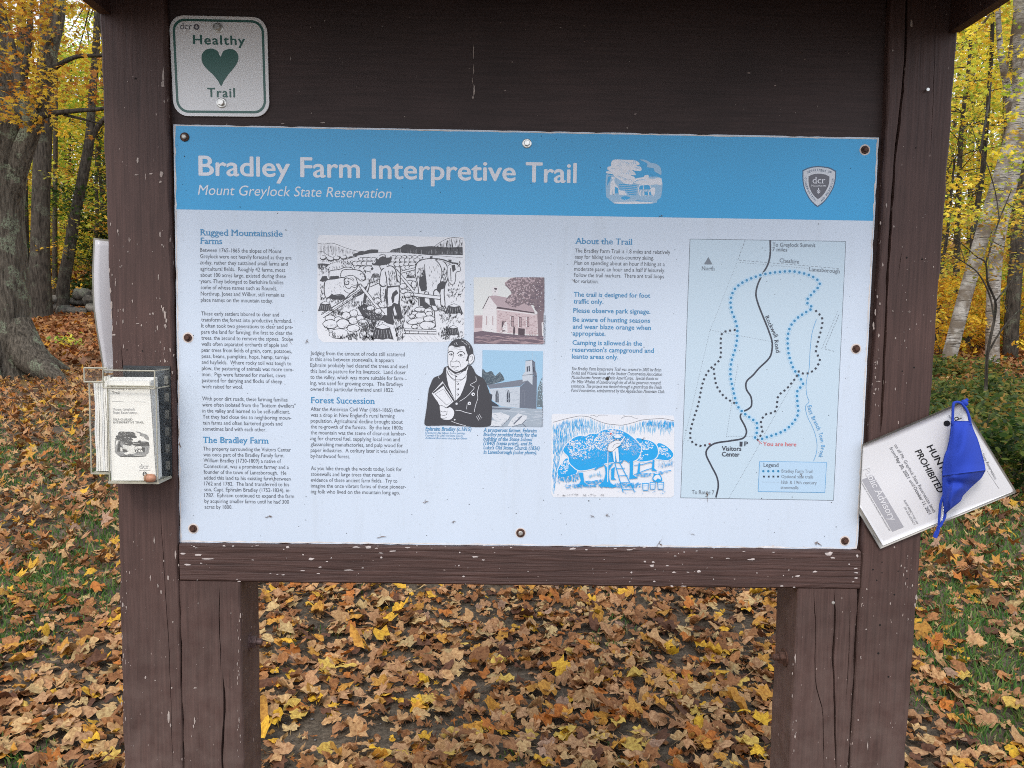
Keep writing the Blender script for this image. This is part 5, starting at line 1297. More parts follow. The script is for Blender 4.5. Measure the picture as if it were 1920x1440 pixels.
# second box on the outer side of the post, seen edge on
x0s, x1s = P(165, 800, .0)[0], P(205, 800, .0)[0]; z0s, z1s = P(185, 886, 0)[2], P(180, 690, 0)[2]
sbox = thing('brochure_box', 'second clear leaflet box on the outer side of left post, seen edge on', 'leaflet box', ((x0s + x1s) / 2, .05, z0s))
m = MB(); wall(m, (x0s + .004, .0, z0s), (x1s, .0, z1s - .02), .002); m.build('side_panel', acr, sbox)
m = MB(); wall(m, (x0s + .004, .10, z0s), (x1s, .10, z1s - .02), .002); m.build('side_panel', acr, sbox)
m = MB(); wall(m, (x0s + .004, .0, z0s), (x0s + .004, .10, z1s - .02), .002); m.build('front_panel', acr, sbox)
m = MB(); m.box((x0s + .003, -.001, z0s - .003), (x1s, .101, z0s)); m.build('base', M['acrylic_edge'], sbox)
zls = P(180, 716, 0)[2]; m = MB(); wall(m, (x0s - .002, -.004, zls), (x1s, -.004, z1s), .002); wall(m, (x0s - .002, -.004, zls), (x0s - .002, .104, z1s), .002); m.box((x0s - .002, -.004, z1s), (x1s, .104, z1s + .002)); m.build('lid', acr, sbox)
edges('edge_strip', [((x0s - .002, -.004, zls), (x1s, -.004, zls)), ((x0s - .002, -.004, z1s), (x1s, -.004, z1s)), ((x0s - .002, -.004, zls), (x0s - .002, -.004, z1s)), ((x0s + .004, 0, z0s), (x0s + .004, 0, zls))], .0014, parent=sbox)
for i in range(7):
    xx = x0s + .009 + i * .0042 + rnd.uniform(-.0006, .0006); m = MB(); zz0 = z0s + .0015; hh = .158 + rnd.uniform(-.004, .006) + (.010 if i > 3 else 0)
    V = []; F = []
    for j in range(13):
        z = zz0 + hh * j / 12; w = .0009 * math.sin(j * .9 + i * .7)
        V += [(xx + w, .006, z), (xx + w + .0034, .006, z), (xx + w + .0034, .094, z), (xx + w, .094, z)]
        if j: a = 4 * j - 4; F += [[a + q, a + (q + 1) % 4, a + 4 + (q + 1) % 4, a + 4 + q] for q in range(4)]
    F += [[0, 3, 2, 1], [48, 49, 50, 51]]
    o = mesh_obj('brochure', V, F, M['paper'] if i % 3 else M['paper_grey'], None); tag(o, 'white brochure seen edge on in the box on the outer side of the left post', 'brochure', 'brochures in the side box')

# bent white laminated sheet fixed on the outer side of the left post
M['laminate'] = plain('laminated_white_sheet', (0.56, 0.55, 0.58), .25, spec=.5, var=.02, vscale=6)
M['laminate_edge'] = plain('laminate_margin', (0.22, 0.21, 0.18), .25, spec=.6)
YL = .055
lp = [(176.5, 450, 214, 457), (174, 520, 214, 520), (176, 575, 214, 575), (182, 620, 214, 620), (189, 660, 214, 660), (194.5, 696, 216, 696)]
hung = thing('laminated_sheet', 'blank bent white laminated sheet sticking out behind left post above the boxes', 'sheet', P(200, 570, YL))
def sheet(name, inset, Y, mat):
    V = []; F = []; nn = 22
    ly = [p[1] for p in lp]
    for j in range(nn + 1):
        y = 448 + inset * 1.2 + (699 - 448 - inset) * j / nn
        x0 = float(np.interp(y, ly, [p[0] for p in lp])) + inset + (0.0 if 0 < j < nn else .5)
        for i in range(5):
            x = x0 + (222 - x0) * i / 4; bulge = .02 * (1 - i / 4) * math.cos((y - 560) / 160)
            V.append(P(x, y + (5 * i / 4 if j == 0 else 0), Y - bulge))
        if j:
            for i in range(4): a = (j - 1) * 5 + i; F.append([a, a + 5, a + 6, a + 1])
    n = len(V); V += [(p[0], p[1] + .0008, p[2]) for p in V]; F += [[i + n for i in f][::-1] for f in F]
    for j in range(nn): a = j * 5; F.append([a, a + n, a + 5 + n, a + 5])
    for i in range(4): F += [[i, i + 1, n + i + 1, n + i], [nn * 5 + i, nn * 5 + i + n, nn * 5 + i + 1 + n, nn * 5 + i + 1]]
    return mesh_obj(name, V, F, mat, hung, True)
sheet('laminate_margin', -1.5, YL, M['laminate_edge']); sheet('paper', 1.6, YL - .0012, M['laminate'])

# ------------------------------------------------------------------ tilted notice on the right post
ntc = thing('laminated_notice', 'tilted laminated white hunting notice tucked behind the panel on the right post', 'notice', P(1755, 890, -.01))
# page space: u along the text (0..216), v down the page (0..279); page top edge lies to the right
cTL, cTR, cBR, cBL = np.array((1801.5, 758.0)), np.array((1901, 921.0)), np.array((1655.5, 1023.0)), np.array((1560, 862.0))
def page_yx(x, y): return -.006 - .016 * max(0, (x - 1640) / 260) ** 1.6 + .0015 * math.sin(y * .03 + x * .012)
def page_y(u, v):
    q = (cTL * (1 - u) + cTR * u) * (1 - v) + (cBL * (1 - u) + cBR * u) * v
    return page_yx(q[0], q[1])
def npg(u, v, lift=0.0, ex=0.0):
    u /= 216.0; v /= 279.0
    q = (cTL * (1 - u) + cTR * u) * (1 - v) + (cBL * (1 - u) + cBR * u) * v
    return tuple(P(q[0], q[1], page_y(min(max(u, 0), 1), min(max(v, 0), 1)) - lift))
def pedge(y): return 1648 - (y - 258) * .0518
def page_sheet(name, u0, u1, v0, v1, mat, lift, th=.0006):
    """the sheet in strips beside the panel's edge; its first strip slips back behind the panel"""
    c = []
    for u, v in ((u0, v0), (u1, v0), (u1, v1), (u0, v1)):
        a, b = u / 216.0, v / 279.0; c.append((cTL * (1 - a) + cTR * a) * (1 - b) + (cBL * (1 - a) + cBR * a) * b)
    off = [p[0] - pedge(p[1]) for p in c]
    om = max(off); cols = sorted(set([-2.5, .25] + [o_ for o_ in off if o_ > 1] + [om * (k_ / 60) for k_ in range(1, 60)]))
    cols = [o_ for o_ in cols if o_ <= om]; R = 20; V = []; F = []
    for o_ in cols:
        ys = []
        for a, b, oa, ob in zip(c, c[1:] + c[:1], off, off[1:] + off[:1]):
            if (oa - o_) * (ob - o_) <= 0 and oa != ob: t = (o_ - oa) / (ob - oa); ys.append(a[1] + (b[1] - a[1]) * t)
        y0, y1 = min(ys), max(ys)
        for k_ in range(R + 1):
            y = y0 + (y1 - y0) * k_ / R; x = pedge(y) + o_
            V.append(P(x, y, (.0146 if o_ < 0 else page_yx(x, y)) - (lift if o_ >= 0 else 0)))
    for i in range(len(cols) - 1):
        for k_ in range(R): a = i * (R + 1) + k_; F.append([a, a + R + 1, a + R + 2, a + 1])
    n = len(V); V2 = V + [(p[0], p[1] + th, p[2]) for p in V]
    ec = {(a, b) for f in F for a, b in zip(f, f[1:] + f[:1])}
    side = [[a, b, b + n, a + n] for (a, b) in ec if (b, a) not in ec]
    return mesh_obj(name, V2, F + [[i + n for i in f][::-1] for f in F] + side, mat, ntc, True)
M['notice_margin'] = plain('clear_laminate_margin', (0.20, 0.19, 0.17), .2, spec=.7, var=.2, vscale=40)
M['notice_paper'] = plain('notice_paper', (0.67, 0.67, 0.69), .3, spec=.4, var=.02, vscale=8)
page_sheet('laminate_margin', -4.5, 220.5, -4, 287, M['notice_margin'], 0.0)
page_sheet('paper', 0, 216, 0, 279, M['notice_paper'], .0005, .0003)
M['notice_band'] = plain('grey_band', (0.36, 0.36, 0.39), .3)
M['notice_black'] = plain('notice_black_print', (0.02, 0.02, 0.02), .3)
M['notice_grey'] = plain('notice_grey_print', (0.17, 0.17, 0.18), .3)
# inverse mapping from the photograph to page space (affine, as the corners are nearly a parallelogram)
_A = np.stack([cTR - cTL, cBL - cTL], 1)
def pg(px, py):
    a, b = np.linalg.solve(_A, np.array([px, py]) - cTL); return a * 216, b * 279
z1 = lambda x, y: pg(1560 + x / 4.5, 720 + y / 4.5)
nf = lambda l0: (lambda u, v, l=0.0: npg(u, v, l0 + l))
def keep_right(mb):
    """print ends where the sheet slips behind the panel"""
    ok = []
    for p in mb.v:
        x, y, _ = to_px(p); ok.append(x > 1648 - (y - 258) * .0518 + .4)
    mb.f = [f for f in mb.f if all(ok[i] for i in f)]
    used = sorted({i for f in mb.f for i in f}); rm = {o_: i for i, o_ in enumerate(used)}
    mb.v = [mb.v[i] for i in used]; mb.f = [[rm[i] for i in f] for f in mb.f]
def nt_text(name, mat, rows, em, **kw):
    mb = MB()
    for t, a, b in rows:
        (u0, v0), (u1, v1) = z1(*a), z1(*b)
        ang = math.atan2(v1 - v0, u1 - u0)
        text_map(mb, t, nf(.0013), u0, v0, u0 + math.hypot(u1 - u0, v1 - v0), em, angle=ang, **kw)
    keep_right(mb); mb.build(name, M[mat], ntc, kind='stuff')
nt_text('lettering', 'notice_black', [('HUNTING', (800, 530), (1000, 862)), ('PROHIBITED', (700, 570), (905, 925))], 18.5, bold=.016, res=4)
nt_text('lettering', 'notice_grey', [('on all Mt. Greylock State Reservation lands', (525, 515), (865, 1092))], 9.6)
nt_text('lettering', 'notice_grey', [('from', (484, 540), (528, 612)), ('until', (655, 820), (687, 868))], 9.6)
nt_text('lettering', 'notice_grey', [('May 20, 2021', (530, 618), (640, 800)), ('October 11, 2021', (690, 875), (825, 1105))], 9.6, bold=.018)
nt_text('lettering', 'notice_grey', [('PLEASE RESPECT THE LAW', (612, 985), (728, 1190)), ('SO OUR LEGACY', (616, 1045), (705, 1198))], 5.5, italic=.2)
nt_text('lettering', 'notice_grey', [('Mt. Greylock State Reservation', (1170, 420), (1375, 805))], 8)
bandp = [z1(262, 600), z1(622, 1218), z1(530, 1262), z1(210, 690)]
us_ = [min(max(p[0], 2), 214) for p in bandp]
k = MapInk(npg, .0009)
NB = 70; uA, uB = 6, 196; vA, vB = z1(430, 900)[1] - 15, z1(430, 900)[1] + 15
vb0, vb1 = z1(622, 1218)[1], z1(530, 1262)[1]
for i in range(NB):
    k.fill('notice_band', [(uA + (uB - uA) * i / NB, vb0), (uA + (uB - uA) * (i + 1) / NB, vb0), (uA + (uB - uA) * (i + 1) / NB, vb1), (uA + (uB - uA) * i / NB, vb1)]); k.l -= 2e-6
k.l += .0001; k.line('notice_grey', [z1(1310, 735), z1(1412, 885)], .5)
cc = z1(970, 333); k.ell('notice_black', cc[0], cc[1], 6.5, 6.5, n=22); sprig(k, 'notice_paper', cc[0], cc[1], 3.6)
[keep_right(m_) for m_ in k.b.values()]; k.build({'notice_band': 'band', 'notice_grey': 'rule', 'notice_black': 'logo', 'notice_paper': 'logo'}, ntc)
nt_text('lettering', 'notice_paper', [('Public Advisory', (262, 715), (505, 1165))], 21, serif=True, bold=.006, res=4)
nt_text('lettering', 'notice_black', [('dcr', (1026, 284), (1075, 372))], 20, serif=True)
nt_text('lettering', 'notice_grey', [('Massachusetts', (982, 268), (1022, 340))], 6, serif=True)
nt_text('lettering', 'notice_grey', [('Department of Conservation and Recreation  www.mass.gov/dcr', (240, 820), (500, 1250))], 5)
for q in ((365, 1275, 390, 1305), (1448, 965, 1462, 962)):
    m = MB(); a, b = z1(q[0], q[1]), z1(q[2], q[3]); m.tube([npg(*a, .0022), npg(*b, .0022)], .0007, 6); m.build('staple', M['zinc'], ntc)

# ------------------------------------------------------------------ blue cloth mask hooked on the notice's upper corner
M['mask'], nt_, lk_, b_ = new_mat('royal_blue_cloth')
b_.inputs['Base Color'].default_value = (0.010, 0.042, 0.38, 1); b_.inputs['Roughness'].default_value = .85
b_.inputs['Sheen Weight'].default_value = .12; b_.inputs['Sheen Tint'].default_value = (.2, .35, 1, 1)
n_ = noise(nt_, lk_, None, 900, 3); bp_ = nt_.new('ShaderNodeBump'); bp_.inputs['Strength'].default_value = .35; bp_.inputs['Distance'].default_value = .0006; lk_.new(n_, bp_.inputs['Height']); lk_.new(bp_.outputs[0], b_.inputs['Normal'])
mask = thing('face_mask', 'royal blue cloth face mask hanging by its loop from the tilted notice', 'face mask', P(1795, 880, -.04))
z5 = lambda x, y: (1700 + x / 4.8, 700 + y / 4.8)
lft = S('403,428 400,500 388,600 366,690 342,745 328,830 324,920 326,1010 328,1100 332,1180 338,1245 345,1272')
rgt = S('580,430 600,500 636,580 662,660 680,730 700,800 712,872 672,945 570,1035 505,1105 488,1150 372,1243')
def mid(pts, t):
    p = np.array(pts); s = np.linspace(0, 1, len(p)); return np.interp(t, s, p[:, 0]), np.interp(t, s, p[:, 1])
def mask_part(name, t0, t1, n, sgn=1):
    V = []; F = []; m_ = 20
    for j in range(n + 1):
        t = t0 + (t1 - t0) * j / n
        xa_, ya_ = mid(lft, t); xb_, yb_ = mid(rgt, t)
        for i in range(m_ + 1):
            u = i / m_; x, y = xa_ + (xb_ - xa_) * u, ya_ + (yb_ - ya_) * u
            # pouch: rises from the folded left hem to the seam at mid length
            env = math.sin(math.pi * min(1, max(0, t * .98 + .01))) ** .6
            bulge = .034 * env * (math.sin(math.pi * (u * .78 + .10)) ** 1.2)
            ridge = .006 * math.exp(-((t - .545) / .05) ** 2) * u
            fold = .0030 * math.sin(9 * u + 14 * t) * u * (1 - u) * 3 + .006 * math.exp(-((u - .25 - .3 * (t - .6)) / .08) ** 2) * (1 if t > .55 else .2) - .007 * math.exp(-((t - .60 - .1 * u) / .03) ** 2) * (u > .1)
            V.append(P(*z5(x, y), -.030 - bulge - ridge - fold))
    for j in range(n):
        for i in range(m_): a = j * (m_ + 1) + i; F.append([a, a + m_ + 1, a + m_ + 2, a + 1])
    nn = len(V); V2 = V + [(p[0], p[1] + .0022, p[2]) for p in V]
    ec = {(a, b) for f in F for a, b in zip(f, f[1:] + f[:1])}
    side = [[a, b, b + nn, a + nn] for a, b in ec if (b, a) not in ec]
    return mesh_obj(name, V2, F + [[i + nn for i in f][::-1] for f in F] + side, M['mask'], mask, True)
mask_part('cloth_panel', 0, .545, 26); mask_part('cloth_panel', .548, 1, 24)
def strap(name, pts, w, Y, sq=.35):
    m = MB(); q = smooth_pts(pts, 5); m.tube([P(*z5(x, y), Y if not callable(Y) else Y(i / len(q))) for i, (x, y) in enumerate(q)], w, 8, squash=1); return m.build(name, M['mask'], mask, True)
strap('hem', S('405,455 490,458 578,455'), .0022, -.036)
strap('hem', S('366,700 350,760 345,900 350,1050 352,1160 352,1230'), .0016, -.037)
strap('ear_loop', S('412,450 415,380 418,300 425,268 455,258 490,268'), .0023, lambda t: -.036 + .006 * t)
strap('ear_loop', S('490,268 520,300 545,340 560,385 572,445'), .0022, lambda t: -.030 - .004 * t)
m = MB(); m.lathe(P(*z5(521, 266), -.026), (.6, -.3, -.5), [(-.006, .002), (-.004, .0042), (0, .0052), (.004, .0042), (.006, .002)], 10); m.build('knot', M['mask'], mask, True)
strap('knot_end', S('520,262 534,245 548,236'), .0028, -.024)
strap('ear_loop', S('330,1100 306,1170 298,1240 292,1320 288,1380'), .0022, lambda t: -.034 + .006 * t)
strap('ear_loop', S('345,1240 344,1290 325,1330 305,1370 288,1385'), .0024, -.032)
strap('knot_end', S('288,1378 280,1410 262,1440 250,1478'), .0028, -.028); strap('knot_end', S('290,1385 284,1420 275,1450 262,1482'), .0022, -.031)
m = MB(); q = smooth_pts(S('333,1200 328,1250 322,1290 318,1330'), 4)
for i in range(0, len(q) - 1, 2): m.tube([P(*z5(*q[i]), -.0395), P(*z5(*q[i + 1]), -.0395)], .0006, 5)
m.build('stitching', M['paper'], mask, kind='stuff')
# ------------------------------------------------------------------ ground, leaf litter and grass
def terr(x, y):
    x = np.asarray(x, float); y = np.asarray(y, float)
    D = y + 1.3475
    d = np.clip(D - 3, 0, 21)
    h = .0318 * d + .00326 * d * d
    h = h + np.clip(D - 24, 0, 60) * .16
    h = h + .018 * np.sin(x * 1.7 + 1) * np.cos(y * 1.3) + .012 * np.sin(x * 3.9) * np.sin(y * 3.1 + 2)
    return h
def xz(px, D):
    """X where the column px of the photograph lies at distance D"""
    return P(px, 640, D - 1.3475)[0]

def vnoise(x, y, s, seed=0):
    """smooth value noise, -1..1"""
    x = np.asarray(x) * s; y = np.asarray(y) * s
    r = np.random.default_rng(seed).random((64, 64)) * 2 - 1
    xi, yi = np.floor(x).astype(int), np.floor(y).astype(int); fx, fy = x - xi, y - yi
    fx = fx * fx * (3 - 2 * fx); fy = fy * fy * (3 - 2 * fy)
    g = lambda a, b: r[a % 64, b % 64]
    return (g(xi, yi) * (1 - fx) + g(xi + 1, yi) * fx) * (1 - fy) + (g(xi, yi + 1) * (1 - fx) + g(xi + 1, yi + 1) * fx) * fy

gx = np.concatenate([np.linspace(-90, -12, 40), np.linspace(-11.5, 11.5, 140), np.linspace(12, 90, 40)])
gy = np.concatenate([np.linspace(-30, -3, 14), np.linspace(-2.7, 14, 110), np.linspace(14.5, 95, 70)])
GX, GY = np.meshgrid(gx, gy); GZ = terr(GX, GY)
V = np.stack([GX.ravel(), GY.ravel(), GZ.ravel()], 1); nx_, ny_ = len(gx), len(gy)
I = np.arange(nx_ * ny_).reshape(ny_, nx_)
F = np.stack([I[:-1, :-1].ravel(), I[:-1, 1:].ravel(), I[1:, 1:].ravel(), I[1:, :-1].ravel()], 1)
m, nt, lk, b = new_mat('soil_and_old_litter')
geo = nt.new('ShaderNodeNewGeometry'); pos = geo.outputs['Position']
n1 = noise(nt, lk, pos, 2.2, 5); n2 = noise(nt, lk, pos, 55, 6, .7); n3 = noise(nt, lk, pos, 300, 3, .6)
r1 = ramp(nt, .35, .7, (0.045, 0.036, 0.027, 1), (0.150, 0.120, 0.088, 1)); lk.new(n2, r1.inputs[0])
r2 = ramp(nt, .35, .65, (.7, .72, .7, 1), (1.25, 1.2, 1.15, 1)); lk.new(n1, r2.inputs[0])
c = mixc(nt, lk, 1.0, r1.outputs[0], r2.outputs[0], 'MULTIPLY')
r3 = ramp(nt, .64, .70); lk.new(n3, r3.inputs[0])
c = mixc(nt, lk, r3.outputs[0], c, (0.22, 0.19, 0.15))
vo = nt.new('ShaderNodeTexVoronoi'); vo.inputs['Scale'].default_value = 9; lk.new(pos, vo.inputs['Vector'])
rl = ramp(nt, .0, 1., (.16, .07, .03, 1), (.34, .17, .07, 1)); lk.new(vo.outputs['Color'], rl.inputs[0])
sep = nt.new('ShaderNodeSeparateXYZ'); lk.new(pos, sep.inputs[0])
mr = nt.new('ShaderNodeMapRange'); mr.inputs[1].default_value = 8; mr.inputs[2].default_value = 16; lk.new(sep.outputs[1], mr.inputs[0])
c = mixc(nt, lk, mr.outputs[0], c, rl.outputs[0])
lk.new(c, b.inputs['Base Color']); b.inputs['Roughness'].default_value = .95; b.inputs['Specular IOR Level'].default_value = .15
bp = nt.new('ShaderNodeBump'); bp.inputs['Strength'].default_value = .8; bp.inputs['Distance'].default_value = .012; lk.new(n2, bp.inputs['Height']); lk.new(bp.outputs[0], b.inputs['Normal'])
ground = mesh_obj('ground', V, F, m, None, True, origin=(0, 0, 0)); ground['kind'] = 'structure'

def leaf_mat(name, transl, rough=.7, mottled=True, obj_tint=False):
    m = bpy.data.materials.new(name); m.use_nodes = True; nt = m.node_tree.nodes; lk = m.node_tree.links; nt.clear()
    out = nt.new('ShaderNodeOutputMaterial'); at = nt.new('ShaderNodeAttribute'); at.attribute_name = 'Col'
    c = at.outputs['Color']
    if obj_tint:
        oi = nt.new('ShaderNodeObjectInfo'); c = mixc(nt, lk, 1.0, c, oi.outputs['Color'], 'MULTIPLY')
    if mottled:
        g = nt.new('ShaderNodeNewGeometry'); n = noise(nt, lk, g.outputs['Position'], 90, 4, .65)
        r = ramp(nt, .34, .62, (.62, .50, .44, 1), (1.12, 1.1, 1.05, 1)); lk.new(n, r.inputs[0]); c = mixc(nt, lk, 1.0, c, r.outputs[0], 'MULTIPLY')
    d = nt.new('ShaderNodeBsdfPrincipled'); d.inputs['Roughness'].default_value = rough; d.inputs['Specular IOR Level'].default_value = .25; lk.new(c, d.inputs['Base Color'])
    t = nt.new('ShaderNodeBsdfTranslucent'); lk.new(c, t.inputs[0])
    mx = nt.new('ShaderNodeMixShader'); mx.inputs[0].default_value = transl
    lk.new(d.outputs[0], mx.inputs[1]); lk.new(t.outputs[0], mx.inputs[2]); lk.new(mx.outputs[0], out.inputs[0])
    return m
M['litter'] = leaf_mat('dry_fallen_leaf', .12)
M['litter_tint'] = leaf_mat('dry_fallen_leaf_tinted', .12, obj_tint=True)
M['leaves'] = leaf_mat('living_leaf', .52, .5, mottled=False)
M['grass'] = leaf_mat('grass_blade', .35, .6, mottled=False)

HALF = [(0, 1.0), (13, .76), (20, .78), (30, .55), (43, .80), (52, .95), (66, .70), (88, .54), (114, .74), (140, .46)]
HALF2 = [(0, 1.0), (18, .88), (31, .66), (50, .90), (68, .76), (92, .60), (114, .68), (145, .46)]
HALF3 = [(0, 1.0), (18, .86), (38, .70), (60, .60), (84, .58), (110, .62), (135, .66), (160, .60)]
MED = [(0, 1.0), (28, .45), (50, .95), (84, .42), (112, .72), (150, .34)]
LOW = [(0, 1.0), (30, .5), (58, .9), (120, .6)]
def leaf_template(half, r, curl=1.0, stem=True):
    ang = [a for a, _ in half] + [180] + [-a for a, _ in half[::-1] if a > 0]; rad = [q for _, q in half] + [.10] + [q for a, q in half[::-1] if a > 0]
    j = r.uniform(.85, 1.12, len(rad)); asp = r.uniform(.8, 1.1)
    x = np.array([q * jj * math.sin(math.radians(a)) * asp for a, q, jj in zip(ang, rad, j)]); y = np.array([q * jj * math.cos(math.radians(a)) for a, q, jj in zip(ang, rad, j)])
    x = np.r_[0, x]; y = np.r_[-.02, y]
    if len(half) > 7:   # an inner ring lets the blade cockle
        xi, yi = x[1:] * .5, y[1:] * .5; n = len(xi)
        x = np.r_[x, xi]; y = np.r_[y, yi]
        F = []
        for i in range(n):
            k_ = (i + 1) % n; F += [[0, 1 + n + i, 1 + n + k_], [1 + n + i, 1 + i, 1 + k_], [1 + n + i, 1 + k_, 1 + n + k_]]
        F = np.array(F)[:, [0, 2, 1]]
    else:
        n = len(x) - 1; F = np.array([[0, 1 + (i + 1) % n, 1 + i] for i in range(n)])
    ph = r.uniform(0, 6.28, 4); fold = r.uniform(-.2, .8) * curl; bend = r.uniform(-.55, .6) * curl; a0 = r.uniform(0, math.pi)
    z = fold * np.abs(x) + bend * (x * math.cos(a0) + y * math.sin(a0)) ** 2 + .17 * curl * np.sin(5 * np.arctan2(x, y) + ph[0]) * np.hypot(x, y) + .09 * curl * np.sin(9 * x + ph[1]) * np.cos(8 * y + ph[2])
    V = np.stack([x, y, z], 1)
    sh = np.ones(len(V)); sh[0] = .86
    rr_ = np.hypot(x, y); sh = sh - .12 * (rr_ > .6) * r.random(len(V)) + .08 * r.standard_normal(len(V)) * .5
    if stem:
        k_ = len(V); b_ = r.uniform(-.5, .5)
        S_ = np.array([[.02, -.1, 0], [-.02, -.1, 0], [.02 + b_ * .3, -.6, .10], [-.02 + b_ * .3, -.6, .10], [b_, -1.1, .05]])
        V = np.vstack([V, S_]); F = np.vstack([F, [[k_, k_ + 1, k_ + 3], [k_, k_ + 3, k_ + 2], [k_ + 2, k_ + 3, k_ + 4]]]); sh = np.r_[sh, np.full(5, .75)]
    return V, F, sh
tr_ = np.random.default_rng(5)
T_HI = [leaf_template((HALF, HALF2, HALF3, HALF2, HALF3)[i % 5], tr_, (.6, 1.0, 1.5)[i % 3]) for i in range(20)]
T_MED = [leaf_template(MED, tr_, 1.2, False) for _ in range(12)]
T_LOW = [leaf_template(LOW, tr_, .8, False) for _ in range(6)]

LITTER = [((.47, .29, .135), .17), ((.42, .24, .12), .12), ((.35, .165, .062), .20), ((.25, .115, .045), .14), ((.115, .052, .028), .09), ((.46, .34, .16), .08), ((.48, .25, .045), .09), ((.40, .145, .030), .07), ((.60, .36, .035), .05), ((.34, .22, .15), .02)]
_p = np.array([w for _, w in LITTER]); _p /= _p.sum(); _c = np.array([c for c, _ in LITTER])
def scatter(x, y, size, templ, r, tilt=.35, lift=.012, cols=None, z=None):
    n = len(x); Vs, Fs, Cs = [], [], []; off = 0
    ti = r.integers(0, len(templ), n)
    col = (_c[r.choice(len(_c), n, p=_p)] if cols is None else cols) * r.uniform(.78, 1.2, (n, 1))
    yaw = r.uniform(0, 2 * math.pi, n); tx, ty = np.clip(r.normal(0, tilt, n), -.75, .75), np.clip(r.normal(0, tilt, n), -.75, .75)
    flip = np.where(r.random(n) < .5, -1.0, 1.0)
    zz = (terr(x, y) if z is None else z) + r.uniform(.002, lift, n)
    for t, (V, F, sh) in enumerate(templ):
        q = np.nonzero(ti == t)[0]
        if not len(q): continue
        L = V[None, :, :] * size[q][:, None, None]; L = L.copy(); L[:, :, 2] *= flip[q][:, None]
        cy_, sy_ = np.cos(yaw[q])[:, None], np.sin(yaw[q])[:, None]
        X = L[:, :, 0] * cy_ - L[:, :, 1] * sy_; Y = L[:, :, 0] * sy_ + L[:, :, 1] * cy_
        Z = L[:, :, 2] + X * np.tan(tx[q])[:, None] + Y * np.tan(ty[q])[:, None]
        Z = Z - Z.min(1, keepdims=True) * .85
        W = np.stack([X + x[q][:, None], Y + y[q][:, None], Z + zz[q][:, None]], 2)
        k_ = V.shape[0]
        Vs.append(W.reshape(-1, 3)); Fs.append((F[None] + (off + np.arange(len(q)) * k_)[:, None, None]).reshape(-1, 3)); off += len(q) * k_
        Cs.append((col[q][:, None, :] * sh[None, :, None]).reshape(-1, 3))
    return np.vstack(Vs), np.vstack(Fs), np.clip(np.vstack(Cs), .004, .9), (ti, col, yaw, tx, ty, flip, zz)

def grassy(x, y):
    """how grassy the ground is, 0..1"""
    side = np.clip((x - 1.25) / .8, 0, 1) * .95 + np.clip((-x - 1.35) / .9, 0, 1) * .62 + .10
    far = np.clip((10.5 - y) / 4, 0, 1)
    return np.clip(side * far + vnoise(x, y, 1.9, 3) * .42 + vnoise(x, y, 5.3, 4) * .28 - .12, 0, 1)
def bare(x, y):
    return np.clip(vnoise(x, y, 1.6, 8) * .8 + vnoise(x, y, 4.1, 9) * .8 - .34, 0, 1) + 1.1 * np.exp(-(((x + .35) / .42) ** 2 + ((y - 1.28) / .09) ** 2)) + .5 * np.exp(-(((x + .9) / .2) ** 2 + ((y - 2.0) / .2) ** 2))

def ring(D0, D1, dens, r, wf=.80, wc=1.2):
    n = int((2 * (wf * (D0 + D1) / 2 + wc)) * (D1 - D0) * dens)
    D = r.uniform(D0, D1, n); w = wf * D + wc; x = r.uniform(-1, 1, n) * w
    return x, D - 1.3475
r0 = np.random.default_rng(21)
x, y = ring(.6, 4.1, 830, r0)
keep = r0.random(len(x)) > np.clip(grassy(x, y) * .58 + bare(x, y) * .62, 0, .94)
x, y = x[keep], y[keep]
size = np.clip(r0.normal(.0365, .012, len(x)), .016, .066)
inside_post = (np.abs(y - .05) < .07) & ((np.abs(x + .58) < .2) | (np.abs(x - .55) < .2)); x, y, size = x[~inside_post], y[~inside_post], size[~inside_post]
# the 300 that show largest in the picture become objects of their own
pxx, pyy, dd = to_px(np.stack([x, y, terr(x, y)], 1))
vis = (dd > .5) & (pxx > 5) & (pxx < 1915) & (pyy < 1436) & (((pxx < 215) & (pyy > 900)) | ((pxx > 500) & (pxx < 1435) & (pyy > 1112)) | ((pxx > 1712) & (pyy > 1010)))
score = np.where(vis, np.minimum(size, .046) / np.maximum(dd, .1) * (1 + .4 * r0.random(len(x))), -1)
top = np.zeros(len(x), bool); top[np.argsort(-score)[:300]] = True
V, F, Cc, _ = scatter(x[~top], y[~top], size[~top], T_HI, r0, tilt=.27, lift=.022)
x2, y2 = ring(.8, 4.6, 240, r0); V2, F2, C2, _ = scatter(x2, y2, r0.uniform(.010, .024, len(x2)), T_MED, r0, .4, .012)
V, F, Cc = np.vstack([V, V2]), np.vstack([F, F2 + len(V)]), np.vstack([Cc, C2])
o = mesh_obj('leaf_litter', V, F, M['litter'], None, False, Cc, (0, 0, 0), 'stuff')
tag(o, 'thick litter of brown, tan and yellow maple leaves over the near ground', 'leaf litter')
base = []
for i, (Vt, Ft, sh) in enumerate(T_HI):
    me_o = mesh_obj('fallen_leaf', Vt, Ft, M['litter_tint'], None, False, np.repeat(sh[:, None], 3, 1), (0, 0, 0)); base.append(me_o.data); bpy.data.objects.remove(me_o)
xs, ys, ss = x[top], y[top], size[top]
BRIGHT = np.array([(.64, .40, .03), (.56, .28, .04), (.56, .40, .09), (.50, .34, .16), (.45, .27, .14), (.46, .28, .13), (.31, .155, .07), (.46, .16, .03)])
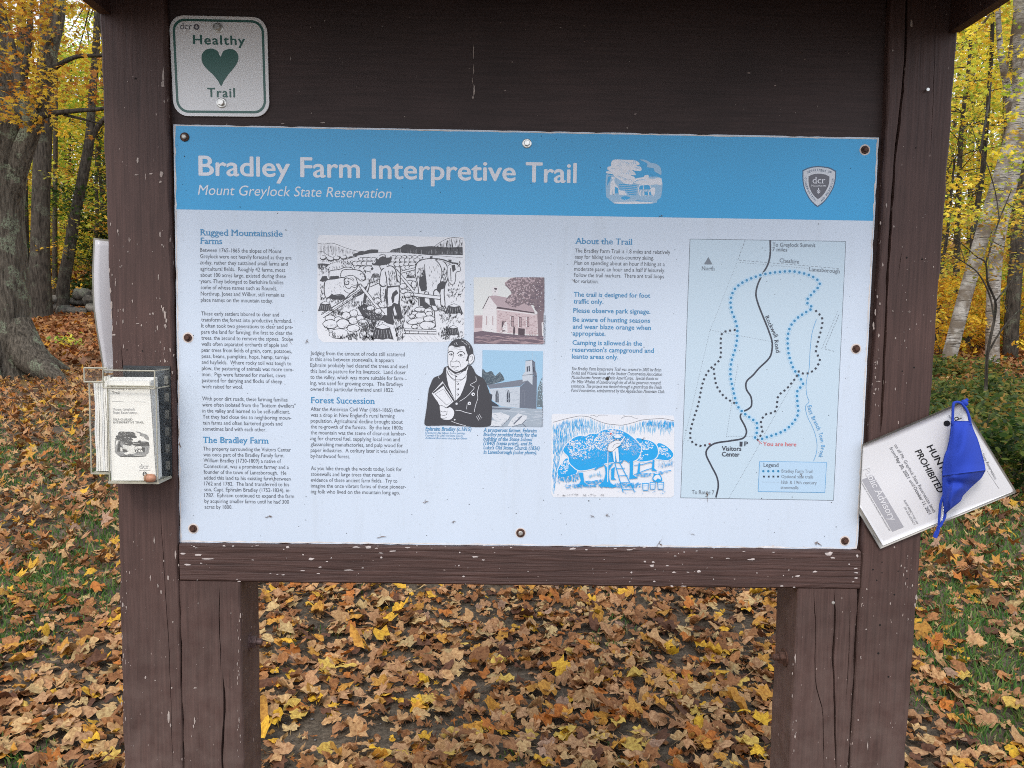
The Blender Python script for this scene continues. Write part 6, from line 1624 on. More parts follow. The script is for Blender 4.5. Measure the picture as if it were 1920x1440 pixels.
for i in range(len(xs)):
    t = int(r0.integers(0, len(base))); q = bpy.data.objects.new('fallen_leaf', base[t]); COL.objects.link(q); q.parent = ground
    q.location = (xs[i], ys[i], float(terr(xs[i], ys[i])) + .020 + r0.uniform(0, .016)); q.rotation_euler = (r0.normal(0, .22), r0.normal(0, .22), r0.uniform(0, 6.28))
    sc_ = min(ss[i], .054); q.scale = (sc_, sc_, sc_ if r0.random() < .5 else -sc_)
    cc = BRIGHT[r0.choice(8, p=[.07, .08, .10, .19, .22, .16, .12, .06])] * r0.uniform(.85, 1.15); q.color = (*cc, 1)
for D0, D1, dens, templ, s0, nm in ((4.1, 6.2, 480, T_MED, .042, 'near'), (6.2, 13, 230, T_MED, .050, 'middle'), (13, 24, 85, T_LOW, .075, 'upper'), (24, 44, 9, T_LOW, .17, 'farther')):
    x, y = ring(D0, D1, dens, r0)
    keep = r0.random(len(x)) > np.clip(grassy(x, y) * .62, 0, .8) * (D1 < 20); x, y = x[keep], y[keep]
    n = len(x); cols = _c[r0.choice(len(_c), n, p=_p)]
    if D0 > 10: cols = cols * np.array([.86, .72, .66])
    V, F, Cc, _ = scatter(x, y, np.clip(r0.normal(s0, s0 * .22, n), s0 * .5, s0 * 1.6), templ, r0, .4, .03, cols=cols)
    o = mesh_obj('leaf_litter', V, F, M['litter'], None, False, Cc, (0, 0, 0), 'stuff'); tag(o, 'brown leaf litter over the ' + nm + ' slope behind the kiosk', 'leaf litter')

# coarser litter out to the sides of the clearing
n = 30000; D = r0.uniform(-3, 26, n); w = .80 * np.clip(D, 0, 99) + 1.2; x = (w + r0.random(n) ** 1.3 * 11) * np.where(r0.random(n) < .5, -1, 1); y = D - 1.3475
keep = r0.random(n) > np.clip(grassy(x, y) * .5, 0, .6); x, y = x[keep], y[keep]; n = len(x)
V, F, Cc, _ = scatter(x, y, r0.uniform(.055, .095, n), T_LOW, r0, .35, .03)
o = mesh_obj('leaf_litter', V, F, M['litter'], None, False, Cc, (0, 0, 0), 'stuff'); tag(o, 'brown leaf litter at both sides of the clearing', 'leaf litter')

# grass blades between the leaves
n = 200000
D = 1.2 + 9.5 * r0.random(n) ** 1.25; x = r0.uniform(-1, 1, n) * (.80 * D + 1); y = D - 1.3475
g = grassy(x, y); keep = r0.random(n) < np.clip((g - .22) * 1.9, 0, 1); x, y, g, D = x[keep], y[keep], g[keep], D[keep]; n = len(x)
h = r0.uniform(.018, .050, n) * (.6 + .6 * g); w = r0.uniform(.0015, .0030, n) * (1 + D / 7); a = r0.uniform(0, 6.28, n); le = r0.uniform(.1, .9, n) * h * 1.3; la = r0.uniform(0, 6.28, n); z = terr(x, y)
dx, dy = np.cos(a) * w, np.sin(a) * w; lx, ly = np.cos(la) * le, np.sin(la) * le
V = np.stack([np.stack([x - dx, y - dy, z], 1), np.stack([x + dx, y + dy, z], 1), np.stack([x + dx * .8 + lx * .35, y + dy * .8 + ly * .35, z + h * .65], 1), np.stack([x - dx * .8 + lx * .35, y - dy * .8 + ly * .35, z + h * .65], 1), np.stack([x + lx, y + ly, z + h * .95], 1)], 1).reshape(-1, 3)
b0 = np.arange(n) * 5; F = np.vstack([np.stack([b0, b0 + 1, b0 + 2], 1), np.stack([b0, b0 + 2, b0 + 3], 1), np.stack([b0 + 3, b0 + 2, b0 + 4], 1)])
gc = np.array([(.055, .125, .025), (.085, .16, .03), (.13, .17, .045), (.24, .21, .10), (.04, .10, .03)])[r0.choice(5, n, p=[.36, .28, .16, .08, .12])] * r0.uniform(.95, 1.55, (n, 1))
o = mesh_obj('grass', V, F, M['grass'], None, False, np.repeat(gc, 5, 0), (0, 0, 0), 'stuff'); tag(o, 'short green grass showing between the fallen leaves', 'grass')
# small stones in the bare soil
n = 900; x, y = ring(1.5, 6, 30, r0); x, y = x[:n * 2], y[:n * 2]; k_ = bare(x, y) > .05; x, y = x[k_], y[k_]
V = []; F = []
ico = [(0, 0, 1), (.9, 0, .3), (.28, .85, .3), (-.72, .53, .3), (-.72, -.53, .3), (.28, -.85, .3), (0, 0, -.6)]
for xx, yy in zip(x, y):
    s_ = r0.uniform(.003, .011); q = len(V); zz_ = float(terr(xx, yy)); sx_, sy_ = r0.uniform(.7, 1.4, 2)
    V += [(xx + a * s_ * sx_, yy + b_ * s_ * sy_, zz_ + c_ * s_ * .6 + .001) for a, b_, c_ in ico]; F += [[q, q + 1 + i, q + 1 + (i + 1) % 5] for i in range(5)] + [[q + 6, q + 1 + (i + 1) % 5, q + 1 + i] for i in range(5)]
o = mesh_obj('gravel', V, F, plain('grey_gravel', (.16, .15, .14), .9, var=.5, vscale=14), None, True, kind='stuff'); tag(o, 'small grey gravel in the bare soil patches', 'gravel')
# ------------------------------------------------------------------ trees, shrubs and the stone wall
def bark(name, c0, c1, scale=22, stretch=.18, lichen=0.0, disp=.03, birch=False):
    m, nt, lk, b = new_mat(name)
    geo = nt.new('ShaderNodeNewGeometry'); pos = geo.outputs['Position']
    n = noise(nt, lk, pos, scale, 6, .65, map_scale=(1, 1, stretch)); r = ramp(nt, .34, .66, (*c0, 1), (*c1, 1)); lk.new(n, r.inputs[0]); c = r.outputs[0]
    if birch:
        n2 = noise(nt, lk, pos, 9, 4, .6, map_scale=(.5, .5, 5)); r2 = ramp(nt, .53, .60); lk.new(n2, r2.inputs[0]); c = mixc(nt, lk, r2.outputs[0], c, (.045, .038, .032))
        n3 = noise(nt, lk, pos, 3.5, 5); r3 = ramp(nt, .45, .62); lk.new(n3, r3.inputs[0]); c = mixc(nt, lk, r3.outputs[0], c, (.16, .13, .10))
    if lichen:
        n2 = noise(nt, lk, pos, 3.3, 5, .6); r2 = ramp(nt, .54, .60); lk.new(n2, r2.inputs[0])
        n4 = noise(nt, lk, pos, 45, 3, .6); r4 = ramp(nt, .42, .55); lk.new(n4, r4.inputs[0])
        mm = nt.new('ShaderNodeMath'); mm.operation = 'MULTIPLY'; lk.new(r2.outputs[0], mm.inputs[0]); lk.new(r4.outputs[0], mm.inputs[1])
        m2 = nt.new('ShaderNodeMath'); m2.operation = 'MULTIPLY'; m2.inputs[1].default_value = lichen; lk.new(mm.outputs[0], m2.inputs[0])
        c = mixc(nt, lk, m2.outputs[0], c, (.24, .28, .19))
    lk.new(c, b.inputs['Base Color']); b.inputs['Roughness'].default_value = .9; b.inputs['Specular IOR Level'].default_value = .15
    bp = nt.new('ShaderNodeBump'); bp.inputs['Strength'].default_value = 1.0; bp.inputs['Distance'].default_value = disp; lk.new(n, bp.inputs['Height']); lk.new(bp.outputs[0], b.inputs['Normal'])
    return m
M['maple_bark'] = bark('lichen_maple_bark', (.030, .025, .019), (.165, .142, .112), 32, .14, .75, .05)
M['dark_bark'] = bark('dark_ridged_bark', (.018, .015, .012), (.085, .072, .058), 24, .2, .25)
M['thin_bark'] = bark('brown_sapling_bark', (.030, .024, .018), (.10, .082, .062), 40, .3, .2, .01)
M['birch_bark'] = bark('white_birch_bark', (.25, .23, .20), (.47, .44, .40), 12, 2.5, .1, .008, birch=True)

tn = np.random.default_rng(77)
def limb(mb, pts, rad, n=10, rough=.05, flare=None):
    """tapered limb through world points, with an uneven section"""
    q = smooth_pts3(pts, 5); m_ = len(q); rr_ = np.interp(np.linspace(0, 1, m_), np.linspace(0, 1, len(rad)), rad)
    base = len(mb.v); ph = tn.uniform(0, 6.28, 5); up = None
    for i, p in enumerate(q):
        t = q[min(i + 1, m_ - 1)] - q[max(i - 1, 0)]; t = t / (np.linalg.norm(t) + 1e-9)
        if up is None: up = np.cross(t, (0.2, 1, 0.1)); up /= np.linalg.norm(up)
        up = up - t * (up @ t); up /= np.linalg.norm(up); w = np.cross(t, up)
        for k_ in range(n):
            a = 2 * math.pi * k_ / n
            f = 1 + rough * (math.sin(3 * a + ph[0] + i * .21) + .7 * math.sin(5 * a + ph[1] - i * .33) + .5 * math.sin(8 * a + ph[2] + i * .5))
            if flare:
                hh = i / (m_ - 1) * flare[2]
                f += flare[0] * math.exp(-hh / flare[1]) * (1 + .45 * math.sin(4 * a + ph[3]) + .3 * math.sin(7 * a + ph[4]))
            mb.v.append(tuple(p + rr_[i] * f * (math.cos(a) * up + math.sin(a) * w)))
    for i in range(m_ - 1):
        for k_ in range(n):
            a, b = base + i * n + k_, base + i * n + (k_ + 1) % n; mb.f.append([a, b, b + n, a + n])
    mb.f.append([base + (m_ - 1) * n + k_ for k_ in range(n)])
    return q
def smooth_pts3(pts, k_):
    p = [np.array(a, float) for a in pts]; n = len(p); out = []
    for i in range(n - 1):
        a, b, c, d = p[max(i - 1, 0)], p[i], p[i + 1], p[min(i + 2, n - 1)]
        for j in range(k_):
            t = j / k_; out.append(.5 * ((2 * b) + (-a + c) * t + (2 * a - 5 * b + 4 * c - d) * t * t + (-a + 3 * b - 3 * c + d) * t ** 3))
    out.append(p[-1]); return out

LOB = np.array([(0, 1, 0), (.28, .30, .05), (.85, .45, -.05), (.42, -.15, .03), (.5, -.62, 0), (0, -.30, .05), (-.5, -.62, 0), (-.42, -.15, .03), (-.85, .45, -.05), (-.28, .30, .05)])
LOBF = np.array([(0, 1, 9), (1, 2, 3), (9, 7, 8), (1, 3, 9), (9, 3, 7), (3, 4, 5), (3, 5, 7), (7, 5, 6)])
OVL = np.array([(0, 1, 0), (.42, .35, .08), (.36, -.45, .04), (0, -.85, 0), (-.36, -.45, .04), (-.42, .35, .08)]); OVLF = np.array([(0, 1, 5), (1, 4, 5), (1, 2, 4), (2, 3, 4)])
QUAD = np.array([(0, 1, 0), (.7, 0, .1), (0, -1, 0), (-.7, 0, .1)]); QUADF = np.array([(0, 1, 2), (0, 2, 3)])
def leaves_mesh(c, size, col, shape, r, droop=.5):
    """blades at centres c, mostly level, each turned and tilted"""
    T, TF = shape; n = len(c); yaw = r.uniform(0, 6.28, n); tx, ty = r.normal(0, droop, n), r.normal(0, droop, n)
    L = T[None] * size[:, None, None]; cy_, sy_ = np.cos(yaw)[:, None], np.sin(yaw)[:, None]
    X, Y, Z = L[:, :, 0] * cy_ - L[:, :, 1] * sy_, L[:, :, 0] * sy_ + L[:, :, 1] * cy_, L[:, :, 2]
    cx_, sx_ = np.cos(tx)[:, None], np.sin(tx)[:, None]; Y, Z = Y * cx_ - Z * sx_, Y * sx_ + Z * cx_
    cx_, sx_ = np.cos(ty)[:, None], np.sin(ty)[:, None]; X, Z = X * cx_ + Z * sx_, -X * sx_ + Z * cx_
    V = (np.stack([X, Y, Z], 2) + c[:, None, :]).reshape(-1, 3); k_ = len(T)
    F = (TF[None] + (np.arange(n) * k_)[:, None, None]).reshape(-1, 3)
    return V, F, np.repeat(col, k_, 0)
PAL = dict(gold=[(.60, .38, .035), (.62, .46, .05), (.50, .27, .03), (.36, .34, .05), (.40, .20, .03)], yellow=[(.64, .52, .05), (.56, .48, .06), (.42, .44, .05), (.60, .40, .04), (.26, .34, .04)],
           lime=[(.34, .42, .05), (.22, .34, .04), (.50, .48, .06), (.14, .24, .03), (.55, .42, .05)], green=[(.070, .145, .030), (.10, .20, .035), (.050, .11, .028), (.20, .26, .04), (.045, .085, .025)],
           olive=[(.045, .075, .018), (.075, .105, .025), (.030, .050, .014), (.16, .15, .03), (.22, .13, .03), (.10, .13, .03)],
           orange=[(.55, .28, .03), (.60, .40, .04), (.42, .17, .03), (.50, .36, .05), (.30, .12, .03)], pink=[(.50, .30, .16), (.52, .36, .12), (.40, .20, .12), (.48, .40, .10), (.34, .22, .12)])
def spray(centres, per, rad, size, pal, r, flat=.10, droop=.45, shape=(LOB, LOBF)):
    """leaf sprays: level layers of leaves round each centre"""
    n = len(centres) * per; c = np.repeat(np.asarray(centres, float), per, 0)
    rad = np.repeat(np.broadcast_to(rad, (len(centres),)), per)
    a = r.uniform(0, 6.28, n); q = np.sqrt(r.random(n)) * rad
    tlx, tly = np.repeat(r.normal(0, .25, len(centres)), per), np.repeat(r.normal(0, .25, len(centres)), per)
    dx, dy = np.cos(a) * q, np.sin(a) * q
    c = c + np.stack([dx, dy, dx * tlx + dy * tly - .25 * q * q + r.normal(0, flat, n)], 1)
    P_ = np.array(PAL[pal]); base = np.repeat(r.integers(0, len(P_), len(centres)), per); own = r.integers(0, len(P_), n)
    col = np.where((r.random(n) < .6)[:, None], P_[base], P_[own]) * r.uniform(.75, 1.25, (n, 1)) * (.55 if pal == 'green' else 1.0 if pal == 'orange' else 1.38)
    return leaves_mesh(c, r.uniform(.7, 1.25, n) * size, col, shape, r, droop)

def twigs(mb, frm, centres, r0_, r):
    for c in centres:
        a = np.array(frm, float); b = np.array(c, float); mid_ = a * .5 + b * .5 + np.array([0, 0, -.08 * np.linalg.norm(b - a)]) + r.normal(0, .05, 3)
        mb.tube([a, mid_, b], [r0_, r0_ * .6, r0_ * .25], 5, cap=False)

def tree(name, label, group, x, D, H, r_base, pal, crown_z0, crown_r, nspray, per, lean=(0, 0), bk='thin_bark', size=.062, shape=(LOB, LOBF), spray_r=(.35, .75), flat=.07, n=8, seed=0, cat='tree'):
    r = np.random.default_rng(seed * 13 + 5); y = D - 1.3475; z = float(terr(x, y)) - .1
    root = thing(name, label, cat, (x, y, z), group)
    k_ = 5; pts = [np.array([x + lean[0] * (i / k_) + r.normal(0, .05) * (i > 0), y + lean[1] * (i / k_) + r.normal(0, .05) * (i > 0), z + H * i / k_]) for i in range(k_ + 1)]
    mb = MB(); q = limb(mb, pts, [r_base * (1 - .75 * i / k_) for i in range(k_ + 1)], n, .03, flare=(.5, .25, H)); mb.build('trunk', M[bk], root, True)
    cs = []
    for i in range(nspray):
        t = r.uniform(0, 1) ** .9; zz = crown_z0 + (H * 1.04 - crown_z0) * t; f = math.sin(math.pi * min(.98, .18 + .8 * t)) ** .6
        a = r.uniform(0, 6.28); d = crown_r * f * math.sqrt(r.uniform(.03, 1)); i0 = min(len(q) - 1, int(zz / H * (len(q) - 1)))
        cs.append((q[i0][0] + d * math.cos(a), q[i0][1] + d * math.sin(a), z + zz))
    mb = MB()
    for c in cs[:min(nspray, 40)]:
        i0 = max(1, min(len(q) - 1, int((c[2] - z - .35) / H * (len(q) - 1)))); twigs(mb, q[i0], [c], max(.008, r_base * .16), r)
    mb.build('branches', M[bk], root, kind='stuff')
    V, F, Cc = spray(cs, per, r.uniform(*spray_r, nspray), size, pal, r, flat, shape=shape)
    mesh_obj('crown', V, F, M['leaves'], root, False, Cc, kind='stuff')
    return root

# --- the old maple at the left edge
D = 12.0; Yb = D - 1.3475
def W(px, py, d): return P(px, py, d - 1.3475)
mx = xz(-8, D); mz = float(terr(mx, Yb))
maple = thing('maple_tree', 'massive old maple with flared roots and lichen patches at the left edge', 'tree', (mx, Yb, mz))
mb = MB()
trunk_top = W(2, 215, D)
limb(mb, [(mx, Yb, mz - .3), (mx, Yb, mz + .5), (mx + .02, Yb, mz + 1.5), (mx, Yb, mz + 2.6), (trunk_top[0], Yb, trunk_top[2])], [.52, .50, .44, .43, .42], 44, .028, flare=(.62, .42, 4.6))
mb.build('trunk', M['maple_bark'], maple, True)
for rx_, ry_, l_ in ((1.30, -.35, .30), (.9, .55, .26), (-.9, -.6, .28), (.35, -1.0, .24), (-1.1, .4, .26)):
    mb = MB(); ex, ey = mx + rx_, Yb + ry_
    limb(mb, [(mx + rx_ * .22, Yb + ry_ * .22, mz + .75), (mx + rx_ * .5, Yb + ry_ * .5, mz + .28), (mx + rx_ * .8, Yb + ry_ * .8, float(terr(mx + rx_ * .8, Yb + ry_ * .8)) + .05), (ex, ey, float(terr(ex, ey)) - .06)], [l_, l_ * .8, l_ * .45, .05], 12, .05)
    mb.build('root', M['maple_bark'], maple, True)
for pts, r_ in (([W(0, 260, D), W(-10, 150, D + .2), W(-40, 20, D + .4), W(-60, -160, D + .5)], [.40, .30, .24, .18]), ([W(8, 420, D), W(34, 310, D - .1), W(60, 240, D - .1), W(78, 190, D - .2), W(96, 100, D - .3), W(112, 20, D - .3), W(118, -120, D - .3)], [.12, .15, .13, .10, .085, .08, .06]),
                ([W(58, 225, D - .35), W(40, 160, D - .5), W(18, 80, D - .5), W(0, 10, D - .4), W(-12, -80, D - .4)], [.11, .075, .065, .055, .04]), ([W(62, 222, D - .3), W(105, 212, D - .6), W(150, 207, D - .8), W(190, 204, D - 1), W(250, 190, D - 1)], [.055, .036, .030, .026, .015]),
                ([W(86, 140, D - .3), W(110, 122, D - .4), W(145, 106, D - .5), W(190, 104, D - .6), W(240, 96, D - .6)], [.05, .035, .03, .026, .014]), ([W(110, 213, D - .6), W(150, 222, D - .7), W(190, 232, D - .7)], [.022, .018, .01]), ([W(45, 150, 11.5), W(55, 60, 11.4), W(60, -80, 11.4)], [.05, .04, .03])):
    mb = MB(); limb(mb, pts, r_, 14, .04); mb.build('limb', M['maple_bark'] if r_[0] >= .11 else M['dark_bark'], maple, True)
cs = []
for _ in range(125):
    px, py = tn.uniform(-120, 190), tn.uniform(-160, 240)
    if py > 150 and tn.random() < .55: continue
    cs.append(W(px, py, tn.uniform(9.6, 13.5)))
cs += [W(20, 120, 11), W(25, 160, 11.2), W(60, 205, 11.4), W(50, 212, 11), W(100, 150, 11.6), W(15, 60, 10.6), W(45, 30, 10.8), W(90, 50, 11)]
for _ in range(60):   # the rest of the crown above and behind the frame
    cs.append((mx + tn.uniform(-4, 4), Yb + tn.uniform(-2.5, 3.5), mz + tn.uniform(5.2, 9)))
V, F, Cc = spray(cs, 44, tn.uniform(.25, .5, len(cs)), .050, 'orange', tn, .06)
mesh_obj('crown', V, F, M['leaves'], maple, False, Cc, kind='stuff')

# --- trunks that can be told apart
def trunk_tree(name, label, pts, rad, bk, D, pal, seed, n=14, crown=True, group=None, rough=.03):
    r = np.random.default_rng(seed); p0 = W(pts[0][0], pts[0][1], D); z = float(terr(p0[0], p0[1]))
    root = thing(name, label, 'tree', (p0[0], p0[1], z), group); q3 = [W(a, b, D + (c if c else 0)) for a, b, *c_ in pts for c in [c_[0] if c_ else 0]]
    q3 = [np.array([q3[0][0] - (q3[1][0] - q3[0][0]) * .1, q3[0][1], z - .15])] + q3
    mb = MB(); limb(mb, q3, [rad[0] * 1.1] + list(rad), n, rough, flare=(.35, .3, 8)); mb.build('trunk', M[bk], root, True)
    if crown:
        tp = q3[-1]; cs = [tp + r.normal(0, 1, 3) * (1.5, 1.5, 1.2) + np.array([0, 0, .4]) for _ in range(36)]
        mb = MB(); twigs(mb, q3[-1], cs[:14], rad[-1] * .35, r); mb.build('branches', M['thin_bark'] if bk != 'birch_bark' else M[bk], root, kind='stuff')
        V, F, Cc = spray(cs, 44, r.uniform(.4, .8, 36), .065, pal, r, .08); mesh_obj('crown', V, F, M['leaves'], root, False, Cc, kind='stuff')
    return root
trunk_tree('tree', 'thick dark trunk with a hollow at its foot behind the old maple', [(72, 560), (75, 480), (77, 380), (82, 240), (88, 100), (94, -60), (97, -260)], [.30, .225, .205, .20, .195, .185, .17], 'dark_bark', 20, 'gold', 1, 20)
trunk_tree('tree', 'slim grey trunk between the thick dark trunk and the maple', [(45, 560), (44, 430), (42, 300), (40, 100), (40, -120)], [.16, .13, .12, .11, .10], 'dark_bark', 21.5, 'gold', 2)
trunk_tree('tree', 'thin straight pole trunk just right of the thick dark trunk', [(103, 560), (103, 420), (104, 260), (105, 120), (106, -60)], [.075, .065, .06, .055, .05], 'thin_bark', 23, 'yellow', 3, 8)
trunk_tree('tree', 'grey trunk leaning right near the left post with a forked limb', [(118, 540), (130, 470), (142, 400), (156, 330), (168, 260), (172, 190), (180, 90), (186, -60)], [.16, .145, .135, .13, .12, .10, .09, .08], 'dark_bark', 21, 'lime', 4, 12)
mb = MB(); limb(mb, [W(166, 270, 21), W(182, 240, 21), W(205, 215, 20.8), W(240, 190, 20.6)], [.10, .07, .055, .04], 8); o = mb.build('limb', M['dark_bark'], bpy.data.objects['tree.003'], True)
trunk_tree('birch_tree', 'white birch leaning right, the nearer of two beside right post', [(1768, 760), (1774, 700), (1790, 630), (1812, 545), (1828, 490), (1845, 430), (1868, 355), (1893, 270), (1915, 180), (1940, 60), (1960, -90)], [.135, .128, .122, .12, .12, .12, .118, .115, .11, .10, .09], 'birch_bark', 14, 'yellow', 5, 18, rough=.015)
trunk_tree('birch_tree', 'upright white birch with dark scars at the right edge', [(1862, 780), (1861, 740), (1861, 660), (1862, 565), (1870, 460), (1888, 370), (1903, 300), (1908, 235), (1912, 150), (1912, -40)], [.135, .128, .122, .12, .12, .125, .13, .13, .12, .10], 'birch_bark', 15, 'gold', 6, 18, rough=.02)
mb = MB(); limb(mb, [W(1905, 260, 15), W(1890, 170, 14.8), W(1876, 90, 14.6), W(1868, -40, 14.5)], [.12, .07, .05, .035], 10); mb.build('limb', M['birch_bark'], bpy.data.objects['birch_tree.001'], True)
trunk_tree('tree', 'dark trunk at the far right edge behind the upright birch', [(1890, 790), (1892, 700), (1897, 600), (1903, 520), (1909, 440), (1912, 300), (1915, 100), (1915, -60)], [.16, .15, .14, .135, .13, .12, .11, .1], 'dark_bark', 16, 'gold', 7, 12)
trunk_tree('tree', 'slim dark trunk standing between the two white birches', [(1810, 770), (1813, 720), (1815, 640), (1818, 570), (1826, 430), (1840, 340), (1846, 280), (1853, 190), (1860, 80), (1862, -40)], [.085, .075, .07, .065, .06, .055, .05, .045, .04, .03], 'dark_bark', 17, 'yellow', 8, 10)
trunk_tree('tree', 'thin dark sapling trunk close beside the right post', [(1752, 740), (1756, 640), (1764, 520), (1776, 440), (1782, 380), (1790, 300)], [.05, .045, .04, .035, .03, .02], 'dark_bark', 18, 'yellow', 9, 8)
r = np.random.default_rng(12); cs = [W(r.uniform(1780, 1940), r.uniform(60, 430), r.uniform(12.3, 13.6)) for _ in range(46)]
V, F, Cc = spray(cs, 24, .32, .055, 'yellow', r, .06); mesh_obj('leaves', V, F, M['leaves'], bpy.data.objects['birch_tree'], False, Cc, kind='stuff')
# twiggy bare sapling in front of the birches
p0 = W(1848, 760, 8.6); sap = thing('bare_sapling', 'dark twiggy sapling with bare crossing branches in front of the birches', 'sapling', (p0[0], p0[1], float(terr(p0[0], p0[1]))))
def dpath(t, d=8.6): return [W(1640 + x / 1.946, y / 1.946, d) for x, y in S(t)]
for t, r_ in (('402,1600 405,1440 412,1290 436,1170 440,1100 412,1030 405,960 376,940', (.022, .019, .017, .015, .013, .012, .010, .006)), ('412,1290 455,1215 500,1160 545,1120 600,1090', (.012, .010, .009, .008, .005)), ('405,960 430,880 455,800 480,740 500,690', (.010, .009, .008, .006, .004)),
              ('436,1170 420,1080 380,1000 330,960 280,930 250,925', (.010, .009, .008, .006, .005, .004)), ('376,940 330,900 290,870 255,860', (.007, .006, .005, .003)), ('440,1100 480,1050 520,1000 560,960', (.009, .008, .006, .004)), ('455,800 440,700 410,600 385,555 350,450', (.007, .006, .006, .005, .003)),
              ('385,555 400,470 415,380 425,300', (.012, .013, .013, .008)), ('480,740 520,760 570,740', (.005, .004, .003)), ('330,960 310,900 270,840', (.005, .004, .003)), ('500,1160 470,1090 500,1020', (.005, .004, .003)), ('455,1215 500,1240 560,1200', (.006, .005, .003)), ('350,450 320,470 280,500', (.004, .003, .002)), ('430,880 480,900 530,860', (.005, .004, .002))):
    mb = MB(); limb(mb, dpath(t), r_, 6, .03); mb.build('branch', M['dark_bark'], sap, True)
r = np.random.default_rng(3); cs = [W(r.uniform(1765, 1930), r.uniform(395, 520), r.uniform(8.2, 9.4)) for _ in range(26)] + [W(r.uniform(1900, 1960), r.uniform(200, 420), 9) for _ in range(10)]
V, F, Cc = spray(cs, 26, .3, .030, 'gold', r, .05, shape=(OVL, OVLF)); Cc = Cc * np.array([.55, .60, .8]); mesh_obj('sparse_leaves', V, F, M['leaves'], sap, False, Cc, kind='stuff')

# --- understorey and canopy trees, each one a tree of its own
spec = []
# left strip (X from about -15 to -6)
for px, D, H, pal, lab in ((196, 22, 5.2, 'green', 'dark green understorey tree half behind the left post'), (185, 25, 7.5, 'yellow', 'yellow tree behind the leaning grey trunk'), (130, 28, 8, 'lime', 'lime green tree above the stone wall'), (10, 26, 9.5, 'orange', 'orange leaved tree behind the old maple'),
                           (95, 32, 9, 'yellow', 'yellow tree standing well beyond the thick dark trunk'), (210, 30, 12, 'lime', 'tall yellow green tree half hidden by the left post'), (60, 37, 10, 'yellow', 'far yellow tree seen between the left trunks'), (150, 38, 10, 'gold', 'far golden tree above the leaning trunk'), (178, 24.5, 6.5, 'lime', 'slender green and yellow sapling touching the left post'), (230, 22, 9, 'gold', 'golden tree hidden largely behind the left post'), (-60, 22, 11, 'orange', 'orange tree beyond the left edge'), (0, 33, 13, 'gold', 'gold tree far behind the old maple'), (120, 46, 10, 'pink', 'pale pinkish tree far up the left slope')):
    spec.append((px, D, H, pal, lab))
for px, D, H, pal, lab in ((1790, 19, 8.5, 'yellow', 'bright yellow maple beside the right post'), (1850, 22, 10, 'yellow', 'yellow tree behind the two birches'), (1905, 20, 9.5, 'gold', 'golden tree behind the birches at right edge'), (1760, 25, 11, 'lime', 'yellow green tree half behind the right post'), (1820, 28, 12, 'yellow', 'tall yellow tree far behind the leaning birch'), (1880, 31, 13, 'gold', 'tall golden tree far beyond the birches'),
                           (1940, 26, 12, 'lime', 'lime coloured tree at the right edge'), (1780, 36, 13, 'gold', 'far golden tree right of the right post'), (1850, 39, 14, 'yellow', 'farthest yellow tree between the birches'), (1730, 21, 9, 'yellow', 'yellow tree largely hidden by the right post'), (1990, 19, 9, 'yellow', 'yellow tree just beyond the right edge'), (1925, 38, 14.5, 'yellow', 'far yellow tree at the right edge')):
    spec.append((px, D, H, pal, lab))
for i, (px, D, H, pal, lab) in enumerate(spec):
    near = D < 23
    tree('understory_tree' if H < 9 else 'woodland_tree', lab, 'autumn trees behind the kiosk', xz(px, D), D, H, .045 + .006 * H, pal, .5 if near else 1.0, 1.6 + .10 * H, 95 if near else 110, 44 if near else 38, lean=(tn.normal(0, .3), tn.normal(0, .3)), size=.058 if near else .085, shape=(LOB, LOBF) if near else (OVL, OVLF), spray_r=(.3, .7) if near else (.45, .95), seed=i)
for i, (X, D, H, pal) in enumerate(((-7, 24, 10, 'gold'), (-3.5, 27, 11, 'yellow'), (.5, 25, 10, 'lime'), (4, 28, 12, 'yellow'), (7.5, 25, 11, 'gold'), (-1.5, 33, 13, 'gold'), (3, 36, 13, 'yellow'), (-6.5, 34, 13, 'lime'), (8.5, 36, 14, 'yellow'))):
    tree('woodland_tree', ('golden', 'yellow', 'lime green', 'bright yellow', 'deep gold', 'tall golden', 'tall yellow', 'tall lime', 'farthest yellow')[i] + ' tree in the woods hidden behind the kiosk', 'autumn trees behind the kiosk', X, D, H, .13, pal, 1.2, 2.8, 70, 34, size=.095, shape=(OVL, OVLF), spray_r=(.5, 1.0), seed=60 + i)

# --- far-off wood: trunks and leaf masses that read as one
r = np.random.default_rng(99)
mb = MB()
for i in range(150):
    D = r.uniform(26, 62); X = r.uniform(-1, 1) * (.95 * D + 4); y = D - 1.3475; z = float(terr(X, y)) - .2; h = r.uniform(9, 17); q = r.uniform(.04, .16); dx = r.normal(0, .6)
    mb.tube([(X, y, z), (X + dx * .4, y, z + h * .5), (X + dx, y, z + h)], [q, q * .8, q * .4], 6, cap=False)
for i in range(110):
    D = r.uniform(16, 60); X = r.uniform(.95 * D + 4, 1.5 * D + 14) * (1 if i % 2 else -1); y = D - 1.3475; z = float(terr(X, y)) - .2; h = r.uniform(9, 17); q = r.uniform(.05, .18)
    mb.tube([(X, y, z), (X + r.normal(0, .3), y, z + h * .5), (X + r.normal(0, .5), y, z + h)], [q, q * .8, q * .4], 6, cap=False)
o = mb.build('far_trunks', M['dark_bark'], None, kind='stuff'); tag(o, 'many thin dark trunks of the far wood on the slope', 'far wood')
n = 1900; D = r.uniform(40, 66, n); X = r.uniform(-1, 1, n) * (.95 * D + 4); y = D - 1.3475; z = terr(X, y) + r.uniform(0, 1, n) ** 1.1 * 19
z = np.where((X < 0) & (r.random(n) < .75), terr(X, y) + r.uniform(0, 9.5, n), z)
parts = []
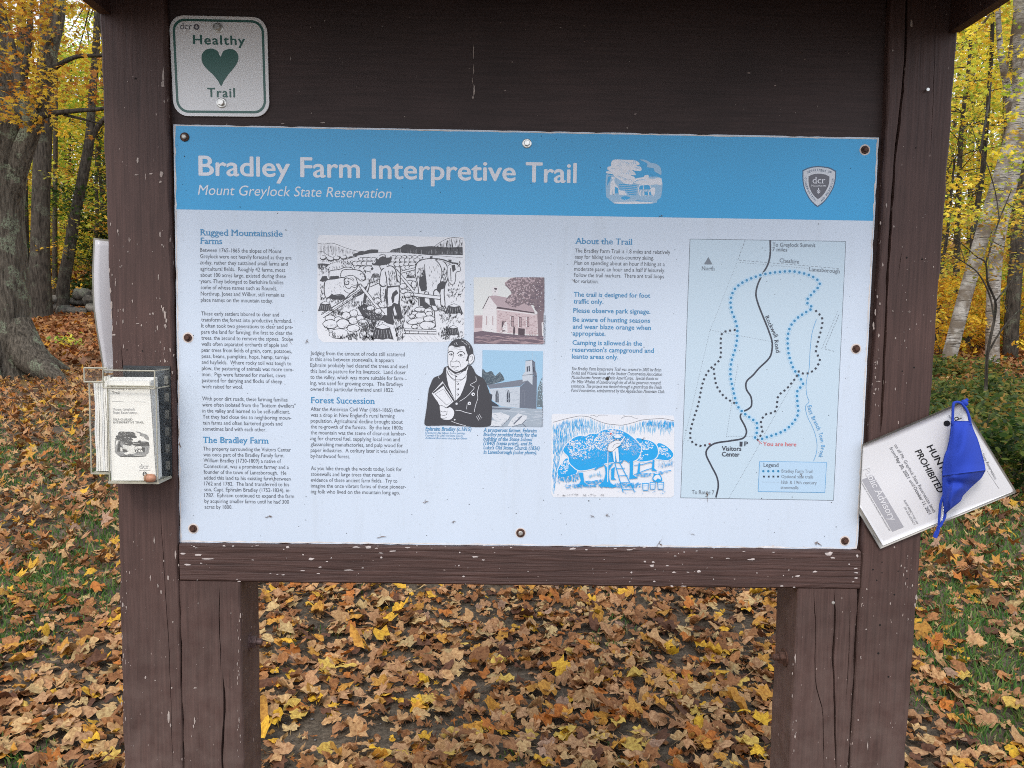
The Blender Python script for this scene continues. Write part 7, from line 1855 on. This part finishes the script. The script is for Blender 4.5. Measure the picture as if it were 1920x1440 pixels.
for pal, lo, hi in (('yellow', 0, 700), ('gold', 700, 1200), ('lime', 1200, 1650), ('pink', 1650, 1780), ('green', 1780, 1900)):
    c = np.stack([X, y, z], 1)[lo:hi]; parts.append(spray(c, 68, r.uniform(.9, 2.1, hi - lo), .17, pal, r, .28, shape=(QUAD, QUADF)))
n2 = 1000; D = r.uniform(15, 60, n2); X = r.uniform(.95 * D + 3.5, 1.5 * D + 16) * np.where(r.random(n2) < .5, -1, 1); y = D - 1.3475; c = np.stack([X, y, terr(X, y) + r.uniform(.3, 14, n2)], 1)
for pal, lo, hi in (('yellow', 0, 450), ('gold', 450, 800), ('lime', 800, 1000)): parts.append(spray(c[lo:hi], 52, r.uniform(.9, 1.9, hi - lo), .15, pal, r, .25, shape=(QUAD, QUADF)))
off = 0; Vs, Fs, Cs = [], [], []
for V, F, Cc in parts: Vs.append(V); Fs.append(F + off); Cs.append(Cc); off += len(V)
o = mesh_obj('far_foliage', np.vstack(Vs), np.vstack(Fs), M['leaves'], None, False, np.vstack(Cs), (0, 0, 0), 'stuff'); tag(o, 'mass of yellow and green autumn foliage of the far wood', 'far wood')
# low brush under the trees
n = 520; D = r.uniform(17, 40, n); X = r.uniform(-1, 1, n) * (.85 * D + 2); y = D - 1.3475
ok = ~((X < -8) & (D < 23)); X, y, n = X[ok], y[ok], int(ok.sum()); z = terr(X, y) + r.uniform(.1, 1.3, n)
c = np.stack([X, y, z], 1); h_ = n // 2; a_ = spray(c[:h_], 60, .7, .06, 'lime', r, .15, shape=(OVL, OVLF)); b_ = spray(c[h_:], 60, .7, .06, 'gold', r, .15, shape=(OVL, OVLF))
o = mesh_obj('undergrowth', np.vstack([a_[0], b_[0]]), np.vstack([a_[1], b_[1] + len(a_[0])]), M['leaves'], None, False, np.vstack([a_[2], b_[2]]), (0, 0, 0), 'stuff'); tag(o, 'low yellow and green undergrowth beneath the woodland trees', 'undergrowth')

# --- green shrubs at the right
def shrub(label, px, D, H, R_, pal, ns, per, size, seed, group='low shrubs right of the kiosk', nm='shrub', cat='shrub', stems=9):
    r = np.random.default_rng(seed); x = xz(px, D); y = D - 1.3475; z = float(terr(x, y)); root = thing(nm, label, cat, (x, y, z), group)
    cs = [np.array([x + r.normal(0, R_ * .5), y + r.normal(0, R_ * .45), z + H * r.uniform(.08, 1)]) for _ in range(ns)]
    mb = MB()
    for c in cs[:stems]: mb.tube([(x + r.normal(0, .06), y + r.normal(0, .06), z - .02), (np.array((x, y, z)) + c) / 2 + r.normal(0, .04, 3), c], [.007, .005, .002], 5, cap=False)
    mb.build('stems', M['thin_bark'], root, kind='stuff')
    V, F, Cc = spray(cs, per, r.uniform(.12, .26, ns), size, pal, r, .05, .55, (OVL, OVLF)); mesh_obj('foliage', V, F, M['leaves'], root, False, Cc, kind='stuff')
for i, q in enumerate((('low dark green shrub right below the tilted notice', 1800, 6.6, .55, .45, 'olive', 40, 22, .034), ('leafy green bush at the lower right edge beside the notice', 1915, 6.1, .60, .50, 'green', 50, 24, .040), ('green bush behind the hanging blue mask', 1845, 7.0, .60, .6, 'olive', 60, 26, .038), ('olive and yellow bush at the right edge above the leafy green bush', 1910, 7.8, .60, .6, 'olive', 55, 26, .036),
                       ('green and yellow bush at the foot of the leaning birch', 1770, 10, .40, .8, 'olive', 80, 30, .040), ('yellow tinted bush at the foot of the upright birch', 1850, 10.5, .40, .8, 'olive', 70, 30, .040), ('dark green bush under the trees at the right edge', 1925, 10, .45, .8, 'olive', 80, 30, .042), ('small green bush half hidden by right post', 1752, 7.2, .55, .45, 'olive', 36, 22, .036), ('low olive bush far behind the notice', 1800, 13.5, .3, .9, 'olive', 70, 30, .044))):
    shrub(*q, 300 + i)
for i, q in enumerate((('yellow and brown thicket at the foot of the leaning birch', 1765, 16, 1.7, 1.1, 'gold', 90, 34, .05), ('tall golden thicket between the two birches', 1835, 17, 1.9, 1.1, 'gold', 90, 34, .05), ('yellow green thicket behind the upright birch', 1900, 17.5, 1.8, 1.1, 'lime', 90, 34, .05), ('yellow thicket at the right edge under the dark trunk', 1960, 16.5, 1.7, 1.1, 'gold', 80, 34, .05))):
    shrub(*q, 380 + i, group='thickets under the birches', nm='thicket', cat='thicket')
for i, q in enumerate((('bright green fern patch above the stone wall', 150, 22.6, .75, .8, 'green', 30, 20, .06), ('low green plant in the litter below the stone wall', 118, 15.5, .22, .22, 'lime', 8, 10, .05), ('dark green bush at the left post above the wall', 200, 23, 2.6, .7, 'green', 70, 34, .055), ('green fern patch at the end of the stone wall', 192, 22, .8, .6, 'green', 24, 20, .055))):
    shrub(*q, 340 + i, group='green plants by the stone wall', nm='fern_patch' if 'fern' in q[0] else 'shrub', cat='fern' if 'fern' in q[0] else 'shrub')

# --- tumbled stone wall at the left
wall_t = thing('stone_wall', 'low tumbled fieldstone wall beyond the maple at left', 'stone wall', (xz(120, 21), 21 - 1.3475, float(terr(xz(120, 21), 19.6))))
M['stone'] = bark('grey_fieldstone', (.045, .042, .036), (.20, .185, .16), 7, 1, .6, .02)
sm_ = []
for i in range(7):
    r = np.random.default_rng(400 + i); V = []; F = []; nu, nv = 9, 6; ph = r.uniform(0, 6.28, 6)
    for j in range(nv + 1):
        th = math.pi * j / nv
        for k_ in range(nu):
            a = 2 * math.pi * k_ / nu; f = 1 + .16 * math.sin(2 * a + ph[0] + th) + .12 * math.sin(3 * a - 2 * th + ph[1]); p = np.array([math.sin(th) * math.cos(a), math.sin(th) * math.sin(a), math.cos(th)]) * f
            p = np.sign(p) * np.abs(p) ** .72; V.append(p)
    for j in range(nv):
        for k_ in range(nu): F.append([j * nu + k_, j * nu + (k_ + 1) % nu, (j + 1) * nu + (k_ + 1) % nu, (j + 1) * nu + k_][::-1])
    o = mesh_obj('stone', V, F, M['stone'], None, True, origin=(0, 0, 0)); sm_.append(o.data); bpy.data.objects.remove(o)
r = np.random.default_rng(8); wl_ = WORLD[wall_t.name]
for row in range(3):
    x = xz(-40, 21)
    while x < xz(235, 21) + 2.5:
        w = r.uniform(.16, .36); x += w * .95; y = 19.65 + r.normal(0, .12) + (row == 0) * -.10; z = float(terr(x, y)) + .08 + row * .20 + r.normal(0, .03)
        if row == 2 and r.random() < .4: x += w; continue
        o = bpy.data.objects.new('stone', sm_[int(r.integers(0, 7))]); COL.objects.link(o); o.parent = wall_t
        o.location = (x - wl_[0], y - wl_[1], z - wl_[2]); o.rotation_euler = (r.normal(0, .2), r.normal(0, .2), r.uniform(-.5, .5)); o.scale = (w, r.uniform(.18, .3), r.uniform(.10, .17)); x += w * .95
bpy.context.view_layer.update()
